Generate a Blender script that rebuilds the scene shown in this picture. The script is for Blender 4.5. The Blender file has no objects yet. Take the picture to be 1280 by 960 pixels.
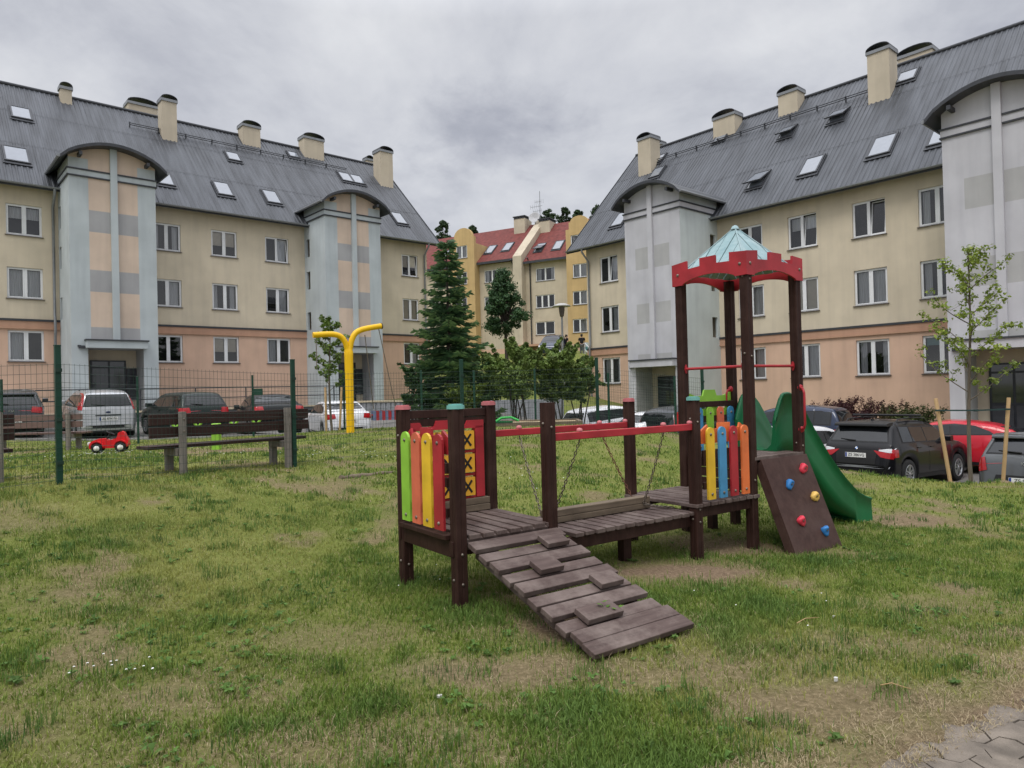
import bpy, bmesh, math, random
import numpy as np
from mathutils import Vector, Matrix
from mathutils.bvhtree import BVHTree

random.seed(7)
RNG = np.random.default_rng(11)
sc = bpy.context.scene
COL = sc.collection
R = math.radians
PI = math.pi

# ------------------------------------------------------------------ camera
F = 880.0
CAM_Z = 1.6
CR = Matrix.Rotation(R(90.586), 3, 'X') @ Matrix.Rotation(R(-1.45), 3, 'Z')
cam_data = bpy.data.cameras.new('camera')
cam_data.sensor_width = 36.0
cam_data.lens = 36.0 * F / 1280.0
cam_data.clip_end = 2000
cam_data.clip_start = 0.05
cam = bpy.data.objects.new('camera', cam_data)
COL.objects.link(cam)
cam.matrix_world = Matrix.Translation((0, 0, CAM_Z)) @ CR.to_4x4()
sc.camera = cam

def ray(u, v):
    return CR @ Vector(((u - 640) / F, -(v - 480) / F, -1.0))

def at(u, v, d):
    r = ray(u, v)
    return Vector((0, 0, CAM_Z)) + r * (d / r.y)

def on_plane(u, v, p0, n):
    r = ray(u, v)
    o = Vector((0, 0, CAM_Z))
    return o + r * ((Vector(p0) - o).dot(n) / r.dot(n))

# ------------------------------------------------------------------ terrain
CP = [(0,0,0),(-4,0,.08),(4,0,0),(0,3,0),(2.5,3,-.02),(-3,4,.12),(-.93,5.96,0),(-.4,5.3,0),(.3,5.8,0),(.8,4.4,0),
 (1.7,6.8,-.05),(2.45,7.3,-.09),(3.16,7.8,-.1),(2.65,8.5,-.06),(4.5,8.7,-.15),(6,6,-.15),(8,9,-.28),
 (7.6,12.6,-.26),(8.8,12.6,-.28),(10,10,-.35),(9.7,13.7,-.86),(10.8,12.8,-.86),(10.2,11.6,-.45),(8.6,13.7,-.72),(6.6,13,-.1),(5.6,13.5,.05),(3.5,12.5,.15),
 (-5.25,8.14,.66),(-7.2,6.0,.55),(-3.3,10.6,.55),(-.93,13,.6),(1.81,15,.66),(4.25,16,.42),(-6.2,8.5,.66),
 (-3.9,17,.70),(-8.6,15,.51),(-13,18,.5),(-9.57,18.1,.49),(-7.1,19.6,.5),(-5,20.6,.56),(-2,21,.55),(1,20.5,.5),(3.5,19,.35),
 (-1,10,.38),(0,17.5,.68),
 (-13.1,23,.40),(-20,23,.8),(-8,25,.24),(-4,25,-.02),(-1,25,-.38),(3,24.5,-.65),(1,28,-.55),(-4,30,-.2),(-9,30,.1),
 (9,18,-1.05),(12,16,-1.1),(9.3,15.3,-1.05),(11,14,-1.1),(14,20,-1.05),(7,19.3,-.95),(5,22,-.78),(11,23,-.9),(7,26,-.75),(16,13,-1.15),(22,8,-1.2),
 (-20,31,1.05),(-11,39,1.05),(-14,31,.8),(15,29,-.15),(10,35,-.1),(20,20,-.4),(5,42,1.4),
 (0,33,1.3),(2,45,3.0),(3,58,4.7),(3,74,5.4),(12,72,5.5),(-8,60,4.2),(-6,46,1.6),
 (0,130,9),(-80,130,8),(80,130,8),(-80,40,3),(80,40,0),(-60,0,1),(60,0,-1.5),(0,-30,-.2),(-40,-30,0),(40,-30,-1)]
CP = np.array(CP, float)
def _tps(r2):
    return np.where(r2 > 1e-9, r2 * np.log(r2 + 1e-12), 0.0)
def _fit():
    n = len(CP)
    d2 = ((CP[:, None, :2] - CP[None, :, :2]) ** 2).sum(-1)
    A = np.zeros((n + 3, n + 3))
    A[:n, :n] = _tps(d2) + np.eye(n) * 0.4
    A[:n, n] = 1; A[:n, n+1:] = CP[:, :2]
    A[n, :n] = 1; A[n+1:, :n] = CP[:, :2].T
    b = np.zeros(n + 3); b[:n] = CP[:, 2]
    return np.linalg.solve(A, b)
TW = _fit()
def gzn(x, y):
    x = np.asarray(x, float).ravel(); y = np.asarray(y, float).ravel()
    out = np.zeros(len(x))
    for s in range(0, len(x), 40000):
        xs, ys = x[s:s+40000], y[s:s+40000]
        d2 = (xs[:, None] - CP[None, :, 0]) ** 2 + (ys[:, None] - CP[None, :, 1]) ** 2
        out[s:s+40000] = _tps(d2) @ TW[:-3] + TW[-3] + TW[-2] * xs + TW[-1] * ys
    return out
def gz(x, y):
    return float(gzn([x], [y])[0])
# fast lookup grid for scattered grass
def vnoise(x, y, s, seed=0):
    x = np.asarray(x) * s + seed * 17.3; y = np.asarray(y) * s + seed * 9.7
    xi = np.floor(x).astype(np.int64); yi = np.floor(y).astype(np.int64)
    fx = x - xi; fy = y - yi
    fx = fx * fx * (3 - 2 * fx); fy = fy * fy * (3 - 2 * fy)
    def h(a, b):
        v = (a * 374761393 + b * 668265263 + seed * 974711) & 0x7fffffff
        v = ((v ^ (v >> 13)) * 1274126177) & 0x7fffffff
        return ((v ^ (v >> 16)) & 0xffff) / 65535.0
    return (h(xi, yi) * (1 - fx) + h(xi + 1, yi) * fx) * (1 - fy) + (h(xi, yi + 1) * (1 - fx) + h(xi + 1, yi + 1) * fx) * fy
def fbm(x, y, s, seed=0, o=4):
    a = 0; t = 0; amp = 1
    for k in range(o):
        a = a + amp * vnoise(x, y, s * 2 ** k, seed + k); t += amp; amp *= .55
    return a / t

# ------------------------------------------------------------------ materials
MATS = {}
def nt(name):
    m = bpy.data.materials.new(name); m.use_nodes = True
    t = m.node_tree
    return m, t, t.nodes['Principled BSDF']
def mat(name, col, rough=.6, var=.12, scale=6, metal=0, bump=0, bscale=60, spec=.35, col2=None, stretch=None, coat=0):
    if name in MATS: return MATS[name]
    m, t, b = nt(name)
    b.inputs['Roughness'].default_value = rough
    b.inputs['Metallic'].default_value = metal
    b.inputs['Specular IOR Level'].default_value = spec
    if coat: b.inputs['Coat Weight'].default_value = coat; b.inputs['Coat Roughness'].default_value = .04
    tc = t.nodes.new('ShaderNodeTexCoord')
    src = tc.outputs['Object']
    if stretch:
        mp = t.nodes.new('ShaderNodeMapping'); mp.inputs['Scale'].default_value = stretch
        t.links.new(src, mp.inputs['Vector']); src = mp.outputs['Vector']
    n = t.nodes.new('ShaderNodeTexNoise'); n.inputs['Scale'].default_value = scale; n.inputs['Detail'].default_value = 6
    t.links.new(src, n.inputs['Vector'])
    r = t.nodes.new('ShaderNodeValToRGB')
    c2 = col2 or tuple(c * (1 + var) for c in col)
    c1 = col if col2 else tuple(c * (1 - var) for c in col)
    r.color_ramp.elements[0].color = (*c1, 1); r.color_ramp.elements[1].color = (*c2, 1)
    r.color_ramp.elements[0].position = .32; r.color_ramp.elements[1].position = .68
    t.links.new(n.outputs['Fac'], r.inputs['Fac'])
    t.links.new(r.outputs['Color'], b.inputs['Base Color'])
    if bump:
        n2 = t.nodes.new('ShaderNodeTexNoise'); n2.inputs['Scale'].default_value = bscale; n2.inputs['Detail'].default_value = 4
        t.links.new(src, n2.inputs['Vector'])
        bp = t.nodes.new('ShaderNodeBump'); bp.inputs['Strength'].default_value = bump; bp.inputs['Distance'].default_value = .02
        t.links.new(n2.outputs['Fac'], bp.inputs['Height']); t.links.new(bp.outputs['Normal'], b.inputs['Normal'])
    MATS[name] = m
    return m
def mat_attr(name, rough=.6, transl=.0, spec=.3):
    if name in MATS: return MATS[name]
    m, t, b = nt(name)
    a = t.nodes.new('ShaderNodeAttribute'); a.attribute_name = 'Col'
    t.links.new(a.outputs['Color'], b.inputs['Base Color'])
    b.inputs['Roughness'].default_value = rough
    b.inputs['Specular IOR Level'].default_value = spec
    if transl:
        tr = t.nodes.new('ShaderNodeBsdfTranslucent'); t.links.new(a.outputs['Color'], tr.inputs['Color'])
        mx = t.nodes.new('ShaderNodeMixShader'); mx.inputs['Fac'].default_value = transl
        t.links.new(b.outputs[0], mx.inputs[1]); t.links.new(tr.outputs[0], mx.inputs[2])
        t.links.new(mx.outputs[0], t.nodes['Material Output'].inputs['Surface'])
    MATS[name] = m
    return m
def mat_glass(name, tint=(1, 1, 1), base=.10, rough=.02):
    if name in MATS: return MATS[name]
    m, t, b = nt(name)
    tr = t.nodes.new('ShaderNodeBsdfTransparent'); tr.inputs['Color'].default_value = (*tint, 1)
    gl = t.nodes.new('ShaderNodeBsdfGlossy'); gl.inputs['Roughness'].default_value = rough
    lw = t.nodes.new('ShaderNodeFresnel'); lw.inputs['IOR'].default_value = 1.55
    mr = t.nodes.new('ShaderNodeMath'); mr.operation = 'ADD'; mr.inputs[1].default_value = base; mr.use_clamp = True
    t.links.new(lw.outputs[0], mr.inputs[0])
    mx = t.nodes.new('ShaderNodeMixShader')
    t.links.new(mr.outputs[0], mx.inputs['Fac']); t.links.new(tr.outputs[0], mx.inputs[1]); t.links.new(gl.outputs[0], mx.inputs[2])
    t.links.new(mx.outputs[0], t.nodes['Material Output'].inputs['Surface'])
    MATS[name] = m
    return m
def render_plaster(name, col, var=.085, streak=.115):
    """painted render: fine grain, faint blotches and vertical rain streaks"""
    if name in MATS: return MATS[name]
    m, t, b = nt(name)
    b.inputs['Roughness'].default_value = .9; b.inputs['Specular IOR Level'].default_value = .15
    tc = t.nodes.new('ShaderNodeTexCoord')
    n1 = t.nodes.new('ShaderNodeTexNoise'); n1.inputs['Scale'].default_value = .9; n1.inputs['Detail'].default_value = 8
    t.links.new(tc.outputs['Object'], n1.inputs['Vector'])
    mp = t.nodes.new('ShaderNodeMapping'); mp.inputs['Scale'].default_value = (2.6, 2.6, .22)
    t.links.new(tc.outputs['Object'], mp.inputs['Vector'])
    n2 = t.nodes.new('ShaderNodeTexNoise'); n2.inputs['Scale'].default_value = 1.3; n2.inputs['Detail'].default_value = 5
    t.links.new(mp.outputs['Vector'], n2.inputs['Vector'])
    r1 = t.nodes.new('ShaderNodeValToRGB')
    r1.color_ramp.elements[0].position = .3; r1.color_ramp.elements[1].position = .7
    r1.color_ramp.elements[0].color = (*[c * (1 - var) for c in col], 1); r1.color_ramp.elements[1].color = (*[c * (1 + var) for c in col], 1)
    t.links.new(n1.outputs['Fac'], r1.inputs['Fac'])
    r2 = t.nodes.new('ShaderNodeValToRGB')
    r2.color_ramp.elements[0].position = .22; r2.color_ramp.elements[1].position = .55
    r2.color_ramp.elements[0].color = (1 - streak, 1 - streak, 1 - streak * .9, 1); r2.color_ramp.elements[1].color = (1, 1, 1, 1)
    t.links.new(n2.outputs['Fac'], r2.inputs['Fac'])
    mx = t.nodes.new('ShaderNodeMix'); mx.data_type = 'RGBA'; mx.blend_type = 'MULTIPLY'; mx.inputs['Factor'].default_value = 1
    t.links.new(r1.outputs['Color'], mx.inputs['A']); t.links.new(r2.outputs['Color'], mx.inputs['B'])
    t.links.new(mx.outputs['Result'], b.inputs['Base Color'])
    n3 = t.nodes.new('ShaderNodeTexNoise'); n3.inputs['Scale'].default_value = 45
    t.links.new(tc.outputs['Object'], n3.inputs['Vector'])
    bp = t.nodes.new('ShaderNodeBump'); bp.inputs['Strength'].default_value = .25; bp.inputs['Distance'].default_value = .01
    t.links.new(n3.outputs['Fac'], bp.inputs['Height']); t.links.new(bp.outputs['Normal'], b.inputs['Normal'])
    MATS[name] = m
    return m
def wood(name, c1, c2, stretch=(1, 1, .08), scale=30, rough=.55, wear=None, spec=.4):
    """long-grain wood / stained timber; stretch is small along the grain"""
    if name in MATS: return MATS[name]
    m, t, b = nt(name)
    b.inputs['Roughness'].default_value = rough; b.inputs['Specular IOR Level'].default_value = spec
    tc = t.nodes.new('ShaderNodeTexCoord')
    mp = t.nodes.new('ShaderNodeMapping'); mp.inputs['Scale'].default_value = stretch
    t.links.new(tc.outputs['Object'], mp.inputs['Vector'])
    n = t.nodes.new('ShaderNodeTexNoise'); n.inputs['Scale'].default_value = scale; n.inputs['Detail'].default_value = 8; n.inputs['Roughness'].default_value = .65
    t.links.new(mp.outputs['Vector'], n.inputs['Vector'])
    r = t.nodes.new('ShaderNodeValToRGB')
    r.color_ramp.elements[0].position = .3; r.color_ramp.elements[1].position = .7
    r.color_ramp.elements[0].color = (*c1, 1); r.color_ramp.elements[1].color = (*c2, 1)
    t.links.new(n.outputs['Fac'], r.inputs['Fac'])
    out = r.outputs['Color']
    if wear:
        n2 = t.nodes.new('ShaderNodeTexNoise'); n2.inputs['Scale'].default_value = 3.2; n2.inputs['Detail'].default_value = 9; n2.inputs['Roughness'].default_value = .7
        t.links.new(tc.outputs['Object'], n2.inputs['Vector'])
        r2 = t.nodes.new('ShaderNodeValToRGB')
        r2.color_ramp.elements[0].position = .45; r2.color_ramp.elements[1].position = .72
        r2.color_ramp.elements[0].color = (0, 0, 0, 1); r2.color_ramp.elements[1].color = (.75, .75, .75, 1)
        t.links.new(n2.outputs['Fac'], r2.inputs['Fac'])
        mx = t.nodes.new('ShaderNodeMix'); mx.data_type = 'RGBA'; mx.inputs['B'].default_value = (*wear, 1)
        t.links.new(r2.outputs['Color'], mx.inputs['Factor']); t.links.new(out, mx.inputs['A']); out = mx.outputs['Result']
    t.links.new(out, b.inputs['Base Color'])
    bp = t.nodes.new('ShaderNodeBump'); bp.inputs['Strength'].default_value = .35; bp.inputs['Distance'].default_value = .004
    t.links.new(n.outputs['Fac'], bp.inputs['Height']); t.links.new(bp.outputs['Normal'], b.inputs['Normal'])
    MATS[name] = m
    return m

# ------------------------------------------------------------------ mesh builder
class MB:
    def __init__(s): s.v = []; s.f = []; s.m = []; s.s = []
    def add(s, vs, fs, m=0, smooth=False, T=None):
        b = len(s.v)
        if T is not None: vs = [T @ Vector(v) for v in vs]
        s.v.extend([tuple(v) for v in vs])
        for f in fs:
            s.f.append([b + i for i in f]); s.m.append(m); s.s.append(smooth)
        return s
    def box(s, c, d, m=0, T=None, rz=0):
        x, y, z = d[0] / 2, d[1] / 2, d[2] / 2
        vs = [Vector((sx * x, sy * y, sz * z)) for sz in (-1, 1) for sy in (-1, 1) for sx in (-1, 1)]
        if rz: vs = [Matrix.Rotation(rz, 3, 'Z') @ v for v in vs]
        vs = [v + Vector(c) for v in vs]
        return s.add(vs, [(0, 2, 3, 1), (4, 5, 7, 6), (0, 1, 5, 4), (2, 6, 7, 3), (0, 4, 6, 2), (1, 3, 7, 5)], m, False, T)
    def bx(s, x0, x1, y0, y1, z0, z1, m=0, T=None):
        return s.box(((x0 + x1) / 2, (y0 + y1) / 2, (z0 + z1) / 2), (abs(x1 - x0), abs(y1 - y0), abs(z1 - z0)), m, T)
    def prism(s, poly, o, ex, ey, ez, m=0, smooth=False, T=None, mc=None):
        """polygon in the ex/ey plane at o, extruded by ez"""
        o, ex, ey, ez = Vector(o), Vector(ex), Vector(ey), Vector(ez)
        n = len(poly)
        a = [o + ex * p[0] + ey * p[1] for p in poly]
        vs = a + [p + ez for p in a]
        fs = [tuple(range(n - 1, -1, -1)), tuple(range(n, 2 * n))]
        s.add(vs, fs, m if mc is None else mc, False, T)
        return s.add(vs, [(i, (i + 1) % n, n + (i + 1) % n, n + i) for i in range(n)], m, smooth, T)
    def tube(s, pts, r, n=8, m=0, T=None, caps=True, smooth=True):
        pts = [Vector(p) for p in pts]
        rs = r if isinstance(r, (list, tuple)) else [r] * len(pts)
        up = Vector((0, 0, 1)); vs = []
        d0 = (pts[1] - pts[0]).normalized()
        nx = d0.cross(up)
        if nx.length < .05: nx = d0.cross(Vector((0, 1, 0)))
        nx.normalize()
        for i, p in enumerate(pts):
            d = (pts[min(i + 1, len(pts) - 1)] - pts[max(i - 1, 0)]).normalized()
            nx = (nx - d * nx.dot(d)).normalized(); ny = d.cross(nx)
            for k in range(n):
                a = 2 * PI * k / n
                vs.append(p + (nx * math.cos(a) + ny * math.sin(a)) * rs[i])
        fs = [(i * n + k, i * n + (k + 1) % n, (i + 1) * n + (k + 1) % n, (i + 1) * n + k) for i in range(len(pts) - 1) for k in range(n)]
        s.add(vs, fs, m, smooth, T)
        if caps:
            s.add(vs[:n], [tuple(range(n - 1, -1, -1))], m, False, T)
            s.add(vs[-n:], [tuple(range(n))], m, False, T)
        return s
    def lathe(s, prof, o, ax=(0, 0, 1), n=16, m=0, smooth=True, T=None):
        ax = Vector(ax).normalized(); e1 = ax.orthogonal().normalized(); e2 = ax.cross(e1); o = Vector(o)
        vs = [o + ax * z + (e1 * math.cos(2 * PI * k / n) + e2 * math.sin(2 * PI * k / n)) * r for r, z in prof for k in range(n)]
        fs = [(i * n + k, i * n + (k + 1) % n, (i + 1) * n + (k + 1) % n, (i + 1) * n + k) for i in range(len(prof) - 1) for k in range(n)]
        return s.add(vs, fs, m, smooth, T)
    def quad(s, a, b, c, d, m=0): return s.add([a, b, c, d], [(0, 1, 2, 3)], m)
    def mesh(s, name, mats):
        me = bpy.data.meshes.new(name)
        me.from_pydata(s.v, [], s.f)
        for x in (mats if isinstance(mats, (list, tuple)) else [mats]): me.materials.append(x)
        me.polygons.foreach_set('material_index', s.m)
        me.polygons.foreach_set('use_smooth', s.s)
        me.update()
        return me
    def build(s, name, mats, parent=None, bevel=0, label=None):
        return link(name, s.mesh(name, mats), parent, bevel, label)
def link(name, me, parent=None, bevel=0, label=None):
    o = bpy.data.objects.new(name, me); COL.objects.link(o)
    if parent is not None: o.parent = parent
    if label: o['label'] = label
    if bevel:
        b = o.modifiers.new('bevel', 'BEVEL'); b.width = bevel; b.segments = 2; b.limit_method = 'ANGLE'; b.angle_limit = R(40)
    return o
def tag(o, label, cat, group=None, kind=None):
    o['label'] = label; o['category'] = cat
    if group: o['group'] = group
    if kind: o['kind'] = kind
    return o
def thing(name, label, cat, loc=(0, 0, 0), rz=0, group=None):
    o = bpy.data.objects.new(name, None); COL.objects.link(o)
    o.empty_display_size = .2
    o.location = loc; o.rotation_euler = (0, 0, rz)
    return tag(o, label, cat, group)
def structure(o): o['kind'] = 'structure'; return o
def mesh_np(name, V, faces, mats, cols=None, smooth=False):
    """V (n,3); faces list of int arrays with 3 or 4 columns; cols (n,3) per vertex"""
    me = bpy.data.meshes.new(name)
    nl = sum(f.size for f in faces); npoly = sum(len(f) for f in faces)
    me.vertices.add(len(V)); me.loops.add(nl); me.polygons.add(npoly)
    me.vertices.foreach_set('co', np.ascontiguousarray(V, np.float32).ravel())
    me.loops.foreach_set('vertex_index', np.concatenate([f.ravel() for f in faces]).astype(np.int32))
    ln = np.concatenate([np.full(len(f), f.shape[1]) for f in faces])
    me.polygons.foreach_set('loop_start', np.concatenate([[0], np.cumsum(ln)[:-1]]).astype(np.int32))
    me.polygons.foreach_set('use_smooth', np.full(npoly, smooth))
    me.update(calc_edges=True)
    if cols is not None:
        a = me.color_attributes.new('Col', 'FLOAT_COLOR', 'POINT')
        a.data.foreach_set('color', np.concatenate([cols, np.ones((len(cols), 1))], 1).astype(np.float32).ravel())
    for x in (mats if isinstance(mats, (list, tuple)) else [mats]): me.materials.append(x)
    return me
def copy_tree(o, parent=None):
    c = o.copy(); COL.objects.link(c)
    if parent is not None: c.parent = parent
    for ch in list(o.children): copy_tree(ch, c)
    return c

# palette
M_cream = render_plaster('cream_render', (.605, .53, .405))
M_salmon = render_plaster('salmon_render', (.62, .425, .315))
M_cornice = render_plaster('cornice_render', (.48, .29, .20))
M_blue = render_plaster('blue_grey_render', (.455, .50, .515))
M_peach = render_plaster('peach_render', (.60, .48, .385))
M_greysq = render_plaster('grey_render', (.36, .36, .365))
M_lilac = render_plaster('lilac_grey_render', (.51, .51, .535))
M_mint = render_plaster('mint_render', (.51, .56, .555))
M_rsq = render_plaster('warm_grey_render', (.41, .41, .405))
M_ochre = render_plaster('ochre_render', (.52, .37, .18))
M_cream2 = render_plaster('pale_cream_render', (.52, .455, .35))
M_roof = mat('grey_metal_roof', (.068, .073, .082), .45, .30, 2.2, .3, stretch=(1.6, .22, .22))
M_roofred = mat('red_tile_roof', (.15, .036, .030), .8, .25, 3, bump=.6, bscale=14)
M_trim = mat('dark_roof_trim', (.045, .048, .055), .5, .15)
M_gutter = mat('grey_gutter', (.24, .25, .26), .4, .1, metal=.3)
M_white = mat('white_plastic_frame', (.74, .75, .76), .35, .03)
M_sill = mat('brown_metal_sill', (.09, .075, .07), .5, .1)
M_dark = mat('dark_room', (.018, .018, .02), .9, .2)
M_pane = mat_glass('window_glass', base=.05)
M_curtain = mat('net_curtain', (.50, .52, .55), .9, .25, 2.5, stretch=(14, 14, .4))
M_blind = mat('beige_blind', (.52, .48, .40), .8, .06)
M_greenblind = mat('teal_blind', (.12, .26, .27), .8, .06)
M_skyglass = mat('skylight_glass', (.20, .22, .25), .04, .05, spec=1.0)
M_door = mat('dark_entrance_door', (.02, .024, .03), .3, .2)
M_concrete = mat('grey_concrete', (.22, .215, .205), .9, .2, 3, bump=.3)
M_coping = mat('cream_coping', (.55, .47, .33), .8, .1)
M_railing = mat('dark_railing_paint', (.03, .032, .04), .5, .1)
M_asphalt = mat('asphalt', (.15, .142, .132), .9, .22, 1.2, bump=.4, bscale=90)
M_post = wood('dark_brown_post_wood', (.020, .0088, .0068), (.042, .019, .0145), rough=.6, wear=(.062, .034, .027), spec=.16)
M_plank = wood('worn_brown_plank_wood', (.060, .041, .036), (.115, .082, .073), stretch=(.08, 1, 1), rough=.7, wear=(.235, .19, .168), spec=.18)
M_plank_y = wood('worn_brown_plank_wood_across', (.060, .041, .036), (.115, .082, .073), stretch=(1, .08, 1), rough=.7, wear=(.235, .19, .168), spec=.18)
M_beamwood = wood('weathered_log_wood', (.10, .075, .05), (.19, .145, .10), stretch=(.06, 1, 1), rough=.8, wear=(.06, .045, .03))
M_bench = wood('dark_bench_wood', (.026, .013, .011), (.052, .028, .024), stretch=(.08, 1, 1), rough=.6, spec=.2)
M_bench2 = wood('faded_bench_wood', (.12, .072, .062), (.17, .11, .095), stretch=(.08, 1, 1), rough=.6)
M_greypost = wood('weathered_grey_wood', (.13, .115, .10), (.24, .215, .19), rough=.85)
M_stake = wood('pale_stake_wood', (.34, .22, .10), (.46, .31, .16), rough=.8)
M_red = mat('red_paint', (.35, .022, .030), .45, .22, 4, bump=.08)
M_orange = mat('orange_paint', (.68, .16, .045), .45, .18, 4)
M_yellow = mat('yellow_paint', (.72, .45, .03), .45, .16, 4)
M_lime = mat('lime_green_paint', (.25, .50, .05), .45, .16, 4)
M_sky = mat('blue_paint', (.06, .25, .45), .45, .18, 4)
M_coral = mat('coral_paint', (.62, .14, .075), .45, .18, 4)
M_teal = mat('faded_teal_plastic', (.16, .40, .36), .5, .15, 4)
M_pink = mat('faded_pink_plastic', (.50, .16, .17), .5, .15, 4)
M_tealroof = wood('teal_stained_boards', (.20, .32, .34), (.32, .44, .46), stretch=(.2, .2, 1), scale=14, rough=.7, wear=(.42, .50, .51), spec=.2)
M_slide = mat('green_slide_plastic', (.005, .118, .040), .38, .2, 2, spec=.35)
M_climb = wood('brown_climbing_board', (.040, .020, .016), (.066, .035, .029), stretch=(.5, .5, .5), scale=20, rough=.6, wear=(.09, .055, .046), spec=.2)
M_bolt = mat('steel_bolt', (.20, .17, .14), .45, .3, metal=.6)
M_chain = mat('steel_chain', (.20, .17, .14), .45, .3, 40, metal=.8)
M_rust = mat('rusty_chain', (.14, .06, .04), .7, .3, 40, metal=.4)
M_black = mat('black_paint', (.012, .012, .013), .4, .1)
M_xyellow = mat('tile_yellow', (.70, .36, .03), .45, .08)
M_fence = mat('green_fence_paint', (.008, .045, .028), .45, .1)
M_wire = mat('green_fence_wire', (.012, .035, .024), .5, .1)
M_yswing = mat('yellow_swing_paint', (.80, .47, .004), .4, .06, 3)
M_bark = wood('grey_bark', (.075, .06, .045), (.17, .14, .11), rough=.95)
M_barkd = wood('dark_bark', (.03, .025, .02), (.07, .055, .045), rough=.95)
M_leaf = mat_attr('foliage', .55, .28)
M_grass = mat_attr('grass_blades', .6, .25, .2)

exec_parts = []
# ================================================================== GROUND
XE = np.array([-60, -30, -13, -5, 0, 4, 6.5, 8.0, 8.9, 10.3, 14, 25, 60.]); YE = np.array([21, 21, 20.9, 22, 22.3, 21.4, 17.6, 14.4, 13.2, 12.0, 10.4, 7, 0.])
def lawn_edge(x): return np.interp(x, XE, YE)
# bare-earth map of the place (worn spots), 0..1
BARE = [(-.1, 4.05, 1.0, .28, .8), (.9, 4.0, .9, .35, .7), (1.6, 3.55, .8, .35, .8), (-1.9, 3.75, .9, .35, .6), (-2.7, 3.3, 1.2, .4, .7), (-.6, 3.2, .9, .35, .6),
        (.45, 4.9, .75, .55, 1.0), (.15, 5.5, .5, .4, 1.0), (1.5, 6.2, 1.0, .5, 1.0), (2.3, 7.3, .6, .4, .9), (5.0, 9.0, .8, .5, .9), (6.2, 8.2, .8, .4, .5), (-5.2, 13.2, 2.0, .6, .85), (-6.5, 17.3, 1.4, .35, .6),
        (-4.7, 6.6, .9, .4, .5), (-3.2, 5.2, .7, .35, .5), (2.3, 4.3, .8, .3, .55), (3.4, 5.2, .9, .3, .5), (3.2, 7.1, .5, .3, .6), (7.7, 12.55, .35, .2, .95), (8.8, 12.5, .4, .2, .95),
        (-1.2, 4.6, .7, .3, .45), (-3.9, 17, .8, .6, .6), (-2.5, 9.6, .8, .3, .5), (-5.5, 7.0, .8, .4, .5)]
P_A = np.array([1.50, 2.88]); P_B = np.array([4.9, 4.93])         # paving edge
_pd = (P_B - P_A) / np.linalg.norm(P_B - P_A); _pn = np.array([-_pd[1], _pd[0]])
def path_dist(x, y): return (x - P_A[0]) * _pn[0] + (y - P_A[1]) * _pn[1]
def bare(x, y):
    b = np.zeros_like(x)
    wob = fbm(x, y, 1.7, 3) - .5; wob2 = fbm(x, y, 6, 8) - .5
    for cx, cy, rx, ry, s in BARE:
        d = np.sqrt(((x - cx) / rx) ** 2 + ((y - cy) / ry) ** 2) + wob * 1.5 + wob2 * .9
        b = np.maximum(b, s * np.clip(1.35 - d, 0, 1))
    b = np.maximum(b, np.clip((fbm(x, y, 1.6, 21) - .585) * 4.6, 0, .68))
    pdist = path_dist(x, y)
    b = np.maximum(b, np.clip(1.15 - (pdist + wob * .28 + wob2 * .12) / .42, 0, 1))
    return b
def lush(x, y):
    l = np.clip((fbm(x, y, 1.5, 41) - .50) * 4.5, 0, 1) * .55 + np.clip((fbm(x, y, 4.5, 47) - .50) * 4.5, 0, 1) * .55
    feet = [(-.93, 5.96), (-.42, 5.27), (.28, 5.77), (1.74, 6.81), (2.45, 7.3), (3.16, 7.8), (.9, 5.3), (1.6, 5.8), (2.9, 6.7), (2.2, 6.5), (.2, 3.4), (-.3, 5.0), (1.3, 4.75), (1.8, 5.2), (.6, 2.9), (.2, 2.8), (3.7, 6.9)]
    for fx, fy in feet:
        l = np.maximum(l, np.clip(1.25 - np.hypot(x - fx, y - fy) / .5, 0, 1))
    return np.clip(l, 0, 1)

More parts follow.
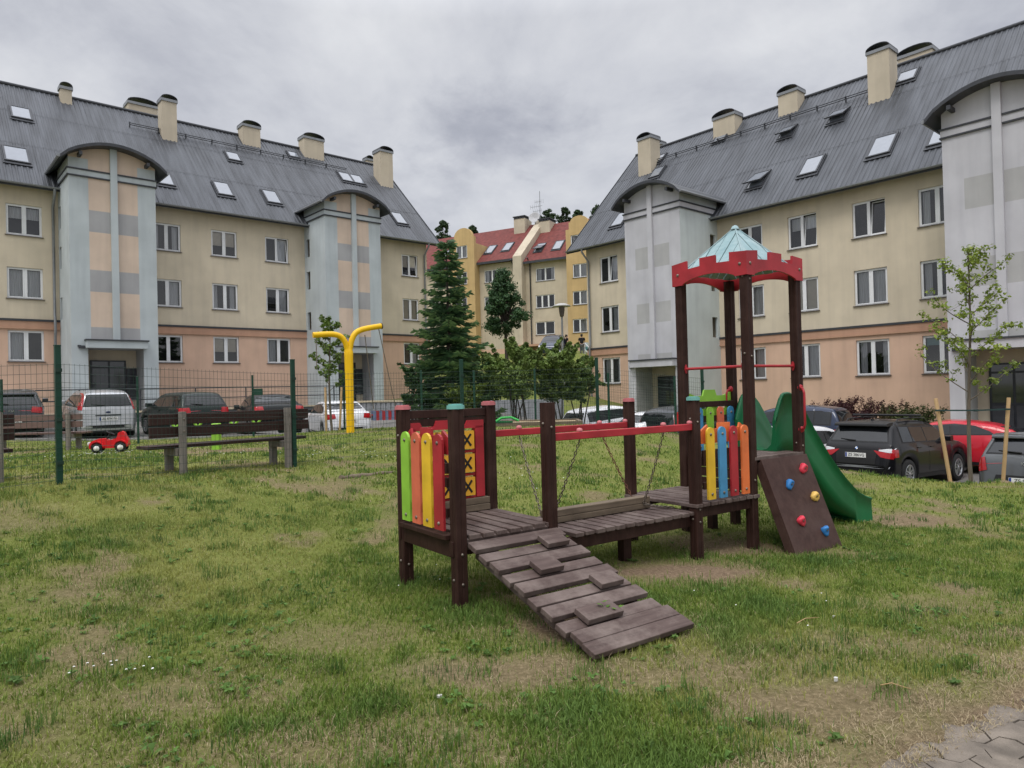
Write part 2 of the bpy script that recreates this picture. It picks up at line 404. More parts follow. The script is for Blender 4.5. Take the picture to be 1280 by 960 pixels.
def ground_mesh():
    xs1 = np.concatenate([np.linspace(-160, -22, 30), np.linspace(-21, -9, 40), np.linspace(-8.8, 10, 236), np.linspace(10.3, 22, 40), np.linspace(24, 160, 30)])
    ys1 = np.concatenate([np.linspace(-40, 0, 14), np.linspace(.5, 2, 8), np.linspace(2.06, 12, 160), np.linspace(12.1, 30, 130), np.linspace(30.5, 80, 70), np.linspace(84, 260, 26)])
    X, Y = np.meshgrid(xs1, ys1)
    x, y = X.ravel(), Y.ravel()
    z = gzn(x, y)
    z += (fbm(x, y, 2.2, 5) - .5) * .05 * np.clip(1 - y / 30, 0, 1) * np.where((y > 0) & (y < 8), np.clip(path_dist(x, y) / .6 - .3, 0, 1), 1)
    over = np.clip((y - lawn_edge(x) - .2) / .4, 0, 1) * (y < yfar(x) + .5)
    z -= over * .12
    z -= .032 * (np.clip((.10 - path_dist(x, y) + (fbm(x, y, 7, 33) - .5) * .26) / .09, 0, 1)) * (y < 8) * (y > 0)
    nx, ny = len(xs1), len(ys1)
    i = np.arange((nx - 1) * (ny - 1)); r, c = i // (nx - 1), i % (nx - 1)
    a = r * nx + c
    F4 = np.stack([a, a + 1, a + nx + 1, a + nx], 1)
    cols = np.stack([bare(x, y), lush(x, y), np.zeros_like(x)], 1)
    m, t, b = nt('lawn_ground')
    b.inputs['Roughness'].default_value = .95; b.inputs['Specular IOR Level'].default_value = .1
    at_ = t.nodes.new('ShaderNodeAttribute'); at_.attribute_name = 'Col'
    sx = t.nodes.new('ShaderNodeSeparateColor'); t.links.new(at_.outputs['Color'], sx.inputs['Color'])
    tc = t.nodes.new('ShaderNodeTexCoord')
    def noise(s, d=8, ro=.6):
        n = t.nodes.new('ShaderNodeTexNoise'); n.inputs['Scale'].default_value = s; n.inputs['Detail'].default_value = d; n.inputs['Roughness'].default_value = ro
        t.links.new(tc.outputs['Object'], n.inputs['Vector']); return n.outputs['Fac']
    def ramp(f, stops):
        r_ = t.nodes.new('ShaderNodeValToRGB')
        while len(r_.color_ramp.elements) < len(stops): r_.color_ramp.elements.new(.5)
        for e, (p, c_) in zip(r_.color_ramp.elements, stops): e.position = p; e.color = (*c_, 1)
        t.links.new(f, r_.inputs['Fac']); return r_.outputs['Color']
    def mix(f, a_, b_):
        x_ = t.nodes.new('ShaderNodeMix'); x_.data_type = 'RGBA'
        t.links.new(f, x_.inputs['Factor']); t.links.new(a_, x_.inputs['A']); t.links.new(b_, x_.inputs['B']); return x_.outputs['Result']
    g1 = ramp(noise(1.1), [(.3, (.10, .14, .026)), (.52, (.175, .195, .048)), (.72, (.26, .24, .09))])
    g2 = ramp(noise(22), [(.3, (.045, .07, .014)), (.5, (.125, .155, .034)), (.7, (.25, .235, .09))])
    fx = t.nodes.new('ShaderNodeMix'); fx.data_type = 'RGBA'; fx.inputs['Factor'].default_value = .45
    t.links.new(g1, fx.inputs['A']); t.links.new(g2, fx.inputs['B'])
    dirt = ramp(noise(34, 10, .7), [(.25, (.075, .050, .034)), (.5, (.19, .135, .088)), (.72, (.35, .26, .17))])
    gcol = mix(sx.outputs['Red'], fx.outputs['Result'], dirt)
    t.links.new(gcol, b.inputs['Base Color'])
    bp = t.nodes.new('ShaderNodeBump'); bp.inputs['Strength'].default_value = .8; bp.inputs['Distance'].default_value = .03
    t.links.new(noise(45, 8, .7), bp.inputs['Height']); t.links.new(bp.outputs['Normal'], b.inputs['Normal'])
    me = mesh_np('lawn', np.stack([x, y, z], 1), [F4], m, cols, True)
    return structure(link('ground', me))

# parking area limit on the far side
YF_X = np.array([-60, -40, -17.6, -7.65, 2.2, 3.0, 9.88, 20, 40]); YF_Y = np.array([-11, 6.7, 26.6, 35.4, 30.2, 32, 24.06, 12.3, -10])
def yfar(x): return np.interp(x, YF_X, YF_Y)
ground_mesh()

def parking():
    xs1 = np.arange(-22, 19, .5); V = []; Fq = []
    n = 24
    for x in xs1:
        y0, y1 = float(lawn_edge(x)) + .35, float(yfar(x))
        for k in range(n + 1):
            y = y0 + (y1 - y0) * k / n
            V.append((x, y))
    V = np.array(V); z = gzn(V[:, 0], V[:, 1]) + .02
    for i in range(len(xs1) - 1):
        for k in range(n):
            a = i * (n + 1) + k; Fq.append((a, a + n + 1, a + n + 2, a + 1))
    me = mesh_np('parking_lot', np.column_stack([V, z]), [np.array(Fq)], M_asphalt, None, True)
    structure(link('parking_lot', me))
    # kerb along the lawn edge
    mb = MB(); xs2 = np.arange(-20, 14, .5)
    for a, b in zip(xs2[:-1], xs2[1:]):
        ya, yb = float(lawn_edge(a)) + .3, float(lawn_edge(b)) + .3
        za, zb = gz(a, ya), gz(b, yb)
        d = Vector((b - a, yb - ya, zb - za)); nrm = Vector((-d.y, d.x, 0)).normalized() * .12
        mb.prism([(-.12, 0), (.05, 0), (.05, 1), (-.12, 1)], (a, ya, za), (0, 0, 1), d, nrm)
    structure(mb.build('parking_kerb', M_concrete))
parking()

# ------------------------------------------------------------------ paving of zigzag interlocking blocks
def paving():
    mb = MB(); rr = random.Random(3)
    pw, ph, amp = .205, .165, .03
    e1 = Vector((_pd[0], _pd[1], 0)); e1 = Matrix.Rotation(R(-32), 3, 'Z') @ e1; e2 = Vector((-e1.y, e1.x, 0))
    o = Vector((P_A[0], P_A[1], 0)) + Vector((_pd[0], _pd[1], 0)) * 1.2
    for i in range(-16, 20):
        for j in range(-16, 12):
            def hz(k):    # horizontal joint, zigzag in v
                return [(0, 0), (.25, amp), (.5, 0), (.75, -amp), (1, 0)]
            off = .5 if j % 2 else 0; sg = -1 if j % 2 else 1
            x0, y0 = (i + off) * pw, j * ph
            pts = [(x0 + u * pw, y0 + dv * sg) for u, dv in hz(0)[:-1]]
            pts += [(x0 + pw, y0), (x0 + pw + .018, y0 + ph * .5)]
            pts += [(x0 + u * pw, y0 + ph + dv * sg) for u, dv in reversed(hz(0))]
            pts += [(x0 + .018, y0 + ph * .5)]
            # the joint above is shifted by half a block, so its wave is mirrored there: keep the wave period to half a block
            cx, cy = x0 + pw / 2, y0 + ph / 2
            c = o + e1 * cx + e2 * cy
            pdv = path_dist(np.array([c.x]), np.array([c.y]))[0]
            if pdv > .30 or pdv < -2.2: continue
            if c.y < .3: continue
            w = o + e1 * cx + e2 * cy
            zz = gz(w.x, w.y) - .012 + rr.uniform(-.003, .003) - .05 * min(1, max(0, (pdv - .06) / .12))
            s = .955
            poly = [((p[0] - cx) * s, (p[1] - cy) * s) for p in pts]
            ded = []
            for p in poly:
                if not ded or (abs(p[0] - ded[-1][0]) + abs(p[1] - ded[-1][1])) > 1e-5: ded.append(p)
            T = Matrix.Rotation(rr.uniform(-.012, .012), 3, 'Y')
            mb.prism(ded, w + Vector((0, 0, zz - .05 - w.z)), e1, e2, (0, 0, .06), 0)
    m = mat('dusty_paver', (.175, .148, .120), .95, .32, 7, bump=.5, bscale=120)
    o_ = structure(mb.build('paved_path', m, bevel=.006))
paving()

# ------------------------------------------------------------------ grass (uncountable blades: one object)
def grass():
    def sample(n, d0, d1, pw):
        u = RNG.random(n)
        d = (d0 ** (1 - pw) + u * (d1 ** (1 - pw) - d0 ** (1 - pw))) ** (1 / (1 - pw))
        x = (RNG.random(n) * 2 - 1) * (d * .80 + .9)
        return x, d
    Vs, Ts, Qs, Cs = [], [], [], []; base = 0
    clump_x = None
    for n, d0, d1, pw, hmul, wmul in ((620000, 2.0, 8.5, .75, 1.0, .80), (150000, 8.5, 22.5, .9, 1.15, 2.3)):
        x, y = sample(n, d0, d1, pw)
        # gather into tufts
        tx = np.round(x / .05) * .05 + (vnoise(x, y, 20, 77) - .5) * .05; ty = np.round(y / .05) * .05 + (vnoise(y, x, 20, 78) - .5) * .05
        pull = RNG.random(n) * .55
        x = x + (tx - x) * pull; y = y + (ty - y) * pull
        b = bare(x, y); l = lush(x, y); pdv = path_dist(x, y)
        keep = (RNG.random(n) < np.clip(1.06 - b * 1.05, .04, 1) * (.45 + .55 * np.clip(l * 1.3 + .25, 0, 1))) & (y < lawn_edge(x) + .25) & ((pdv > -.05) | (y > 7) | (y < .5))
        keep |= (pdv > -.02) & (pdv < .42) & (RNG.random(n) < .45) & (y < 6)
        x, y, b, l, pdv = (a[keep] for a in (x, y, b, l, pdv)); n = len(x)
        z = gzn(x, y) + (fbm(x, y, 2.2, 5) - .5) * .05 * np.clip(1 - y / 30, 0, 1) - .006
        dry = RNG.random(n) < np.clip(.28 + b * .72 - l * .24, .05, .95)
        dry |= (pdv < .42) & (y < 6) & (RNG.random(n) < .8)
        h = (.018 + .030 * RNG.random(n) + .05 * l * RNG.random(n) ** 1.5) * hmul
        h = np.where(dry, h * .85, h); w_dry = np.where(dry, .62, 1.0)
        w = (.0016 + .0022 * RNG.random(n)) * wmul * (1 + .3 * l) * w_dry
        ang = RNG.random(n) * 2 * PI; lean = np.abs(RNG.normal(0, .55, n)) + np.where(dry, .85, .12)
        lean = np.clip(lean, 0, 1.5)
        dx, dy = np.cos(ang), np.sin(ang); px, py = -dy, dx
        tw = RNG.random(n) * .8 - .4
        sx, sy = px * np.cos(tw) + dx * np.sin(tw), py * np.cos(tw) + dy * np.sin(tw)
        hx = h * np.sin(lean); hzv = h * np.cos(lean * .85)
        P = np.zeros((n, 5, 3))
        P[:, 0] = np.stack([x - sx * w, y - sy * w, z], 1); P[:, 1] = np.stack([x + sx * w, y + sy * w, z], 1)
        mx_, my_, mz = x + dx * hx * .38, y + dy * hx * .38, z + hzv * .66
        P[:, 2] = np.stack([mx_ + sx * w * .8, my_ + sy * w * .8, mz], 1); P[:, 3] = np.stack([mx_ - sx * w * .8, my_ - sy * w * .8, mz], 1)
        P[:, 4] = np.stack([x + dx * hx, y + dy * hx, z + hzv], 1)
        g = RNG.random(n)[:, None]; tone = fbm(x, y, .55, 91)[:, None]
        cg = np.array([.092, .146, .020]) * (1 - g) + np.array([.210, .275, .048]) * g
        cy_ = np.array([.31, .30, .085])
        k = np.clip((tone - .46) * 3.0 - .4 * l[:, None] + .14, 0, .75)
        cg = cg * (1 - k) + cy_ * k
        deep = np.clip(l[:, None] * 1.0 - .30, 0, .7)
        cg = cg * (1 - deep) + np.array([.085, .155, .035]) * (.7 + .7 * g) * deep
        cd = np.array([.27, .205, .115]) * (1 - g) + np.array([.46, .38, .24]) * g
        c = np.where(dry[:, None], cd, cg)
        Vs.append(P.reshape(-1, 3)); Cs.append(np.repeat(c, 5, 0))
        i = base + np.arange(n) * 5
        Qs.append(np.stack([i, i + 1, i + 2, i + 3], 1)); Ts.append(np.stack([i + 3, i + 2, i + 4], 1)); base += n * 5
    # taller tufts
    n = 2300
    tx, ty = sample(n, 2.1, 14, .8); tb_ = bare(tx, ty); keep = (RNG.random(n) < 1.0 - tb_ * .9) & (path_dist(tx, ty) > .25) & (fbm(tx, ty, 1.1, 63) > .44) & (ty < lawn_edge(tx)); tx, ty = tx[keep], ty[keep]; n = len(tx)
    m = 38; rad = .03 + .06 * RNG.random(n); hh = .045 + .065 * RNG.random(n) ** 1.5; gcol = RNG.random(n)
    x = (tx[:, None] + RNG.normal(0, 1, (n, m)) * rad[:, None]).ravel(); y = (ty[:, None] + RNG.normal(0, 1, (n, m)) * rad[:, None]).ravel(); n = len(x)
    z = gzn(x, y) + (fbm(x, y, 2.2, 5) - .5) * .05 * np.clip(1 - y / 30, 0, 1) - .006
    h = np.repeat(hh, m) * (.55 + .6 * RNG.random(n)); w = (.0013 + .0016 * RNG.random(n)) * (1 + .11 * np.maximum(0, y - 4)); ang = RNG.random(n) * 2 * PI; lean = np.abs(RNG.normal(.25, .38, n)); dx, dy = np.cos(ang), np.sin(ang); sx, sy = -dy, dx
    hx = h * np.sin(lean); hzv = h * np.cos(lean * .85); P = np.zeros((n, 5, 3))
    P[:, 0] = np.stack([x - sx * w, y - sy * w, z], 1); P[:, 1] = np.stack([x + sx * w, y + sy * w, z], 1); mx_, my_, mz = x + dx * hx * .35, y + dy * hx * .35, z + hzv * .64
    P[:, 2] = np.stack([mx_ + sx * w * .8, my_ + sy * w * .8, mz], 1); P[:, 3] = np.stack([mx_ - sx * w * .8, my_ - sy * w * .8, mz], 1); P[:, 4] = np.stack([x + dx * hx, y + dy * hx, z + hzv], 1)
    gq = np.repeat(gcol, m)[:, None]; c = (np.array([.060, .125, .028]) * (1 - gq) + np.array([.135, .215, .045]) * gq) * (.7 + .6 * RNG.random(n)[:, None])
    Vs.append(P.reshape(-1, 3)); Cs.append(np.repeat(c, 5, 0)); i = base + np.arange(n) * 5
    Qs.append(np.stack([i, i + 1, i + 2, i + 3], 1)); Ts.append(np.stack([i + 3, i + 2, i + 4], 1)); base += n * 5
    # broad weed leaves (plantain and clover rosettes)
    n = 3400
    x, y = sample(n, 2.2, 11, .8); b = bare(x, y); keep = (b < .55) & (path_dist(x, y) > .3) & (fbm(x, y, 1.3, 61) > .47); x, y = x[keep], y[keep]
    for cx, cy in zip(x, y):
        zc = gz(cx, cy) + .004; nl = RNG.integers(4, 8); s = .014 + .030 * RNG.random() ** 1.6; col0 = np.array([.085, .155, .035]) * (.8 + .7 * RNG.random())
        for q in range(nl):
            a = 2 * PI * q / nl + RNG.random() * .7; L = s * (.7 + .6 * RNG.random()); d = np.array([math.cos(a), math.sin(a), 0]); pz = np.array([-d[1], d[0], 0]) * L * .3
            o = np.array([cx, cy, zc]); up = .25 + .6 * RNG.random()
            Vs.append(np.array([o, o + d * L * .5 + pz + [0, 0, L * up], o + d * L + [0, 0, L * up * .8], o + d * L * .5 - pz + [0, 0, L * up]]))
            Cs.append(np.tile(col0 * (.85 + .3 * RNG.random()), (4, 1))); Qs.append(np.array([[base, base + 1, base + 2, base + 3]])); base += 4
    me = mesh_np('grass', np.concatenate(Vs), [np.concatenate(Qs), np.concatenate(Ts)], M_grass, np.concatenate(Cs), False)
    o = link('grass', me); tag(o, 'patchy mown lawn grass with straw coloured spots and weeds', 'grass', kind='stuff')
    # daisies
    mb = MB(); rr = random.Random(5)
    for (u, v, d, n, sp) in ((120, 833, 3.95, 8, .07), (165, 830, 3.95, 6, .06), (125, 580, 13.2, 60, .55), (420, 585, 11.6, 26, .4), (640, 585, 11, 10, .8), (900, 735, 5.2, 6, .5), (310, 580, 12, 10, .4), (505, 720, 6, 4, .3)):
        c = at(u, v, d)
        for _ in range(n):
            x, y = c.x + rr.gauss(0, sp), c.y + rr.gauss(0, sp * .8); z = gz(x, y) + .045 + rr.random() * .03
            r = .0062 if d < 8 else .012
            mb.add([(x + r * math.cos(q * PI / 3), y + r * math.sin(q * PI / 3), z + (.004 if q % 2 else 0)) for q in range(6)], [tuple(range(6))], 0)
            mb.tube([(x, y, z - .05), (x, y, z - .002)], .0012, 3, 1)
    o = mb.build('daisy_patch', [mat('white_petals', (.75, .75, .72), .8, .05), mat('stem_green', (.08, .15, .03), .7, .1)])
    tag(o, 'scattered small white daisies flowering in the lawn', 'flowers', kind='stuff')
grass()

# ================================================================== SKY AND LIGHT
SUN_EL, SUN_AZ = 58, 205          # azimuth clockwise from +Y: behind the camera, a little to the left
def sky():
    w = bpy.data.worlds.new('World'); sc.world = w; w.use_nodes = True
    t = w.node_tree; bg = t.nodes['Background']; bg.inputs['Strength'].default_value = .1
    st = t.nodes.new('ShaderNodeTexSky'); st.sky_type = 'NISHITA'; st.sun_disc = False
    st.sun_elevation = R(SUN_EL); st.sun_rotation = R(SUN_AZ)
    tc = t.nodes.new('ShaderNodeTexCoord')
    sp = t.nodes.new('ShaderNodeSeparateXYZ'); t.links.new(tc.outputs['Generated'], sp.inputs[0])
    def mth(op, a, b=None, cl=False):
        n = t.nodes.new('ShaderNodeMath'); n.operation = op; n.use_clamp = cl
        for i, x in enumerate((a, b)):
            if x is None: continue
            if isinstance(x, (int, float)): n.inputs[i].default_value = x
            else: t.links.new(x, n.inputs[i])
        return n.outputs[0]
    zc = mth('MAXIMUM', sp.outputs['Z'], 0.0)
    zz = mth('ADD', zc, .22)
    cb = t.nodes.new('ShaderNodeCombineXYZ')
    t.links.new(mth('DIVIDE', sp.outputs['X'], zz), cb.inputs[0]); t.links.new(mth('DIVIDE', sp.outputs['Y'], zz), cb.inputs[1])
    def noise(s, d, ro, off):
        mp = t.nodes.new('ShaderNodeMapping'); mp.inputs['Location'].default_value = off; mp.inputs['Scale'].default_value = (1, .8, 1)
        t.links.new(cb.outputs[0], mp.inputs['Vector'])
        n = t.nodes.new('ShaderNodeTexNoise'); n.inputs['Scale'].default_value = s; n.inputs['Detail'].default_value = d; n.inputs['Roughness'].default_value = ro; n.inputs['Distortion'].default_value = .25
        t.links.new(mp.outputs[0], n.inputs['Vector']); return n.outputs['Fac']
    big = noise(.95, 6, .55, (3.1, 1.7, 0)); fine = noise(2.8, 10, .62, (7.7, 4.2, 0))
    m = mth('ADD', mth('MULTIPLY', big, .62), mth('MULTIPLY', fine, .38))
    # one darker, ragged cloud bank low over the houses
    dv = t.nodes.new('ShaderNodeVectorMath'); dv.operation = 'SUBTRACT'
    blob = ray(612, 158).normalized()
    t.links.new(tc.outputs['Generated'], dv.inputs[0]); dv.inputs[1].default_value = blob
    sc_ = t.nodes.new('ShaderNodeVectorMath'); sc_.operation = 'MULTIPLY'; sc_.inputs[1].default_value = (7.5, 7.5, 17)
    t.links.new(dv.outputs[0], sc_.inputs[0])
    ln = t.nodes.new('ShaderNodeVectorMath'); ln.operation = 'LENGTH'; t.links.new(sc_.outputs[0], ln.inputs[0])
    fb = noise(5.5, 8, .6, (2, 9, 0))
    bl = mth('SUBTRACT', 1.05, mth('ADD', ln.outputs['Value'], mth('MULTIPLY', mth('SUBTRACT', fb, .5), 2.6)), )
    bl = mth('MULTIPLY', mth('MAXIMUM', mth('MINIMUM', bl, 1.0), 0.0), .12)
    m = mth('SUBTRACT', m, bl)
    rp = t.nodes.new('ShaderNodeValToRGB'); e = rp.color_ramp.elements
    e[0].position = .22; e[0].color = (.34, .36, .42, 1); e[1].position = .60; e[1].color = (.85, .86, .89, 1)
    x = e.new(.37); x.color = (.49, .505, .57, 1); x = e.new(.48); x.color = (.685, .70, .75, 1)
    t.links.new(m, rp.inputs['Fac'])
    # overcast sky is brighter towards the zenith
    bri = mth('ADD', 7.5, mth('MULTIPLY', mth('MAXIMUM', mth('SUBTRACT', zc, .47), 0.0), 44.0))
    cl = t.nodes.new('ShaderNodeVectorMath'); cl.operation = 'SCALE'
    t.links.new(rp.outputs['Color'], cl.inputs[0]); t.links.new(bri, cl.inputs['Scale'])
    mx = t.nodes.new('ShaderNodeMix'); mx.data_type = 'RGBA'; mx.inputs['Factor'].default_value = .93
    t.links.new(st.outputs[0], mx.inputs['A']); t.links.new(cl.outputs[0], mx.inputs['B'])
    t.links.new(mx.outputs['Result'], bg.inputs['Color'])
    sd = bpy.data.lights.new('sun', 'SUN'); sd.energy = 1.2; sd.angle = R(22); sd.color = (1, .96, .9)
    so = bpy.data.objects.new('sun', sd); COL.objects.link(so)
    az = R(SUN_AZ); el = R(SUN_EL)
    d = Vector((math.sin(az) * math.cos(el), math.cos(az) * math.cos(el), math.sin(el)))
    so.rotation_euler = d.to_track_quat('Z', 'Y').to_euler()
    so.location = (0, -10, 30)
    vs = sc.view_settings
    vs.view_transform = 'Standard'; vs.look = 'None'; vs.gamma = 1; vs.exposure = 0.29
    try: vs.use_curve_mapping = False
    except Exception: pass
    sc.cycles.max_bounces = 6; sc.cycles.transparent_max_bounces = 12
    sc.cycles.use_denoising = True
    try: sc.cycles.denoiser = 'OPENIMAGEDENOISE'
    except Exception: pass
sky()
# ================================================================== PLAY STRUCTURE
PLAY_O = Vector((-.93, 5.96, 0)); PLAY_A = math.atan2(.58, .815)
def play():
    root = thing('play_structure', 'brown wooden playground tower with red castle parapet, green slide, chain bridge and plank ramp', 'playground', PLAY_O, PLAY_A)
    W = Matrix.Translation(PLAY_O) @ Matrix.Rotation(PLAY_A, 4, 'Z')
    def g(x, y):
        p = W @ Vector((x, y, 0)); return gz(p.x, p.y)
    m = .87; X = [0, .87, 2.66, 3.53, 4.40]; YF, YB = -m, 0.0; h = .048
    rr = random.Random(1)
    def post(x, y, top, cap=None, label=None):
        mb = MB()
        # square post with eased corners and a shallow groove on every face
        s = h; c = .008; gw = .007; gd = .004
        poly = []
        for k in range(4):
            a = k * PI / 2
            for px, py in ((s, -s + c), (s, -gw), (s - gd, 0), (s, gw), (s, s - c), (s - c, s)):
                poly.append((px * math.cos(a) - py * math.sin(a), px * math.sin(a) + py * math.cos(a)))
        mb.prism(poly, (x, y, -.45), (1, 0, 0), (0, 1, 0), (0, 0, top + .45))
        p = mb.build('post', M_post, root, label=label)
        if cap is not None:
            cb = MB(); r = .068
            oc = [(r * math.cos(PI / 8 + k * PI / 4), r * math.sin(PI / 8 + k * PI / 4)) for k in range(8)]
            cb.prism(oc, (x, y, top - .012), (1, 0, 0), (0, 1, 0), (0, 0, .028))
            cb.prism([(q[0] * .82, q[1] * .82) for q in oc], (x, y, top + .016), (1, 0, 0), (0, 1, 0), (0, 0, .009))
            cb.build('post_cap', cap, p, .004)
        return p
    def bolt(mb, p, d, r=.012, mi=0):
        mb.lathe([(0, .011), (r * .6, .009), (r, .003), (r, -.004)], p, d, 8, mi)
    posts = {}
    posts['a'] = post(X[0], YB, 1.48, M_pink); posts['b'] = post(X[0], YF, 1.49, M_teal)
    posts['c'] = post(X[1], YB, 1.49, M_pink); posts['d'] = post(X[1], YF, 1.50)
    posts['e'] = post(X[2], YB, 1.47, M_pink); posts['f'] = post(X[2], YF, 1.48, M_teal)
    TT = 2.86
    for k_, (x, y) in zip('ghij', ((X[3], YB), (X[3], YF), (X[4], YB), (X[4], YF))): posts[k_] = post(x, y, TT)
    # two short support posts under the bridge
    mb = MB(); mb.bx(1.95, 2.05, -.60, -.52, -.4, .30); mb.build('bridge_leg', M_post, root)
    mb = MB(); mb.bx(X[3] + .35, X[3] + .44, -.08, .0, -.4, .40); mb.build('deck_leg', M_post, root)
    # bolts on the posts
    for k_, x, y, zs in (('b', X[0], YF, (.40, .18)), ('a', X[0], YB, (.38, .17, 1.22)), ('d', X[1], YF, (.46, 1.30)), ('f', X[2], YF, (.42, .30, 1.26)), ('h', X[3], YF, (.62, .44, 1.9, 2.7)), ('j', X[4], YF, (.92, .75))):
        for z in zs:
            mb = MB(); bolt(mb, (x, y - h, z), (0, -1, 0)); mb.build('bolt', M_bolt, posts[k_])
            mb = MB(); bolt(mb, (x - h, y, z + .03), (-1, 0, 0)); mb.build('bolt', M_bolt, posts[k_])

    def planks(name, x0, x1, y0, y1, z, n, along='y', th=.036, gap=.014, parent=root, mat_=None):
        mb = MB()
        if along == 'y':       # planks run in y, stacked along x
            w = (x1 - x0) / n
            for i in range(n):
                j = rr.uniform(-.006, .006)
                mb.bx(x0 + i * w + gap / 2, x0 + (i + 1) * w - gap / 2, y0 + j, y1 + j, z - th + rr.uniform(-.002, .002), z + rr.uniform(-.002, .002))
        else:
            w = (y1 - y0) / n
            for i in range(n):
                j = rr.uniform(-.006, .006)
                mb.bx(x0 + j, x1 + j, y0 + i * w + gap / 2, y0 + (i + 1) * w - gap / 2, z - th + rr.uniform(-.002, .002), z + rr.uniform(-.002, .002))
        return mb.build(name, mat_ or (M_plank_y if along == 'y' else M_plank), parent, .004)
    # ---- first deck (planks run along x)
    d1 = planks('deck', X[0] + .055, X[1] + .05, YF - .045, YB + .04, .535, 7, 'y', gap=.026)
    mb = MB()
    mb.bx(X[0] - .085, X[0] + .005, YF + .054, YB - .054, .500, .537)      # ledge outside the slat panel
    mb.bx(X[0] - .045, X[0] + .0, YF + .052, YB - .052, .37, .498)
    mb.bx(X[0] - .06, X[1] + .06, YF - .012, YF + .028, .385, .495)
    mb.bx(X[0] - .06, X[1] + .06, YB - .02, YB + .02, .385, .495)
    mb.bx(X[1] + .01, X[1] + .05, YF + .04, YB - .03, .385, .495)
    mb.build('deck_frame', M_post, d1, .004)
    mb = MB(); mb.bx(X[0] + .30, X[1] - .05, YB - .07, YB + .01, .54, .595); mb.bx(X[0] + .30, X[1] - .05, YB - .065, YB + .01, .598, .655)
    mb.build('toe_board', M_beamwood, root, .005)
    # top rail between the two back posts
    mb = MB(); mb.bx(X[0] + h, X[1] - h, YB - .025, YB + .02, 1.385, 1.455); mb.bx(X[0] + h, X[1] - h, YB - .02, YB + .015, 1.315, 1.380)
    mb.build('top_rail', M_post, root, .004)

    # ---- slat panels
    def slat_panel(x, y0, y1, z0, z1, cols, crest, face=-1, n_in=True, along='y', other=0):
        """vertical slats with rounded heads, two rails and a castellated crest board"""
        pan_b = MB()
        L = y1 - y0
        def put(mb, a0, a1, b0, b1, off, th, mi=0):
            if along == 'y': mb.bx(x + face * off, x + face * (off + th), y0 + a0, y0 + a1, b0, b1, mi)
            else: mb.bx(y0 + a0, y0 + a1, x + face * off, x + face * (off + th), b0, b1, mi)
        put(pan_b, .0, L, z0 + .10, z0 + .17, 0, .028); put(pan_b, 0, L, z1 - .30, z1 - .22, 0, .028); put(pan_b, 0, L, z0 + .33, z0 + .40, 0, .028)
        pan = pan_b.build('slat_panel', M_post, root, .003)
        cb = MB()
        zt = z1 - .02
        prof = [(0, zt - .14), (L, zt - .14), (L, zt - .02), (L * .86, zt + .045), (L * .84, zt + .0), (L * .64, zt), (L * .64, zt + .055), (L * .38, zt + .055), (L * .38, zt), (L * .17, zt), (L * .15, zt + .045), (0, zt - .02)]
        ex = (0, 1, 0) if along == 'y' else (1, 0, 0); off = Vector((face * -.005, 0, 0)) if along == 'y' else Vector((0, face * -.005, 0))
        o = Vector((x, y0, 0)) if along == 'y' else Vector((y0, x, 0))
        ez = Vector((-face * .02, 0, 0)) if along == 'y' else Vector((0, -face * .02, 0))
        cb.prism(prof, o + off, ex, (0, 0, 1), ez)
        cb.build('crest_board', crest, pan, .003)
        n = len(cols); w = .142 if along == 'y' else .110
        for i, c in enumerate(cols):
            a = (i + .5) * L / n; sb = MB()
            pr = [(a - w / 2, z0), (a + w / 2, z0)]
            for q in range(9):
                th = PI * q / 8; pr.append((a + w / 2 * math.cos(th), z1 - w / 2 + w / 2 * math.sin(th)))
            o2 = o + (Vector((face * .029, 0, 0)) if along == 'y' else Vector((0, face * .029, 0)))
            ez2 = Vector((face * .02, 0, 0)) if along == 'y' else Vector((0, face * .02, 0))
            sb.prism(pr, o2, ex, (0, 0, 1), ez2)
            dv = Vector((face, 0, 0)) if along == 'y' else Vector((0, face, 0))
            for z in (z0 + .05, z1 - .07):
                bolt(sb, o2 + ez2 + Vector(ex) * a + Vector((0, 0, z)), dv, .016, 1)
            sb.build('slat', [c, M_bolt], pan, .003)
        return pan
    slat_panel(X[0] - .018, YF + .085, YB - .06, .56, 1.29, [M_red, M_yellow, M_coral, M_lime], M_red)
    # slat panel of the second deck, facing the viewer
    slat_panel(YF - .012, X[2] + .085, X[3] - .075, .50, 1.20, [M_yellow, M_sky, M_red, M_orange], M_orange, -1, along='x')
    # slat panel on the near side of the tower platform (lime crest)
    pn = slat_panel(YB - .05, X[3] + .06, X[4] - .06, .86, 1.36, [M_sky, M_lime, M_coral, M_sky], M_lime, -1, along='x')
    # small lime castle board over a brown rail, back of the tower
    mb = MB(); z = 1.47
    L = m - .1
    mb.prism([(0, z - .05), (L, z - .05), (L, z + .06), (L * .82, z + .02), (L * .66, z + .02), (L * .62, z + .09), (L * .38, z + .09), (L * .34, z + .02), (L * .18, z + .02), (0, z + .06)], (X[3] + .05, YB - .02, 0), (1, 0, 0), (0, 0, 1), (0, .022, 0))
    mb.build('castle_board', M_lime, root, .003)
    mb = MB(); mb.bx(X[3] + .05, X[4] - .05, YB - .06, YB - .015, 1.36, 1.425); mb.build('back_rail', M_post, root, .004)

    # ---- noughts and crosses panel between the back posts of the first deck
    fr = MB(); y = YB - .01; x0, x1, z0, z1 = X[0] + .10, X[1] - .175, .66, 1.30
    fr.bx(x0 - .06, x0, y - .03, y + .03, z0, z1); fr.bx(x1, x1 + .09, y - .03, y + .03, z0, z1)
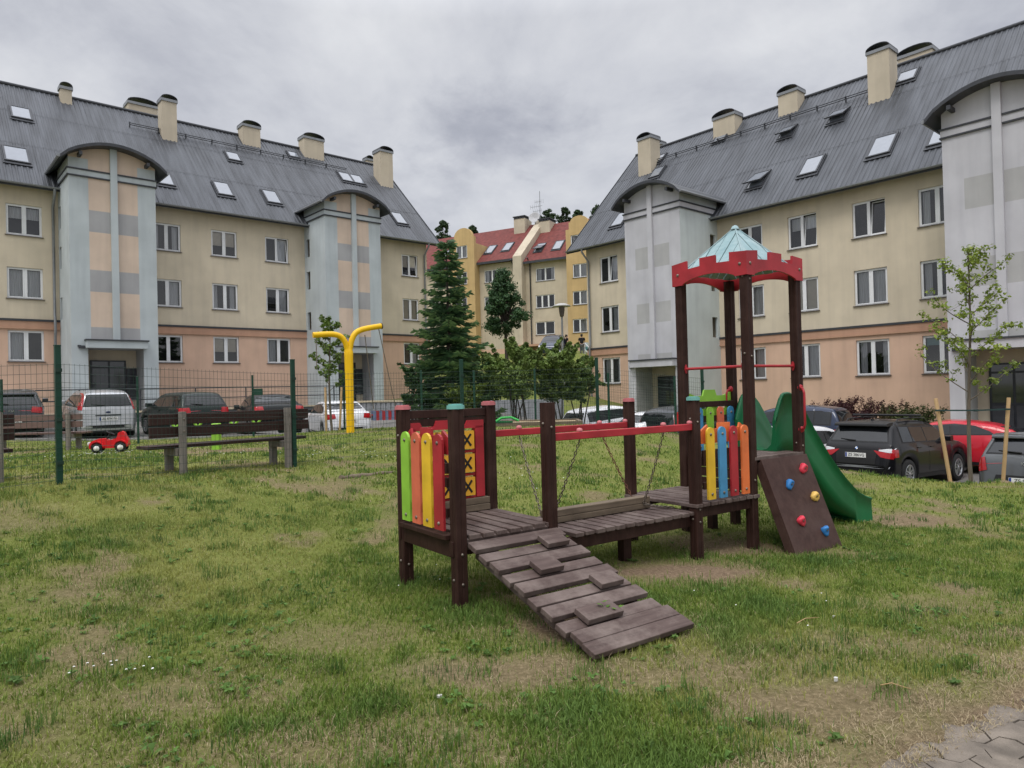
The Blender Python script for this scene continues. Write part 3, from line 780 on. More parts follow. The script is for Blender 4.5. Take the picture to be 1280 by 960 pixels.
    prof = [(x0 - .06, z1 - .02), (x1 + .09, z1 - .02), (x1 + .09, z1 + .05), (x1 - .08, z1 + .05), (x1 - .10, z1 + .01), (x1 - .22, z1 + .01), (x1 - .24, z1 + .06), (x0 + .2, z1 + .06), (x0 + .18, z1 + .01), (x0 + .06, z1 + .01), (x0 + .04, z1 + .05), (x0 - .06, z1 + .05)]
    fr.prism(prof, (0, y - .03, 0), (1, 0, 0), (0, 0, 1), (0, .06, 0))
    ch = (z1 - z0 - .02) / 3
    for k in range(3): fr.bx(x0, x1, y - .02, y + .02, z0 + k * ch - .012, z0 + k * ch + .012)
    panel = fr.build('game_panel', M_red, root, .003)
    cw = (x1 - x0) / 3
    for i in range(3):
        for k in range(3):
            cx, cz = x0 + (i + .5) * cw, z0 + (k + .5) * ch
            b = MB(); s = min(cw, ch) * .385
            b.box((cx, y, cz), (s * 2, .09, s * 2.1), 0)
            for sg in (-1, 1):
                T = Matrix.Translation((cx, y, cz)) @ Matrix.Rotation(sg * R(38), 4, 'Y')
                for fy in (-.0462, .0462): b.box((0, fy + .0004 * sg, 0), (s * .26, .003, s * 1.75), 1, T)
                T2 = Matrix.Translation((cx, y, cz)) @ Matrix.Rotation(PI / 2, 4, 'Z') @ Matrix.Rotation(sg * R(38), 4, 'Y')
                for fy in (-s - .001, s + .001): b.box((0, fy + .0004 * sg, 0), (.02, .003, s * 1.6), 1, T2)
            b.build('cross_tile', [M_xyellow, M_black], panel)

    # ---- ramp going down from the front of the first deck
    y_t, z_t, y_b, z_b = YF - .03, .475, -2.30, .035
    Lr = math.hypot(y_t - y_b, z_t - z_b); sl = math.atan2(z_t - z_b, y_t - y_b)
    T = Matrix.Translation((0, y_t, z_t)) @ Matrix.Rotation(sl, 4, 'X')          # local -y runs down the ramp
    xl, xr = .05, .905
    rp = MB()
    for xx in (xl + .08, xr - .12): rp.bx(xx, xx + .04, -Lr + .03, -.02, -.125, -.038, 0, T)
    rp.bx(xl - .0, xr, .0, .05, -.06, .03, 0, T)
    npk = 8; pw = (Lr - .24) / npk
    for i in range(npk):
        up = .014 if i % 2 == 0 else .0
        j = rr.uniform(-.008, .008)
        rp.bx(xl + j, xr + j, -(i + 1) * pw + (.020 if up else .024), -i * pw - (.010 if up else .022), -.040 + up, up + rr.uniform(-.001, .001), 0, T)
    for i in range(2):
        w = .118; y0 = -npk * pw - .004 - i * (w + .004)
        rp.bx(xl - .01 * i, xr + .004 * i, y0 - w, y0, -.012, .026, 0, T)
    ramp = rp.build('ramp', M_plank, root, .005)
    for i, (cx, w) in enumerate(((.70, .21), (.40, .21), (.70, .21), (.36, .30))):
        cb = MB(); yc = -(2 * i + 1) * pw - .05
        cb.bx(cx - w / 2 + .0, cx + w / 2, yc - .088, yc + .055, .0155, .056, 0, T)
        cb.build('cleat', M_plank, ramp, .004)

    # ---- bridge: low plank deck, swinging log on chains, red beams
    bd = planks('bridge_deck', X[1] + .24, X[2] + .02, YF - .02, YB - .04, .40, 13, 'y', gap=.028)
    mb = MB()
    for yy in (YF + .03, YB - .10): mb.bx(X[1] + .22, X[2] + .03, yy, yy + .045, .255, .362)
    mb.build('bridge_beam', M_post, bd, .004)
    for yy in (YF, YB):
        mb = MB(); mb.bx(X[1] + h + .001, X[2] - h - .001, yy - .026, yy + .026, 1.182, 1.244)
        rb = mb.build('red_beam', M_red, root, .006)
        for xx in (X[1] + .34, X[2] - .425, X[2] - .06):
            mb = MB(); mb.lathe([(0, .03), (.022, .024), (.028, .008), (.026, 0)], (xx, yy, 1.247), (0, 0, 1), 10)
            mb.build('beam_cap', M_pink, rb)
    yl = -.40
    mb = MB(); mb.bx(X[1] + .30, X[1] + 1.60, yl - .055, yl + .055, .462, .522); mb.bx(X[1] + .30, X[1] + 1.60, yl - .055, yl + .055, .405, .46)
    mb.build('swinging_log', M_beamwood, root, .006)
    def chain(p0, p1, material, sag=.02):
        mb = MB(); p0, p1 = Vector(p0), Vector(p1); L = (p1 - p0).length; step = .034; n = int(L / step)
        d = (p1 - p0) / n
        for i in range(n):
            t = (i + .5) / n; c = p0.lerp(p1, t) + Vector((0, 0, -sag * 4 * t * (1 - t)))
            dn = d.normalized(); e = dn.orthogonal().normalized()
            if i % 2: e = dn.cross(e)
            e = Matrix.Rotation(rr.uniform(-.4, .4), 3, dn) @ e
            pts = []
            for q in range(9):
                a = 2 * PI * q / 8
                pts.append(c + dn * (.021 * math.sin(a)) + e * (.0105 * math.cos(a)))
            mb.tube(pts, .0046, 5, 0, caps=False)
        return mb.build('chain', material, root)
    chain((X[1] + .34, YF, 1.175), (X[1] + .335, yl - .06, .44), M_chain)
    chain((X[2] - .425, YF, 1.175), (X[1] + 1.50, yl - .06, .46), M_chain)
    chain((X[1] + .34, YB, 1.175), (X[1] + .335, yl + .06, .44), M_chain)
    chain((X[2] - .425, YB, 1.175), (X[1] + 1.50, yl + .06, .46), M_rust)
    chain((X[1] + 1.50, yl - .06, .46), (X[1] + 1.76, yl - .22, .412), M_chain, .01)

    # ---- second deck and tower platform
    d2 = planks('deck', X[2] - .07, X[3] + .06, YF - .06, YB + .05, .475, 9, 'y', gap=.022)
    mb = MB()
    mb.bx(X[2] + h, X[3] - h, YF - .02, YF + .025, .335, .437); mb.bx(X[2] + h, X[3] - h, YB - .02, YB + .025, .335, .437)
    mb.build('deck_frame', M_post, d2, .004)
    pf = planks('platform', X[3] + .0, X[4] + .0, YF - .055, YB + .05, .855, 8, 'x', gap=.01)
    mb = MB()
    mb.bx(X[3] + h, X[4] - h, YF - .02, YF + .03, .72, .817); mb.bx(X[3] + h, X[4] - h, YB - .03, YB + .02, .72, .817)
    mb.bx(X[3] - .02, X[3] + .03, YF + h, YB - h, .72, .817); mb.bx(X[4] - .03, X[4] + .02, YF + h, YB - h, .72, .817)
    mb.build('platform_frame', M_post, pf, .004)
    mb = MB(); mb.bx(X[3] - .01, X[3] + .02, YF + h, YB - h, .50, .60); mb.bx(X[3] - .01, X[3] + .02, YF + h, YB - h, .615, .71); mb.build('riser_board', M_post, root, .003)

    # ---- red guard bars with flanges, and grab handles
    def bar(p0, p1):
        mb = MB(); mb.tube([p0, p1], .016, 10)
        d = (Vector(p1) - Vector(p0)).normalized()
        for p, s in ((Vector(p0), 1), (Vector(p1), -1)):
            a = Vector((0, 0, 1)); c = p + d * s * .006
            mb.prism([(.02 * math.cos(q * PI / 6), .052 * math.sin(q * PI / 6)) for q in range(12)], c, d.cross(a), a, d * s * .008)
        mb.build('guard_bar', M_red, root)
    zb = 1.80
    bar((X[3] - .01, YF + h, zb), (X[3] - .01, YB - h, zb)); bar((X[3] + h, YF + .01, zb), (X[4] - h, YF + .01, zb))
    def handle(x, y, z0, z1, d):
        mb = MB(); d = Vector(d)
        p = Vector((x, y, 0)); o = .085
        pts = [p + Vector((0, 0, z1)), p + d * o * .7 + Vector((0, 0, z1 - .015)), p + d * o + Vector((0, 0, z1 - .06)), p + d * o + Vector((0, 0, z0 + .06)), p + d * o * .7 + Vector((0, 0, z0 + .015)), p + Vector((0, 0, z0))]
        mb.tube(pts, .013, 8)
        for z in (z0, z1): mb.lathe([(0, .008), (.034, .006), (.036, 0)], p + Vector((0, 0, z)), d, 10)
        mb.build('grab_handle', M_red, root)
    handle(X[4] - .02, YF - h, 1.10, 1.56, (-.5, -.86, 0)); handle(X[4] - h, YB - .02, 1.16, 1.56, (-1, 0, 0))

    # ---- castle parapet boards and pyramid roof
    zb0, zt0 = 2.74, 2.985
    Lp = m + .13; nq = 10
    for k, (o, ex, ez) in enumerate((((X[3] - .065, YF - .065, 0), (1, 0, 0), (0, .024, 0)), ((X[4] + .065, YF - .041, 0), (0, 1, 0), (-.024, 0, 0)), ((X[4] + .041, YB + .065, 0), (-1, 0, 0), (0, -.024, 0)), ((X[3] - .065, YB + .041, 0), (0, -1, 0), (.024, 0, 0)))):
        L = Lp if k % 2 == 0 else Lp - .048
        if k == 2: L = Lp - .048 + .024
        if k == 3: L = Lp - .048
        pr = [(0, zb0)]
        pr.append((.13, zb0))
        for q in range(nq + 1):
            t = q / nq; pr.append((.13 + (L - .26) * t, zb0 + .012 + .065 * math.sin(PI * t) ** .8))
        pr += [(L - .13, zb0), (L, zb0)]
        # merlons
        top = zt0; nd = .075
        pr += [(L, top), (L - .19, top + .018), (L - .19, top - nd), (L * .61, top - nd + .01), (L * .61, top + .02), (L * .39, top + .02), (L * .39, top - nd + .01), (.19, top - nd), (.19, top + .018), (0, top)]
        mb = MB(); mb.prism(pr, o, ex, (0, 0, 1), ez)
        nrm = -Vector(ez).normalized()
        for a in (.06, L - .06): bolt(mb, Vector(o) + Vector(ex) * a + Vector((0, 0, zb0 + .12)), nrm, .019, 1)
        mb.build('castle_parapet', [M_red, M_bolt], root, .003)
    # boarded pyramid roof: overlapping boards on every slope
    mb = MB(); cx, cy = (X[3] + X[4]) / 2, (YF + YB) / 2; hw = m / 2 + .0; zr0, zr1 = 2.88, 3.375
    for k in range(4):
        Tk = Matrix.Translation((cx, cy, 0)) @ Matrix.Rotation(k * PI / 2, 4, 'Z')
        nb = 7
        edges = [-hw + 2 * hw * i / nb for i in range(nb + 1)]
        # boards run up the slope; clip each at the hips
        for i in range(nb):
            a, b = edges[i] + .006, edges[i + 1] - .006
            def top_at(x): return 1 - abs(x) / hw
            lift = .006 * (i % 2)
            def P(x, t): return Vector((x, -hw * (1 - t), zr0 + (zr1 - zr0) * t + lift))
            pts = [P(a, 0), P(b, 0), P(b, top_at(b))]
            if a < 0 < b: pts.append(P(0, 1))
            pts.append(P(a, top_at(a)))
            nn = Vector((0, -(zr1 - zr0), hw)).normalized() * .016
            n_ = len(pts); vs = [p - nn for p in pts] + pts
            fs = [tuple(range(n_ - 1, -1, -1)), tuple(range(n_, 2 * n_))] + [(q, (q + 1) % n_, n_ + (q + 1) % n_, n_ + q) for q in range(n_)]
            mb.add(vs, fs, 0, False, Tk)
    for k in range(4):
        Tk = Matrix.Translation((cx, cy, 0)) @ Matrix.Rotation(k * PI / 2, 4, 'Z')
        mb.tube([(-hw, -hw, zr0 + .006), (0, 0, zr1 + .006)], .009, 6, 0, Tk)
    mb.lathe([(0, .03), (.03, .018), (.05, -.02)], (cx, cy, zr1), (0, 0, 1), 8)
    # soffit rafters seen from below
    mb.build('pyramid_roof', M_tealroof, root)

    # ---- climbing wall on the near side of the tower
    yt, zt, yb, zb1 = YF - .07, .83, YF - .46, -.14
    Lc = math.hypot(yt - yb, zt - zb1); ac = math.atan2(zt - zb1, yt - yb)
    T = Matrix.Translation((0, yt, zt)) @ Matrix.Rotation(ac, 4, 'X')     # local -y runs down
    cw_ = MB(); xa, xb = X[3] + .075, X[4] + .03
    cw_.bx(xa, xb, -Lc, 0, -.02, 0, 0, T)
    cw_.bx(xa, xa + .035, -Lc + .02, -.02, -.105, -.0202, 0, T); cw_.bx(xb - .035, xb, -Lc + .02, -.02, -.105, -.0202, 0, T)
    cw = cw_.build('climbing_wall', M_climb, root, .004)
    hm = [mat('blue_hold', (.03, .18, .46), .45, .1), mat('red_hold', (.62, .04, .07), .45, .1), mat('yellow_hold', (.75, .48, .12), .45, .1)]
    for fx, fy, c, q in ((.37, .29, 0, 0), (.78, .155, 1, 1), (.79, .455, 2, 2), (.32, .66, 1, 3), (.73, .80, 0, 4)):
        hb = MB(); r0 = random.Random(q + 20)
        c0 = Vector((xa + (xb - xa) * fx, -Lc * fy, 0))
        n = 11; rings = []
        for k, (rad, z) in enumerate(((.048, -.002), (.054, .014), (.046, .034), (.026, .046), (.012, .040))):
            rings.append([c0 + Vector((rad * (1 + .28 * math.sin(2 * a + q) + r0.uniform(-.1, .1)) * math.cos(a), rad * (1 + .2 * math.cos(3 * a + q)) * math.sin(a), z * (1 + .45 * math.sin(a)))) for a in [2 * PI * i / n for i in range(n)]])
        vs = [p for rg in rings for p in rg]
        fs = [(k * n + i, k * n + (i + 1) % n, (k + 1) * n + (i + 1) % n, (k + 1) * n + i) for k in range(4) for i in range(n)] + [tuple(4 * n + i for i in range(n))]
        hb.add(vs, fs, 0, True, T)
        hb.lathe([(0, .006), (.010, .005), (.011, 0)], T @ (c0 + Vector((0, 0, .040))), T.to_3x3() @ Vector((0, 0, 1)), 8, 1)
        hb.build('climbing_hold', [hm[c], M_bolt], cw)

    # ---- slide: a chute with high hooded sides at the top
    path = [(-.20, .87), (0, .865), (.12, .85), (.26, .79), (.48, .635), (.74, .43), (1.0, .245), (1.22, .15), (1.42, .105), (1.60, .095), (1.74, .085)]
    hood = [.60, .64, .64, .60, .50, .43, .38, .32, .25, .20, .17]
    def interp(a, t):
        i = min(int(t), len(a) - 2); f = t - i
        def at_(k): return a[max(0, min(len(a) - 1, k))]
        p0, p1, p2, p3 = at_(i - 1), at_(i), at_(i + 1), at_(i + 2)
        return .5 * (2 * p1 + (p2 - p0) * f + (2 * p0 - 5 * p1 + 4 * p2 - p3) * f * f + (3 * p1 - p0 - 3 * p2 + p3) * f ** 3)
    N = 50; sec = []; ycen = (YF + YB) / 2
    for k in range(N + 1):
        t = k / N * (len(path) - 1)
        px = interp([p[0] for p in path], t) + X[4] + .02; pz = interp([p[1] for p in path], t); hh = interp(hood, t)
        pz -= .12 * min(1, max(0, (t - 3) / 6))
        if t < .7: hh *= .55 + .45 * (t / .7)
        wi = .235 + .035 * min(1, t / 6); wo = wi + .028
        bot = max(pz - .10, -.5)
        if t > 7.6: bot = -.32
        # closed section: outer left bottom, up over the lip, down inside, across, up inside right, lip, outer right bottom
        s_ = []
        for q in range(4): s_.append((-wo - .015 * (1 - q / 3), bot + (pz + hh - .03 - bot) * q / 3))
        s_ += [(-wo - .022, pz + hh - .012), (-wo + .004, pz + hh + .006), (-wi + .004, pz + hh - .012)]
        s_ += [(-wi + .01, pz + hh * .55), (-wi + .03, pz + .06), (-wi + .085, pz + .008), (-.08, pz - .006)]
        s_ = s_ + [(-y_, z_) for y_, z_ in reversed(s_)]
        sec.append([(px, ycen + y_, z_) for y_, z_ in s_])
    ns = len(sec[0]); sb = MB()
    fs = [(k * ns + i, (k + 1) * ns + i, (k + 1) * ns + (i + 1) % ns, k * ns + (i + 1) % ns) for k in range(N) for i in range(ns)]
    sb.add([p for s_ in sec for p in s_], fs, 0, True)
    sb.add(sec[0], [tuple(range(ns))], 0); sb.add(sec[-1], [tuple(range(ns - 1, -1, -1))], 0)
    sl_ = sb.build('slide', M_slide, root)
play()

# a weed growing through the ramp
def weed():
    c = W_play(.47, -2.0, .12)
    t = thing('weed', 'small green weed growing up between the ramp planks', 'plant', (c.x, c.y, c.z - .08))
    V, Q, Cc = [], [], []; b = 0; r0 = random.Random(4)
    mb = MB()
    for s in range(4):
        a = s * 1.6 + .4; L = .10 + .06 * r0.random()
        p0 = Vector((0, 0, 0)); p1 = Vector((math.cos(a) * L * .5, math.sin(a) * L * .5, L * 1.1)); mb.tube([p0, p0.lerp(p1, .5) + Vector((0, 0, .02)), p1], .002, 4)
        for q in range(6):
            o = np.array(p0.lerp(p1, .45 + .11 * q)) + [0, 0, .015]; an = r0.random() * 6.3; ll = .035 + .02 * r0.random()
            d = np.array([math.cos(an), math.sin(an), .25]) * ll; pz = np.array([-math.sin(an), math.cos(an), 0]) * ll * .38
            V += [o, o + d * .5 + pz, o + d, o + d * .5 - pz]; Cc += [np.array([.09, .19, .02]) * (.8 + .5 * r0.random())] * 4; Q.append([b, b + 1, b + 2, b + 3]); b += 4
    link('leaves', mesh_np('leaves', np.array(V), [np.array(Q)], M_leaf, np.array(Cc)), t)
    mb.build('stem', mat('stem_green', (.08, .15, .03), .7, .1), t)
def W_play(x, y, z):
    return Matrix.Translation(PLAY_O) @ Matrix.Rotation(PLAY_A, 4, 'Z') @ Vector((x, y, z))
weed()
# ================================================================== APARTMENT HOUSES
def opening_wall(mb, x0, x1, z0, z1, holes, y, colour, depth=.12, extra_x=(), extra_z=()):
    """sheet in the y plane with rectangular openings and reveals; colour(xc, zc) -> material index"""
    xs = sorted(set([x0, x1] + [h[0] for h in holes] + [h[1] for h in holes] + list(extra_x)))
    zs = sorted(set([z0, z1] + [h[2] for h in holes] + [h[3] for h in holes] + list(extra_z)))
    xs = [x for x in xs if x0 <= x <= x1]; zs = [z for z in zs if z0 <= z <= z1]
    for a, b in zip(xs[:-1], xs[1:]):
        for c, d in zip(zs[:-1], zs[1:]):
            if b - a < 1e-6 or d - c < 1e-6: continue
            xc, zc = (a + b) / 2, (c + d) / 2
            if any(h[0] < xc < h[1] and h[2] < zc < h[3] for h in holes): continue
            mb.quad((a, y, c), (b, y, c), (b, y, d), (a, y, d), colour(xc, zc))
    for a, b, c, d in holes:
        k = colour((a + b) / 2, d + .05)
        y2 = y + depth
        mb.quad((a, y, c), (a, y2, c), (a, y2, d), (a, y, d), k); mb.quad((b, y, c), (b, y, d), (b, y2, d), (b, y2, c), k)
        mb.quad((a, y, d), (a, y2, d), (b, y2, d), (b, y, d), k); mb.quad((a, y, c), (b, y, c), (b, y2, c), (a, y2, c), k)

WIN = {}
def window_meshes(w, h, split, tilt=0):
    """frame, pane, sill and curtain meshes of a window, centred on its opening in the facade plane"""
    key = (round(w, 2), round(h, 2), split, tilt)
    if key in WIN: return WIN[key]
    f = MB(); y0, y1 = .075, .135; b = .042
    f.bx(-w/2, -w/2 + b, y0, y1, -h/2, h/2); f.bx(w/2 - b, w/2, y0, y1, -h/2, h/2)
    f.bx(-w/2 + b, w/2 - b, y0, y1, -h/2, -h/2 + b); f.bx(-w/2 + b, w/2 - b, y0, y1, h/2 - b, h/2)
    sx = []
    if split == 2: f.bx(-.036, .036, y0 - .006, y1, -h/2 + b, h/2 - b); sx = [(-w/2 + b, -.036), (.036, w/2 - b)]
    elif split == 3:
        for q in (-w/6, w/6): f.bx(q - .04, q + .04, y0 - .006, y1, -h/2 + b, h/2 - b)
        sx = [(-w/2 + b, -w/6 - .04), (-w/6 + .04, w/6 - .04), (w/6 + .04, w/2 - b)]
    else: sx = [(-w/2 + b, w/2 - b)]
    cb = .044
    for i, (a, c) in enumerate(sx):
        yo = -.012
        if tilt == 1 and i == len(sx) - 1: continue
        f.bx(a, a + cb, y0 + yo, y1 - .02, -h/2 + b, h/2 - b); f.bx(c - cb, c, y0 + yo, y1 - .02, -h/2 + b, h/2 - b)
        f.bx(a + cb, c - cb, y0 + yo, y1 - .02, -h/2 + b, -h/2 + b + cb); f.bx(a + cb, c - cb, y0 + yo, y1 - .02, h/2 - b - cb, h/2 - b)
    if tilt == 1:   # right casement tipped inwards
        a, c = sx[-1]; T = Matrix.Translation((0, y0 + .03, -h/2 + b)) @ Matrix.Rotation(R(-8), 4, 'X')
        hh = h - 2 * b
        f.bx(a, a + cb, -.02, .02, 0, hh, 0, T); f.bx(c - cb, c, -.02, .02, 0, hh, 0, T); f.bx(a + cb, c - cb, -.02, .02, 0, cb, 0, T); f.bx(a + cb, c - cb, -.02, .02, hh - cb, hh, 0, T)
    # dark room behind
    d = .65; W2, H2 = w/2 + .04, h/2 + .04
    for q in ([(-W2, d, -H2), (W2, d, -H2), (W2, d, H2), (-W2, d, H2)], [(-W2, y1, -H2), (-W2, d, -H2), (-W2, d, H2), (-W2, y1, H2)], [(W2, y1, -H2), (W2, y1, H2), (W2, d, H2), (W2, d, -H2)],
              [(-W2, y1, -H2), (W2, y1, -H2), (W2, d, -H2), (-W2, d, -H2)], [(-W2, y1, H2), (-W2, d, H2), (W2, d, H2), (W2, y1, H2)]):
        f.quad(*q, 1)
    fm = f.mesh('window', [M_white, M_dark])
    p = MB()
    for i, (a, c) in enumerate(sx):
        if tilt == 1 and i == len(sx) - 1:
            T = Matrix.Translation((0, y0 + .03, -h/2 + b)) @ Matrix.Rotation(R(-8), 4, 'X')
            p.add([(a + cb, 0, cb), (c - cb, 0, cb), (c - cb, 0, h - 2*b - cb), (a + cb, 0, h - 2*b - cb)], [(0, 1, 2, 3)], 0, False, T)
        else: p.quad((a + cb, y0 + .02, -h/2 + b + cb), (c - cb, y0 + .02, -h/2 + b + cb), (c - cb, y0 + .02, h/2 - b - cb), (a + cb, y0 + .02, h/2 - b - cb))
    pm = p.mesh('pane', M_pane)
    s = MB(); s.prism([(-.06, -.012), (.08, .012), (.08, -.012), (-.045, -.04), (-.06, -.04)], (-w/2 - .05, 0, -h/2 + .002), (0, 1, 0), (0, 0, 1), (w + .1, 0, 0))
    sm = s.mesh('sill', M_sill)
    WIN[key] = (fm, pm, sm)
    return WIN[key]
CURT = {}
def curtain_mesh(w, h, kind):
    key = (round(w, 2), round(h, 2), kind)
    if key in CURT: return CURT[key]
    mb = MB(); b = .09
    def wavy(a, c, z0, z1, y, m):
        n = max(6, int((c - a) / .028)); vs = []
        for i in range(n + 1):
            x = a + (c - a) * i / n; yy = y + .022 * math.sin(i * 1.9)
            vs += [(x, yy, z0), (x, yy, z1)]
        mb.add(vs, [(2 * i, 2 * i + 2, 2 * i + 3, 2 * i + 1) for i in range(n)], m, True)
    z0, z1 = -h/2 + b, h/2 - b; a, c = -w/2 + b, w/2 - b
    if kind == 'full': wavy(a, c, z0, z1, .26, 0)
    elif kind == 'left': wavy(a, a + (c - a) * .42, z0, z1, .26, 0)
    elif kind == 'right': wavy(a + (c - a) * .55, c, z0, z1, .26, 0)
    elif kind == 'sides': wavy(a, a + (c - a) * .22, z0, z1, .26, 0); wavy(c - (c - a) * .22, c, z0, z1, .26, 0)
    elif kind == 'top': wavy(a, c, z1 - (z1 - z0) * .42, z1, .26, 0)
    elif kind == 'blind':
        mb.bx(.06, c, .19, .20, z0 + (z1 - z0) * .42, z1, 1); mb.bx(a, -.06, .19, .20, z0 + (z1 - z0) * .42, z1, 1)
    elif kind == 'blindfull': mb.bx(a, c, .19, .20, z0 + .02, z1, 1)
    elif kind == 'teal': mb.bx(a, c, .19, .20, z1 - .28, z1, 2)
    CURT[key] = mb.mesh('curtain', [M_curtain, M_blind, M_greenblind])
    return CURT[key]
def put_window(parent, x, y, z, w, h, split=2, curtain=None, tilt=0, rz=0, label=None):
    fm, pm, sm = window_meshes(w, h, split, tilt)
    f = link('window', fm, parent, 0, label); f.location = (x, y, z); f.rotation_euler = (0, 0, rz)
    link('pane', pm, f); link('sill', sm, f)
    if curtain: link('curtain', curtain_mesh(w, h, curtain), f)
    return f

SKY_M = {}
def skylight_mesh(w, l, is_open):
    k = (w, l, is_open)
    if k in SKY_M: return SKY_M[k]
    mb = MB()      # local: x across, y up the slope, z out of the roof
    def frame(T=None, z0=0, z1=.09):
        b = .075
        mb.bx(-w/2, -w/2 + b, -l/2, l/2, z0, z1, 0, T); mb.bx(w/2 - b, w/2, -l/2, l/2, z0, z1, 0, T)
        mb.bx(-w/2 + b, w/2 - b, -l/2, -l/2 + b, z0, z1, 0, T); mb.bx(-w/2 + b, w/2 - b, l/2 - b, l/2, z0, z1, 0, T)
        mb.bx(-w/2 + b, w/2 - b, -l/2 + b, l/2 - b, z0 + .03, z1 - .02, 1, T)
    if is_open:
        frame(None, -.01, .06)
        T = Matrix.Translation((0, .05, .13)) @ Matrix.Rotation(R(-16), 4, 'X'); frame(T, 0, .06)
        mb.bx(-w/2 - .03, w/2 + .03, -l/2 - .12, -l/2 - .005, .0, .03, 0)
    else:
        frame()
        mb.bx(-w/2 - .06, w/2 + .06, -l/2 - .16, -l/2 - .005, .0, .03, 0)
        mb.bx(-w/2 - .05, -w/2 - .004, -l/2, l/2 + .05, .0, .04, 0); mb.bx(w/2 + .004, w/2 + .05, -l/2, l/2 + .05, .0, .04, 0)
    SKY_M[k] = mb.mesh('skylight', [M_trim, M_skyglass])
    return SKY_M[k]

def chimney(roof, x, y, w, d, zb, zt, style=0):
    """rendered stack with a sheet band and a curved cowl"""
    mb = MB()
    mb.bx(x - w/2, x + w/2, y - d/2, y + d/2, zb, zt, 0)
    mb.bx(x - w/2 - .05, x + w/2 + .05, y - d/2 - .05, y + d/2 + .05, zt + .001, zt + .14, 1)
    mb.bx(x - w/2 - .02, x + w/2 + .02, y - d/2 - .02, y + d/2 + .02, zb + .0, zb + .06, 1)
    n = 10; rise = .17 + .06 * w
    for k in range(4):
        sx, sy = (k % 2) * 2 - 1, (k // 2) * 2 - 1
        mb.bx(x + sx * (w/2 - .06) - .03, x + sx * (w/2 - .06) + .03, y + sy * (d/2 - .06) - .03, y + sy * (d/2 - .06) + .03, zt + .141, zt + .22, 2)
    def arc(t, off): return (x + (w/2 + .04) * math.cos(PI * (1 - t)), zt + .17 + off + rise * math.sin(PI * t))
    out = [arc(i / n, .0) for i in range(n + 1)]; inn = [arc(i / n, -.035) for i in range(n, -1, -1)]
    mb.prism(out + inn, (0, y - d/2 - .06, 0), (1, 0, 0), (0, 0, 1), (0, d + .12, 0), 2)
    return mb.build('chimney', [M_cream2, M_gutter, M_trim], roof)

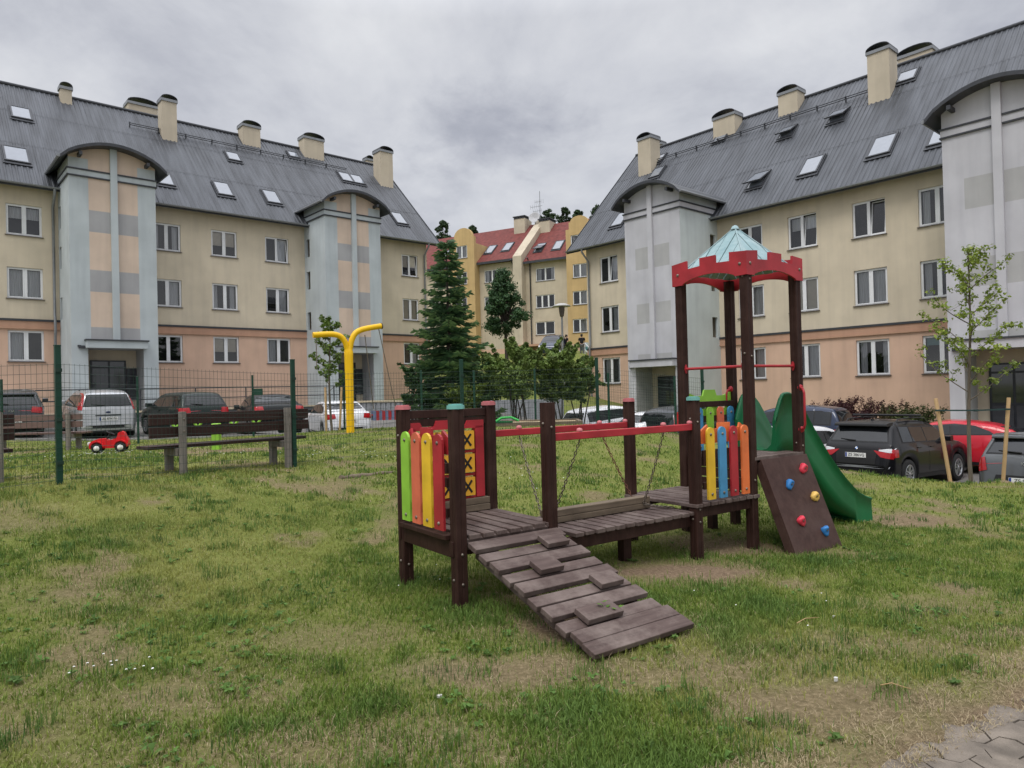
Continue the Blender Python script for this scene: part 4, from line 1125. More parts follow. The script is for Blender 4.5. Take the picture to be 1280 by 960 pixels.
def apartment(name, label, P, ang, eave, ridge, x0, x1, hang0, hang1, zg, upper, lower, tower, towers, wins, sky_px, chim_px, flip):
    """long block: local x along the facade, local -y towards the viewer, z up"""
    root = thing(name, label, 'apartment building', (P[0], P[1], 0), ang)
    W = Matrix.Translation((P[0], P[1], 0)) @ Matrix.Rotation(ang, 4, 'Z'); Wi = W.inverted()
    DEP = 12.0
    zb = eave - 5.70         # underside of the cream storeys
    holes = [(x - w/2, x + w/2, z - h/2, z + h/2) for x, z, w, h, *_ in wins]
    mb = MB()
    opening_wall(mb, x0, x1, zg - 2.5, eave + .5, holes, 0, lambda xc, zc: 0 if zc > zb else 1, extra_z=(zb,))
    mb.quad((x0, 0, zg - 2.5), (x0, DEP, zg - 2.5), (x0, DEP, zb), (x0, 0, zb), 1); mb.quad((x1, 0, zg - 2.5), (x1, DEP, zg - 2.5), (x1, DEP, zb), (x1, 0, zb), 1)
    rise = ridge - eave
    for x in (x0, x1):
        mb.add([(x, 0, zb), (x, DEP, zb), (x, DEP, eave + .4), (x, DEP / 2, ridge - .15), (x, 0, eave + .4)], [(0, 1, 2, 3, 4)], 0)
    mb.quad((x0, DEP, zg - 2.5), (x1, DEP, zg - 2.5), (x1, DEP, eave + .4), (x0, DEP, eave + .4), 0)
    # cornice band: two mouldings, interrupted by the stair towers
    segs = []; cur = x0 - .05
    for (tc, hw, D) in sorted(towers):
        segs.append((cur, tc - hw)); cur = tc + hw
    segs.append((cur, x1 + .05))
    for a, b in segs:
        if b - a < .1: continue
        mb.bx(a, b, -.09, -.002, zb - .06, zb + .03, 3); mb.bx(a, b, -.055, -.002, zb - .32, zb - .062, 2); mb.bx(a, b, -.075, -.002, zb - .40, zb - .322, 2)
    mb.build('wall', [upper, lower, M_cornice, M_trim], root)
    # roof: ribbed sheets on the near slope
    ov = .55
    ya, za = -ov, eave; yr, zr = DEP / 2, ridge
    sl = math.hypot(yr - ya, zr - za); th = math.atan2(zr - za, yr - ya)
    n = Vector((0, -math.sin(th), math.cos(th)))
    rb = MB(); xs, hs = [], []
    x = x0 - hang0; per = .21
    while x < x1 + hang1 - per:
        for q, hh in ((0, 0), (.10, 0), (.125, .025), (.185, .025)):
            xs.append(x + q); hs.append(hh)
        x += per
    xs.append(x1 + hang1); hs.append(0)
    vs = []; rows = 7
    for r_ in range(rows):
        t = r_ / (rows - 1)
        for q, hh in zip(xs, hs):
            vs.append(Vector((q, ya + (yr - ya) * t, za + (zr - za) * t)) + n * hh)
    m_ = len(xs)
    rb.add(vs, [(r_ * m_ + i, r_ * m_ + i + 1, (r_ + 1) * m_ + i + 1, (r_ + 1) * m_ + i) for r_ in range(rows - 1) for i in range(m_ - 1)], 0)
    rb.quad((x0 - hang0, yr, zr), (x1 + hang1, yr, zr), (x1 + hang1, DEP + ov, za), (x0 - hang0, DEP + ov, za), 0)
    # sheet joints, underside, ridge cap, verge boards
    for t in (.36, .70):
        c = Vector((0, ya + (yr - ya) * t, za + (zr - za) * t)) + n * .036
        e = Vector((0, math.cos(th), math.sin(th))) * .03
        rb.quad(c + Vector((x0 - hang0, 0, 0)), c + Vector((x1 + hang1, 0, 0)), c + e + Vector((x1 + hang1, 0, 0)), c + e + Vector((x0 - hang0, 0, 0)), 1)
    u = -n * .10
    rb.quad(*(Vector(p) + u for p in ((x0 - hang0, ya, za), (x1 + hang1, ya, za), (x1 + hang1, yr, zr), (x0 - hang0, yr, zr))), 1)
    rb.bx(x0 - hang0, x1 + hang1, ya - .012, ya + .0, za - .16, za - .005, 1)
    for X_ in (x0 - hang0 - .03, x1 + hang1):
        rb.prism([(ya, za - .16), (yr, zr - .16), (yr, zr + .06), (ya, za + .05)], (X_, 0, 0), (0, 1, 0), (0, 0, 1), (.03, 0, 0), 1)
    rb.tube([(x0 - hang0, yr, zr + .03), (x1 + hang1, yr, zr + .03)], .10, 8, 1)
    roof = rb.build('roof', [M_roof, M_trim], root)
    # snow guard rail
    sg = MB(); t = .80; c = Vector((0, ya + (yr - ya) * t, za + (zr - za) * t))
    a0, a1 = flip['rail']
    for dz in (.12, .22): sg.tube([c + n * dz + Vector((a0, 0, 0)), c + n * dz + Vector((a1, 0, 0))], .022, 6)
    q = a0
    while q < a1:
        sg.box(tuple(c + Vector((q, 0, 0)) + n * .13), (.05, .09, .26)); q += 1.4
    sg.build('snow_guard', M_trim, roof)
    p0 = W @ Vector((0, ya, za)); nw = W.to_3x3() @ n
    def roof_pt(u_, v_): return Wi @ on_plane(u_, v_, p0, nw)
    RT = Matrix.Rotation(th, 4, 'X')
    for (u_, v_, w, l, op) in sky_px:
        p = roof_pt(u_, v_)
        o = link('skylight', skylight_mesh(w, l, op), roof); o.matrix_local = Matrix.Translation(p + n * .034) @ RT
    for (u_, vb, vt, w, d) in chim_px:
        p = roof_pt(u_, vb)
        r_ = ray(u_, vt); wp = W @ p; zt = CAM_Z + r_.z * (wp.y / r_.y)
        chimney(roof, p.x, p.y + d / 2, w, d, p.z - .35, zt - .40)
    for (u_, v_, vt, w, d) in flip.get('far_vents', ()):   # vents standing beyond the ridge: only their tops show
        pr = W @ Vector((0, yr + .9, ridge)); nn = W.to_3x3() @ Vector((0, 1, 0))
        wp = on_plane(u_, vt, pr, nn); p = Wi @ wp
        chimney(roof, p.x, p.y, w, d, ridge - 1.5, p.z - .40)
    # gutter and downpipes
    for a, b in segs:
        gb = MB()
        a_, b_ = max(a, x0 - hang0), min(b, x1) + (hang1 if b >= x1 else 0)
        if a <= x0: a_ = x0 - hang0
        prof = [(.075 * math.cos(PI + PI * k / 8), .075 * math.sin(PI + PI * k / 8)) for k in range(9)] + [(.065 * math.cos(2 * PI - PI * k / 8), .065 * math.sin(2 * PI - PI * k / 8)) for k in range(9)]
        gb.prism(prof, (a_, ya - .085, za - .02), (0, 1, 0), (0, 0, 1), (b_ - a_, 0, 0))
        gb.build('gutter', M_gutter, root)
    for xd in flip['pipes']:
        db = MB(); db.tube([(xd, ya - .08, za - .08), (xd, ya - .08, za - .25), (xd, -.12, za - .75), (xd, -.12, zb + .25), (xd, -.2, zb + .05), (xd, -.2, zb - .5), (xd, -.12, zb - .7), (xd, -.12, zg)], .055, 8)
        db.build('downpipe', M_gutter, root)
    # windows
    for (x, z, w, h, sp, cu, ti) in wins: put_window(root, x, 0, z, w, h, sp, cu, ti)
    # stair towers with vaulted roofs
    for (tc, hw, D) in towers:
        ct = eave + .42; top_side = eave + .92; peak = eave + 1.62
        side_m, strip_m, panel_m, sq_m = tower['side'], tower['strip'], tower['panel'], tower['square']
        mats = [side_m, strip_m, panel_m, sq_m, M_trim, M_dark, tower['above'], M_cream2]
        tb = MB(); rows = [(eave + a, eave + b) for a, b in tower['rows']]
        ed = hw - tower['edge']; rw = .13; en = tower['entry']; dz = eave - 7.02
        hole = (tc - en, tc + en, zg, dz)
        def colour(xc, zc):
            a = abs(xc - tc)
            if a > ed or zc < dz + .45 and False: return 1
            if zc > ct: return 6
            for z0, z1 in rows:
                if z0 < zc < z1: return 3
            return 2
        ez = [z for r_ in rows for z in r_] + [ct]
        opening_wall(tb, tc - hw, tc + hw, zg - 2.5, top_side, [hole], -D, colour, 1.25, (tc - ed, tc + ed), ez)
        # side windows: narrow lights next to the main wall
        nz = [eave - 1.25, eave - 3.0, eave - 5.2]
        for sx in (-1, 1):
            X_ = tc + sx * hw
            hs = [(-.62, -.18, z - .48, z + .48) for z in nz]
            ys = [-D, -.62, -.18, 0]; zs = sorted([zg - 2.5, top_side] + [q for z in nz for q in (z - .48, z + .48)])
            for a, b in zip(ys[:-1], ys[1:]):
                for c, d in zip(zs[:-1], zs[1:]):
                    if a == -.62 and any(z - .49 < (c + d) / 2 < z + .49 for z in nz): continue
                    tb.quad((X_, a, c), (X_, b, c), (X_, b, d), (X_, a, d), 0)
            for z in nz:
                for q in ([(-.62, z - .48), (-.18, z - .48)], [(-.62, z + .48), (-.18, z + .48)], [(-.62, z - .48), (-.62, z + .48)], [(-.18, z - .48), (-.18, z + .48)]):
                    (ya_, za_), (yb_, zb_) = q
                    tb.quad((X_, ya_, za_), (X_, yb_, zb_), (X_ - sx * .12, yb_, zb_), (X_ - sx * .12, ya_, za_), 0)
        # front tympanum under the vault and back fill
        na = 14; half = hw + .35
        def vault(t): return (tc - half + 2 * half * t, top_side - .12 + (peak - top_side + .12) * math.sin(PI * t) ** .72 if 0 < t < 1 else top_side - .12)
        arc = [vault(i / na) for i in range(na + 1)]
        inner = [(min(max(x, tc - hw), tc + hw), z - .06) for x, z in arc if tc - hw - .2 <= x <= tc + hw + .2]
        tymp = [(tc - hw, top_side)] + [p for p in inner if p[1] > top_side] + [(tc + hw, top_side)]
        for yy in (-D,): tb.add([(x, yy, z) for x, z in tymp], [tuple(range(len(tymp)))], 6)
        # inside back of the entrance recess, floor
        tb.quad((tc - en, -D + 1.25, zg), (tc + en, -D + 1.25, zg), (tc + en, -D + 1.25, dz), (tc - en, -D + 1.25, dz), 7)
        # cornice round the tower top
        for z0_, z1_, o in ((ct + .0, ct + .06, .07), (ct - .22, ct - .002, .035), (ct - .28, ct - .222, .06)):
            mi = 4 if z0_ != ct - .22 else 1
            tb.bx(tc - hw - o, tc + hw + o, -D - o, -D - .002, z0_, z1_, mi)
            for sx in (-1, 1): tb.bx(tc + sx * (hw + .002), tc + sx * (hw + o), -D, -.0, z0_, z1_, mi)
        tw = tb.build('stair_tower', mats, root)
        rbm = MB(); rbm.bx(tc - rw, tc + rw, -D - .14, -D - .003, dz + .30, vault(.5)[1] - .10); rbm.build('rib', strip_m, tw)
        # vaulted roof shell running back into the main roof
        vb = MB(); yF, yB = -D - .55, 2.1
        out = arc; und = [(x, z - .13) for x, z in reversed(arc)]
        vb.prism(out + und, (0, yF, 0), (1, 0, 0), (0, 0, 1), (0, yB - yF, 0), 0, False, None, 1)
        for i in range(8):      # rafter ends under the eaves
            pass
        for sx in (-1, 1):
            vb.tube([(tc + sx * (half + .05), yF + .05, top_side - .17), (tc + sx * (half + .05), .4, top_side - .17)], .065, 8, 2)
        for fx in (-.55, .55): vb.bx(tc + fx * hw * 1.4 - .06, tc + fx * hw * 1.4 + .06, yF + .06, -D, top_side + .02, top_side + .16, 1)
        vb.build('vaulted_roof', [M_roof, M_trim, M_gutter], tw)
        cb = MB(); cb.bx(tc - en - .10, tc + en + .10, -D - .35, -D - .003, dz, dz + .30, 0); cb.bx(tc - en - .14, tc + en + .14, -D - .40, -D - .003, dz + .302, dz + .36, 1)
        cb.build('entrance_canopy', [strip_m, M_trim], tw)
        for sx in (-1, 1):
            pass
        db = MB(); yd = -D + 1.20; zd1 = dz - .45
        db.bx(tc - .78, tc + .62, yd - .02, yd + .03, zg + .02, zd1, 0)
        for a, b in ((tc - .70, tc - .10), (tc - .02, tc + .54)):
            db.bx(a, b, yd - .035, yd - .022, zg + 1.05, zd1 - .35, 1); db.bx(a, b, yd - .035, yd - .022, zg + .2, zg + .95, 2); db.bx(a, b, yd - .035, yd - .022, zd1 - .28, zd1 - .06, 1)
        db.bx(tc + .64, tc + en - .02, yd - .02, yd + .03, zg + .5, zd1 - .35, 2)
        for k in range(4): db.bx(tc + .70, tc + .98, yd - .03, yd - .021, zg + 1.2 + k * .12, zg + 1.29 + k * .12, 0)
        db.build('entrance_door', [M_door, M_skyglass if False else mat('door_glass', (.03, .035, .04), .05, .1, spec=.8), M_trim], tw)
        ob = MB(); ob.bx(tc - hw + .22, tc - hw + .34, -D - .06, -D - .003, dz + .05, dz + .12); ob.bx(tc - en - .34, tc - en - .12, -D - .08, -D - .003, dz - .02, dz + .10)
        ob.build('wall_lamp', M_trim, tw)
    return root

def fac_x(u, P, ang):    # pixel column -> facade x at eye level
    d = Vector((math.cos(ang), math.sin(ang), 0)); n = Vector((-d.y, d.x, 0))
    v = 489 - .0255 * (u - 640)
    p = on_plane(u, v, (P[0], P[1], 0), n)
    return (p - Vector((P[0], P[1], 0))).dot(d)

# ---- left block
LP, LA = (-20.6, 30.0), math.atan2(.664, .748)
eL = 10.87
rowsL = (eL - 1.45, eL - 4.14, eL - 6.82)
colsL = [-5.6, -2.85, -.05, 5.61, 8.33, 11.08, 19.45]
curL = {(-.05, 0): 'top', (-.05, 1): 'full', (-.05, 2): 'left', (5.61, 0): 'sides', (5.61, 1): 'right', (5.61, 2): None, (8.33, 0): 'blind', (8.33, 1): 'sides', (8.33, 2): 'blind',
        (11.08, 0): 'right', (11.08, 1): 'right', (11.08, 2): 'left', (19.45, 0): 'blind', (19.45, 1): 'blindfull', (19.45, 2): 'right', (-2.85, 1): 'full', (-5.6, 2): 'sides'}
winsL = [(x, z, 1.28 if x < 18 else 1.15, 1.32, 2, curL.get((x, r)), 1 if (x, r) in ((19.45, 0), (11.08, 0)) else 0) for x in colsL for r, z in enumerate(rowsL)]
skyL = [(26, 143, .85, 1.15, 0), (20, 195, .95, 1.30, 0), (203, 224, .95, 1.3, 0), (291, 197, .78, .95, 0), (278.5, 237.5, .85, 1.30, 0), (339, 247.5, .85, 1.30, 0), (366, 194.5, .7, .7, 0),
        (431.5, 222.5, .85, 1.10, 0), (446, 225.5, .85, 1.10, 0), (498, 274, .85, 1.30, 0)]
chL = [(83, 130, 102, .50, .50), (212.5, 176, 118, .75, .75), (315, 183, 151, 1.05, .8), (393, 199, 167, 1.35, .8), (484, 234, 183, .95, .9)]
apartment('apartment_building', 'left cream and salmon apartment block with blue-grey stair towers and grey metal roof', LP, LA, eL, 17.35, -12.0, 20.7, .6, .7, 1.15,
          M_cream, M_salmon, dict(side=M_blue, strip=M_blue, panel=M_peach, square=M_greysq, above=M_peach, rows=((-2.12, -1.21), (-4.64, -3.72), (-7.05, -6.13)), edge=.72, entry=1.06),
          [(2.85, 1.66, 2.4), (14.3, 1.66, 2.4)], winsL, skyL, chL, dict(rail=(5.2, 17.8), pipes=(.98, 20.45), far_vents=((176, 135, 127, 1.5, .9), (460, 200, 195, .5, .5))), )

# ---- right block
RP, RA = (14.8, 28.3), math.atan2(-.757, .653)
eR = 9.60
rowsR = (eR - 1.35, eR - 4.13, eR - 7.0)
colsR = [-14.2, -5.58, -3.06, -.26, 2.24]
curR = {(-14.2, 0): 'right', (-14.2, 1): 'right', (-14.2, 2): 'sides', (-5.58, 1): 'full', (-5.58, 2): 'right', (-3.06, 0): 'top', (-3.06, 1): 'blindfull', (-3.06, 2): 'right', (-.26, 0): None,
        (-.26, 1): 'full', (-.26, 2): 'sides', (2.24, 0): 'sides', (2.24, 1): 'sides', (2.24, 2): 'teal'}
winsR = [(x, z, 1.30, 1.45, 2, curR.get((x, r)), 1 if (x, r) in ((-3.06, 0), (-.26, 0), (-14.2, 0)) else 0) for x in colsR for r, z in enumerate(rowsR)]
skyR = [(948, 226, .9, 1.3, 1), (1015, 208.5, .9, 1.35, 0), (1103.5, 183.5, .95, 1.45, 0), (984.5, 166.5, .8, 1.0, 1), (1048, 146, .85, 1.1, 1), (1134.5, 96.5, .85, .95, 0), (1180, 169, .95, 1.4, 0),
        (824, 200, .8, .9, 0), (822, 216.5, .8, 1.0, 0), (901.5, 173, .8, .8, 0), (776, 275, .9, 1.3, 0)]
chR = [(806, 219, 166, .95, .9), (905, 172, 138, 1.35, .8), (985, 143, 107, 1.05, .8), (1099, 127, 54, .95, .9)]
apartment('apartment_building', 'cream and salmon apartment block on the right with pale grey stair towers, behind the slide', RP, RA, eR, 16.47, -15.86, 10.0, 1.0, .6, -.25,
          M_cream, M_salmon, dict(side=M_mint, strip=M_lilac, panel=M_lilac, square=M_rsq, above=M_lilac, rows=((-2.36, -1.33), (-4.95, -4.0), (-7.0, -6.4)), edge=.62, entry=1.15),
          [(-8.87, 1.61, 3.0), (5.02, 1.61, 3.0)], winsR, skyR, chR, dict(rail=(-14.2, -.8), pipes=(-15.6,), far_vents=((825, 180, 175, .5, .5), (1147, 70, 61, 1.5, .9))))

# ---- far house with red roofs and round gables
def far_house():
    P = at(681, 440, 72); dM = Vector((.876, -.482, 0)).normalized(); ang = math.atan2(dM.y, dM.x)
    root = thing('apartment_building', 'ochre and cream house with red tiled roofs and semicircular gables on the hill', 'apartment building', (P.x, P.y, 0), ang)
    W = Matrix.Translation((P.x, P.y, 0)) @ Matrix.Rotation(ang, 4, 'Z'); Wi = W.inverted()
    nw = W.to_3x3() @ Vector((0, 1, 0)); p0 = Vector((P.x, P.y, 0))
    def fx(u, v, y=0):
        return Wi @ on_plane(u, v, p0 + nw * y, nw)
    zg = 3.0
    mats = [M_cream2, M_ochre, M_salmon]
    zb = fx(681, 433).z
    xa, xb, xc, xd = fx(543, 330).x, fx(650, 330).x, fx(705, 330).x, fx(742, 330).x + 9
    e1, e2 = fx(618, 327).z, fx(682, 325).z
    wl = []
    def W_(u, v, w, h, sp=2, cu=None, y=0.0):
        p = fx(u, v, y); wl.append((p.x, y, p.z, w, h, sp, cu))
    for v, cu in ((342.5, 'sides'), (376.5, None), (410, None)): W_(681.5, v, 2.15, 1.35, 3 if v == 376.5 else 2, cu)
    for v in (345, 378): W_(615, v, 1.9, 1.35, 2, 'sides')
    W_(549, 350, 1.2, 1.3, 2, None); W_(549, 384, 1.2, 1.3)
    for v, cu in ((338, 'full'), (372, 'right'), (407, 'right')): W_(725, v, 1.55, 1.35, 2, cu, -1.0)
    W_(722, 302, 1.5, 1.4, 2, 'sides', -1.0)
    for v in (315, 348, 380): W_(577, v, 1.4, 1.35, 2, 'full' if v == 315 else None, -1.0)
    main = MB(); h0 = [(x - w/2, x + w/2, z - h/2, z + h/2) for x, y, z, w, h, sp, cu in wl if y == 0]
    opening_wall(main, xa - 12, xd + 8, zg - 3, e2 + .3, h0, 0, lambda a, z: 2 if z < zb else 0, extra_z=(zb,))
    for x in (xa - 12, xd + 8): main.quad((x, 0, zg - 3), (x, 11, zg - 3), (x, 11, e1), (x, 0, e1), 0)
    # projecting ochre bays with round gables
    for u0, u1, vt, zsh in ((564, 593, 285, 291), (708, 742, 269, 283)):
        x0, x1 = fx(u0, 330, -1).x, fx(u1, 330, -1).x
        gx1 = x1 if u0 < 600 else fx(736, 280, -1).x
        gx0 = fx(565 if u0 < 600 else 711, 290, -1).x
        zsp = fx((u0 + u1) / 2, 305 if u0 < 600 else 285, -1).z
        ztop = fx((u0 + u1) / 2, vt, -1).z
        hh = [(x - w/2, x + w/2, z - h/2, z + h/2) for x, y, z, w, h, sp, cu in wl if y == -1.0 and x0 < x < x1]
        opening_wall(main, x0, x1, zg - 3, zsp, hh, -1.0, lambda a, z: 2 if z < zb else 1, extra_z=(zb,))
        r = (gx1 - gx0) / 2; c = (gx0 + gx1) / 2
        arcp = [(c + r * .84 * math.cos(PI * k / 16), zsp + .7 + (ztop - zsp - .7) * math.sin(PI * k / 16)) for k in range(17)]
        pts = [(gx0, zsp), (gx1, zsp), (gx1, zsp + .7)] + arcp + [(gx0, zsp + .7)]
        main.prism(pts, (0, -1.0, 0), (1, 0, 0), (0, 0, 1), (0, .4, 0), 1)
        for x in (x0, x1): main.quad((x, -1, zg - 3), (x, 5, zg - 3), (x, 5, zsp), (x, -1, zsp), 1)
    # stepped party wall between the two roofs
    pw0, pw1 = fx(645, 330).x, fx(656, 330).x
    ztop = fx(668, 280, 4).z
    main.prism([(-.9, zg - 3), (-.9, e1 + .1), (5.0, ztop + .6), (10.5, e1), (10.5, zg - 3)], (pw0 + .1, 0, 0), (0, 1, 0), (0, 0, 1), (1.0, 0, 0), 0)
    main.build('wall', mats, root)
    rz = fx(620, 288, 5).z
    for a, b, e, lab in ((fx(540, 330).x - 14, pw0 + .05, e1, 'left'), (pw0 + 1.15, xd + 8, e2, 'right')):
        rb = MB(); d = .25; r1 = rz if lab == 'left' else rz - .25
        rb.add([(a, -.6, e), (b, -.6, e), (b, 5, r1), (a, 5, r1), (a, 10.6, e), (b, 10.6, e)], [(0, 1, 2, 3), (3, 2, 5, 4)], 0)
        rb.add([(a, -.6, e - d), (b, -.6, e - d), (b, 5, r1 - d), (a, 5, r1 - d), (a, -.6, e), (b, -.6, e)], [(0, 1, 2, 3), (0, 4, 5, 1)], 1)
        rf = rb.build('roof', [M_roofred, M_trim], root)
        th = math.atan2(r1 - e, 5.6); n = Vector((0, -math.sin(th), math.cos(th)))
        for (u, v, op) in (((613.5, 312.5, 0), (635, 309, 0), (556, 319, 0)) if lab == 'left' else ((675, 310, 1), (698, 307, 0))):
            wp = on_plane(u, v, W @ Vector((0, -.6, e)), W.to_3x3() @ n)
            o = link('skylight', skylight_mesh(1.0, 1.7, op), rf); o.matrix_local = Matrix.Translation((Wi @ wp) + n * .03) @ Matrix.Rotation(th, 4, 'X')
        for (u, vb, vt, w) in (((651, 295, 274, 1.35),) if lab == 'left' else ((682, 295, 277, 1.3),)):
            p = fx(u, vb, 4.0); zt = fx(u, vt, 4.0).z
            mb = MB(); mb.bx(p.x - w/2, p.x + w/2, 3.7, 5.4, p.z - 2.5, zt, 0)
            for q in range(4): mb.bx(p.x - w/2 + .02 + q * w / 4, p.x - w/2 + w / 4 - .06 + q * w / 4, 3.66, 5.44, zt + .002, zt + .20, 1)
            mb.bx(p.x - w/2 - .08, p.x + w/2 + .08, 3.6, 5.5, zt + .202, zt + .30, 1)
            mb.build('chimney', [M_cream2, M_trim], rf)
    for (x, y, z, w, h, sp, cu) in wl: put_window(root, x, y, z, w, h, sp, cu)
    for u in (642.5, 663):
        x = fx(u, 330).x; mb = MB(); mb.tube([(x, -.75, e1 - .15), (x, -.15, e1 - .7), (x, -.15, zg)], .07, 6); mb.build('downpipe', M_trim, root)
    mb = MB(); p = fx(690, 431, -1.2); mb.bx(p.x - 3.6, p.x + 1.6, -1.6, -.01, p.z - .05, p.z + .16, 0); mb.bx(p.x - 1.4, p.x + .2, -.06, -.005, p.z - 2.3, p.z - .06, 1); mb.build('porch', [M_cornice, mat('red_brown_door', (.16, .03, .02), .5, .1)], root)
    # aerial and dish by the chimneys
    p = fx(678, 277, 4.6); zt = fx(678, 238, 4.6).z; mb = MB()
    mb.tube([(p.x - .3, 4.7, p.z - 1.5), (p.x - .3, 4.7, zt)], .035, 6)
    zm = fx(678, 257, 4.6).z
    for dz, L in ((0, 1.1), (.5, .55), (-.5, .8)):
        mb.tube([(p.x - .3 - L, 4.6, zm + dz), (p.x - .3 + L * .3, 4.6, zm + dz)], .022, 5)
        for q in range(5): mb.tube([(p.x - .3 - L + q * .25, 4.6, zm + dz - .22), (p.x - .3 - L + q * .25, 4.6, zm + dz + .22)], .014, 4)
    mb.build('antenna', M_gutter, root)
    p = fx(668, 272, 4.3); mb = MB(); mb.lathe([(0, -.12), (.3, -.09), (.62, .06), (.64, .08), (.6, .08), (.3, -.05), (0, -.08)], (p.x, 4.3, p.z), (.2, -1, .35), 16); mb.tube([(p.x, 4.4, p.z), (p.x, 4.6, p.z - 1.8)], .05, 6)
    mb.build('satellite_dish', mat('pale_dish', (.42, .42, .43), .5, .1), root)
far_house()
# ================================================================== CARS
M_tyre = mat('tyre_rubber', (.014, .014, .014), .85, .15)
M_alloy = mat('alloy_rim', (.48, .49, .5), .3, .05, metal=.85)
M_steelrim = mat('dark_rim', (.06, .06, .065), .5, .1, metal=.4)
M_carglass = mat('car_glass', (.012, .014, .016), .02, .1, spec=.55)
M_trimblack = mat('black_car_trim', (.012, .012, .013), .5, .1)
M_taillight = mat('red_tail_light', (.36, .008, .012), .12, .1, coat=.5)
M_clearlight = mat('clear_lamp', (.62, .62, .64), .1, .05, coat=.5)
M_plate = mat('number_plate', (.72, .72, .70), .4, .03)
M_platetext = mat('plate_lettering', (.015, .015, .02), .5, .05)
M_euro = mat('plate_blue_band', (.02, .05, .25), .4, .05)
def paint(name, c, metal=.0): return mat(name, c, .3, .03, 2, metal, spec=.12, coat=.7 if max(c) > .03 else .42)

KINDS = {
 'hatch': dict(L=3.90, W=1.69, H=1.47, belt=.93, top=[(0, .48), (.02, .62), (.05, .80), (.10, .96), (.30, 1.28), (.42, 1.40), (.62, 1.445), (1.2, 1.47), (1.9, 1.45), (2.35, 1.36), (3.02, .98), (3.45, .90), (3.75, .78), (3.86, .64), (3.90, .48)], wh=(.68, 3.16), R=.31, side=[(.42, 1.38), (2.40, 1.30), (2.98, .98)], C=(.52, 1.36)),
 'tallhatch': dict(L=4.02, W=1.72, H=1.53, belt=.96, top=[(0, .45), (.03, .60), (.05, .85), (.10, .98), (.26, 1.38), (.34, 1.46), (.6, 1.50), (1.2, 1.53), (1.95, 1.50), (2.45, 1.38), (3.12, 1.02), (3.55, .92), (3.85, .80), (3.98, .64), (4.02, .48)], wh=(.72, 3.22), R=.31, side=[(.36, 1.42), (2.46, 1.33), (3.06, 1.02)], C=(.42, 1.42)),
 'suv': dict(L=4.57, W=1.86, H=1.68, belt=1.06, top=[(0, .60), (.03, .82), (.08, 1.02), (.16, 1.12), (.42, 1.52), (.52, 1.60), (.8, 1.645), (1.5, 1.68), (2.2, 1.655), (2.65, 1.55), (3.30, 1.14), (3.9, 1.05), (4.35, .93), (4.52, .76), (4.57, .56)], wh=(.86, 3.66), R=.36, side=[(.66, 1.55), (2.62, 1.50), (3.24, 1.13)], C=(.60, 1.54)),
 'sedan': dict(L=4.55, W=1.76, H=1.44, belt=.93, top=[(0, .52), (.03, .74), (.08, .96), (.22, 1.02), (.62, 1.06), (.98, 1.24), (1.35, 1.39), (1.7, 1.43), (2.2, 1.43), (2.7, 1.36), (3.35, .99), (3.9, .90), (4.3, .80), (4.5, .64), (4.55, .50)], wh=(.92, 3.60), R=.31, side=[(.92, 1.13), (1.40, 1.35), (2.68, 1.31), (3.30, .98)], C=(.72, 1.33)),
 'coupe3': dict(L=4.25, W=1.74, H=1.43, belt=.93, top=[(0, .50), (.02, .70), (.06, .93), (.20, 1.06), (.50, 1.23), (.95, 1.36), (1.5, 1.42), (2.05, 1.42), (2.5, 1.34), (3.3, .98), (3.75, .90), (4.05, .78), (4.2, .62), (4.25, .48)], wh=(.76, 3.36), R=.32, side=[(.98, 1.16), (1.35, 1.31), (1.85, 1.35), (2.40, 1.29), (3.18, .98)], C=(.7, 1.3)),
 'van': dict(L=4.45, W=1.80, H=1.68, belt=1.02, top=[(0, .50), (.03, .78), (.06, 1.02), (.28, 1.50), (.38, 1.60), (.7, 1.655), (1.4, 1.68), (2.1, 1.64), (2.6, 1.52), (3.5, 1.05), (3.95, .96), (4.3, .82), (4.42, .64), (4.45, .50)], wh=(.80, 3.55), R=.32, side=[(.40, 1.55), (2.60, 1.46), (3.40, 1.05)], C=(.45, 1.55)),
}
def text_mesh(name, txt, size, ext, m, parent, M):
    cu = bpy.data.curves.new(name, 'FONT'); cu.body = txt; cu.size = size; cu.align_x = 'CENTER'; cu.align_y = 'CENTER'; cu.extrude = ext
    t = bpy.data.objects.new(name + '_tmp', cu); COL.objects.link(t)
    dg = bpy.context.evaluated_depsgraph_get(); dg.update()
    me = bpy.data.meshes.new_from_object(t.evaluated_get(dg)); me.materials.clear(); me.materials.append(m); me.name = name
    bpy.data.objects.remove(t)
    o = link(name, me, parent); o.matrix_local = M
    return o
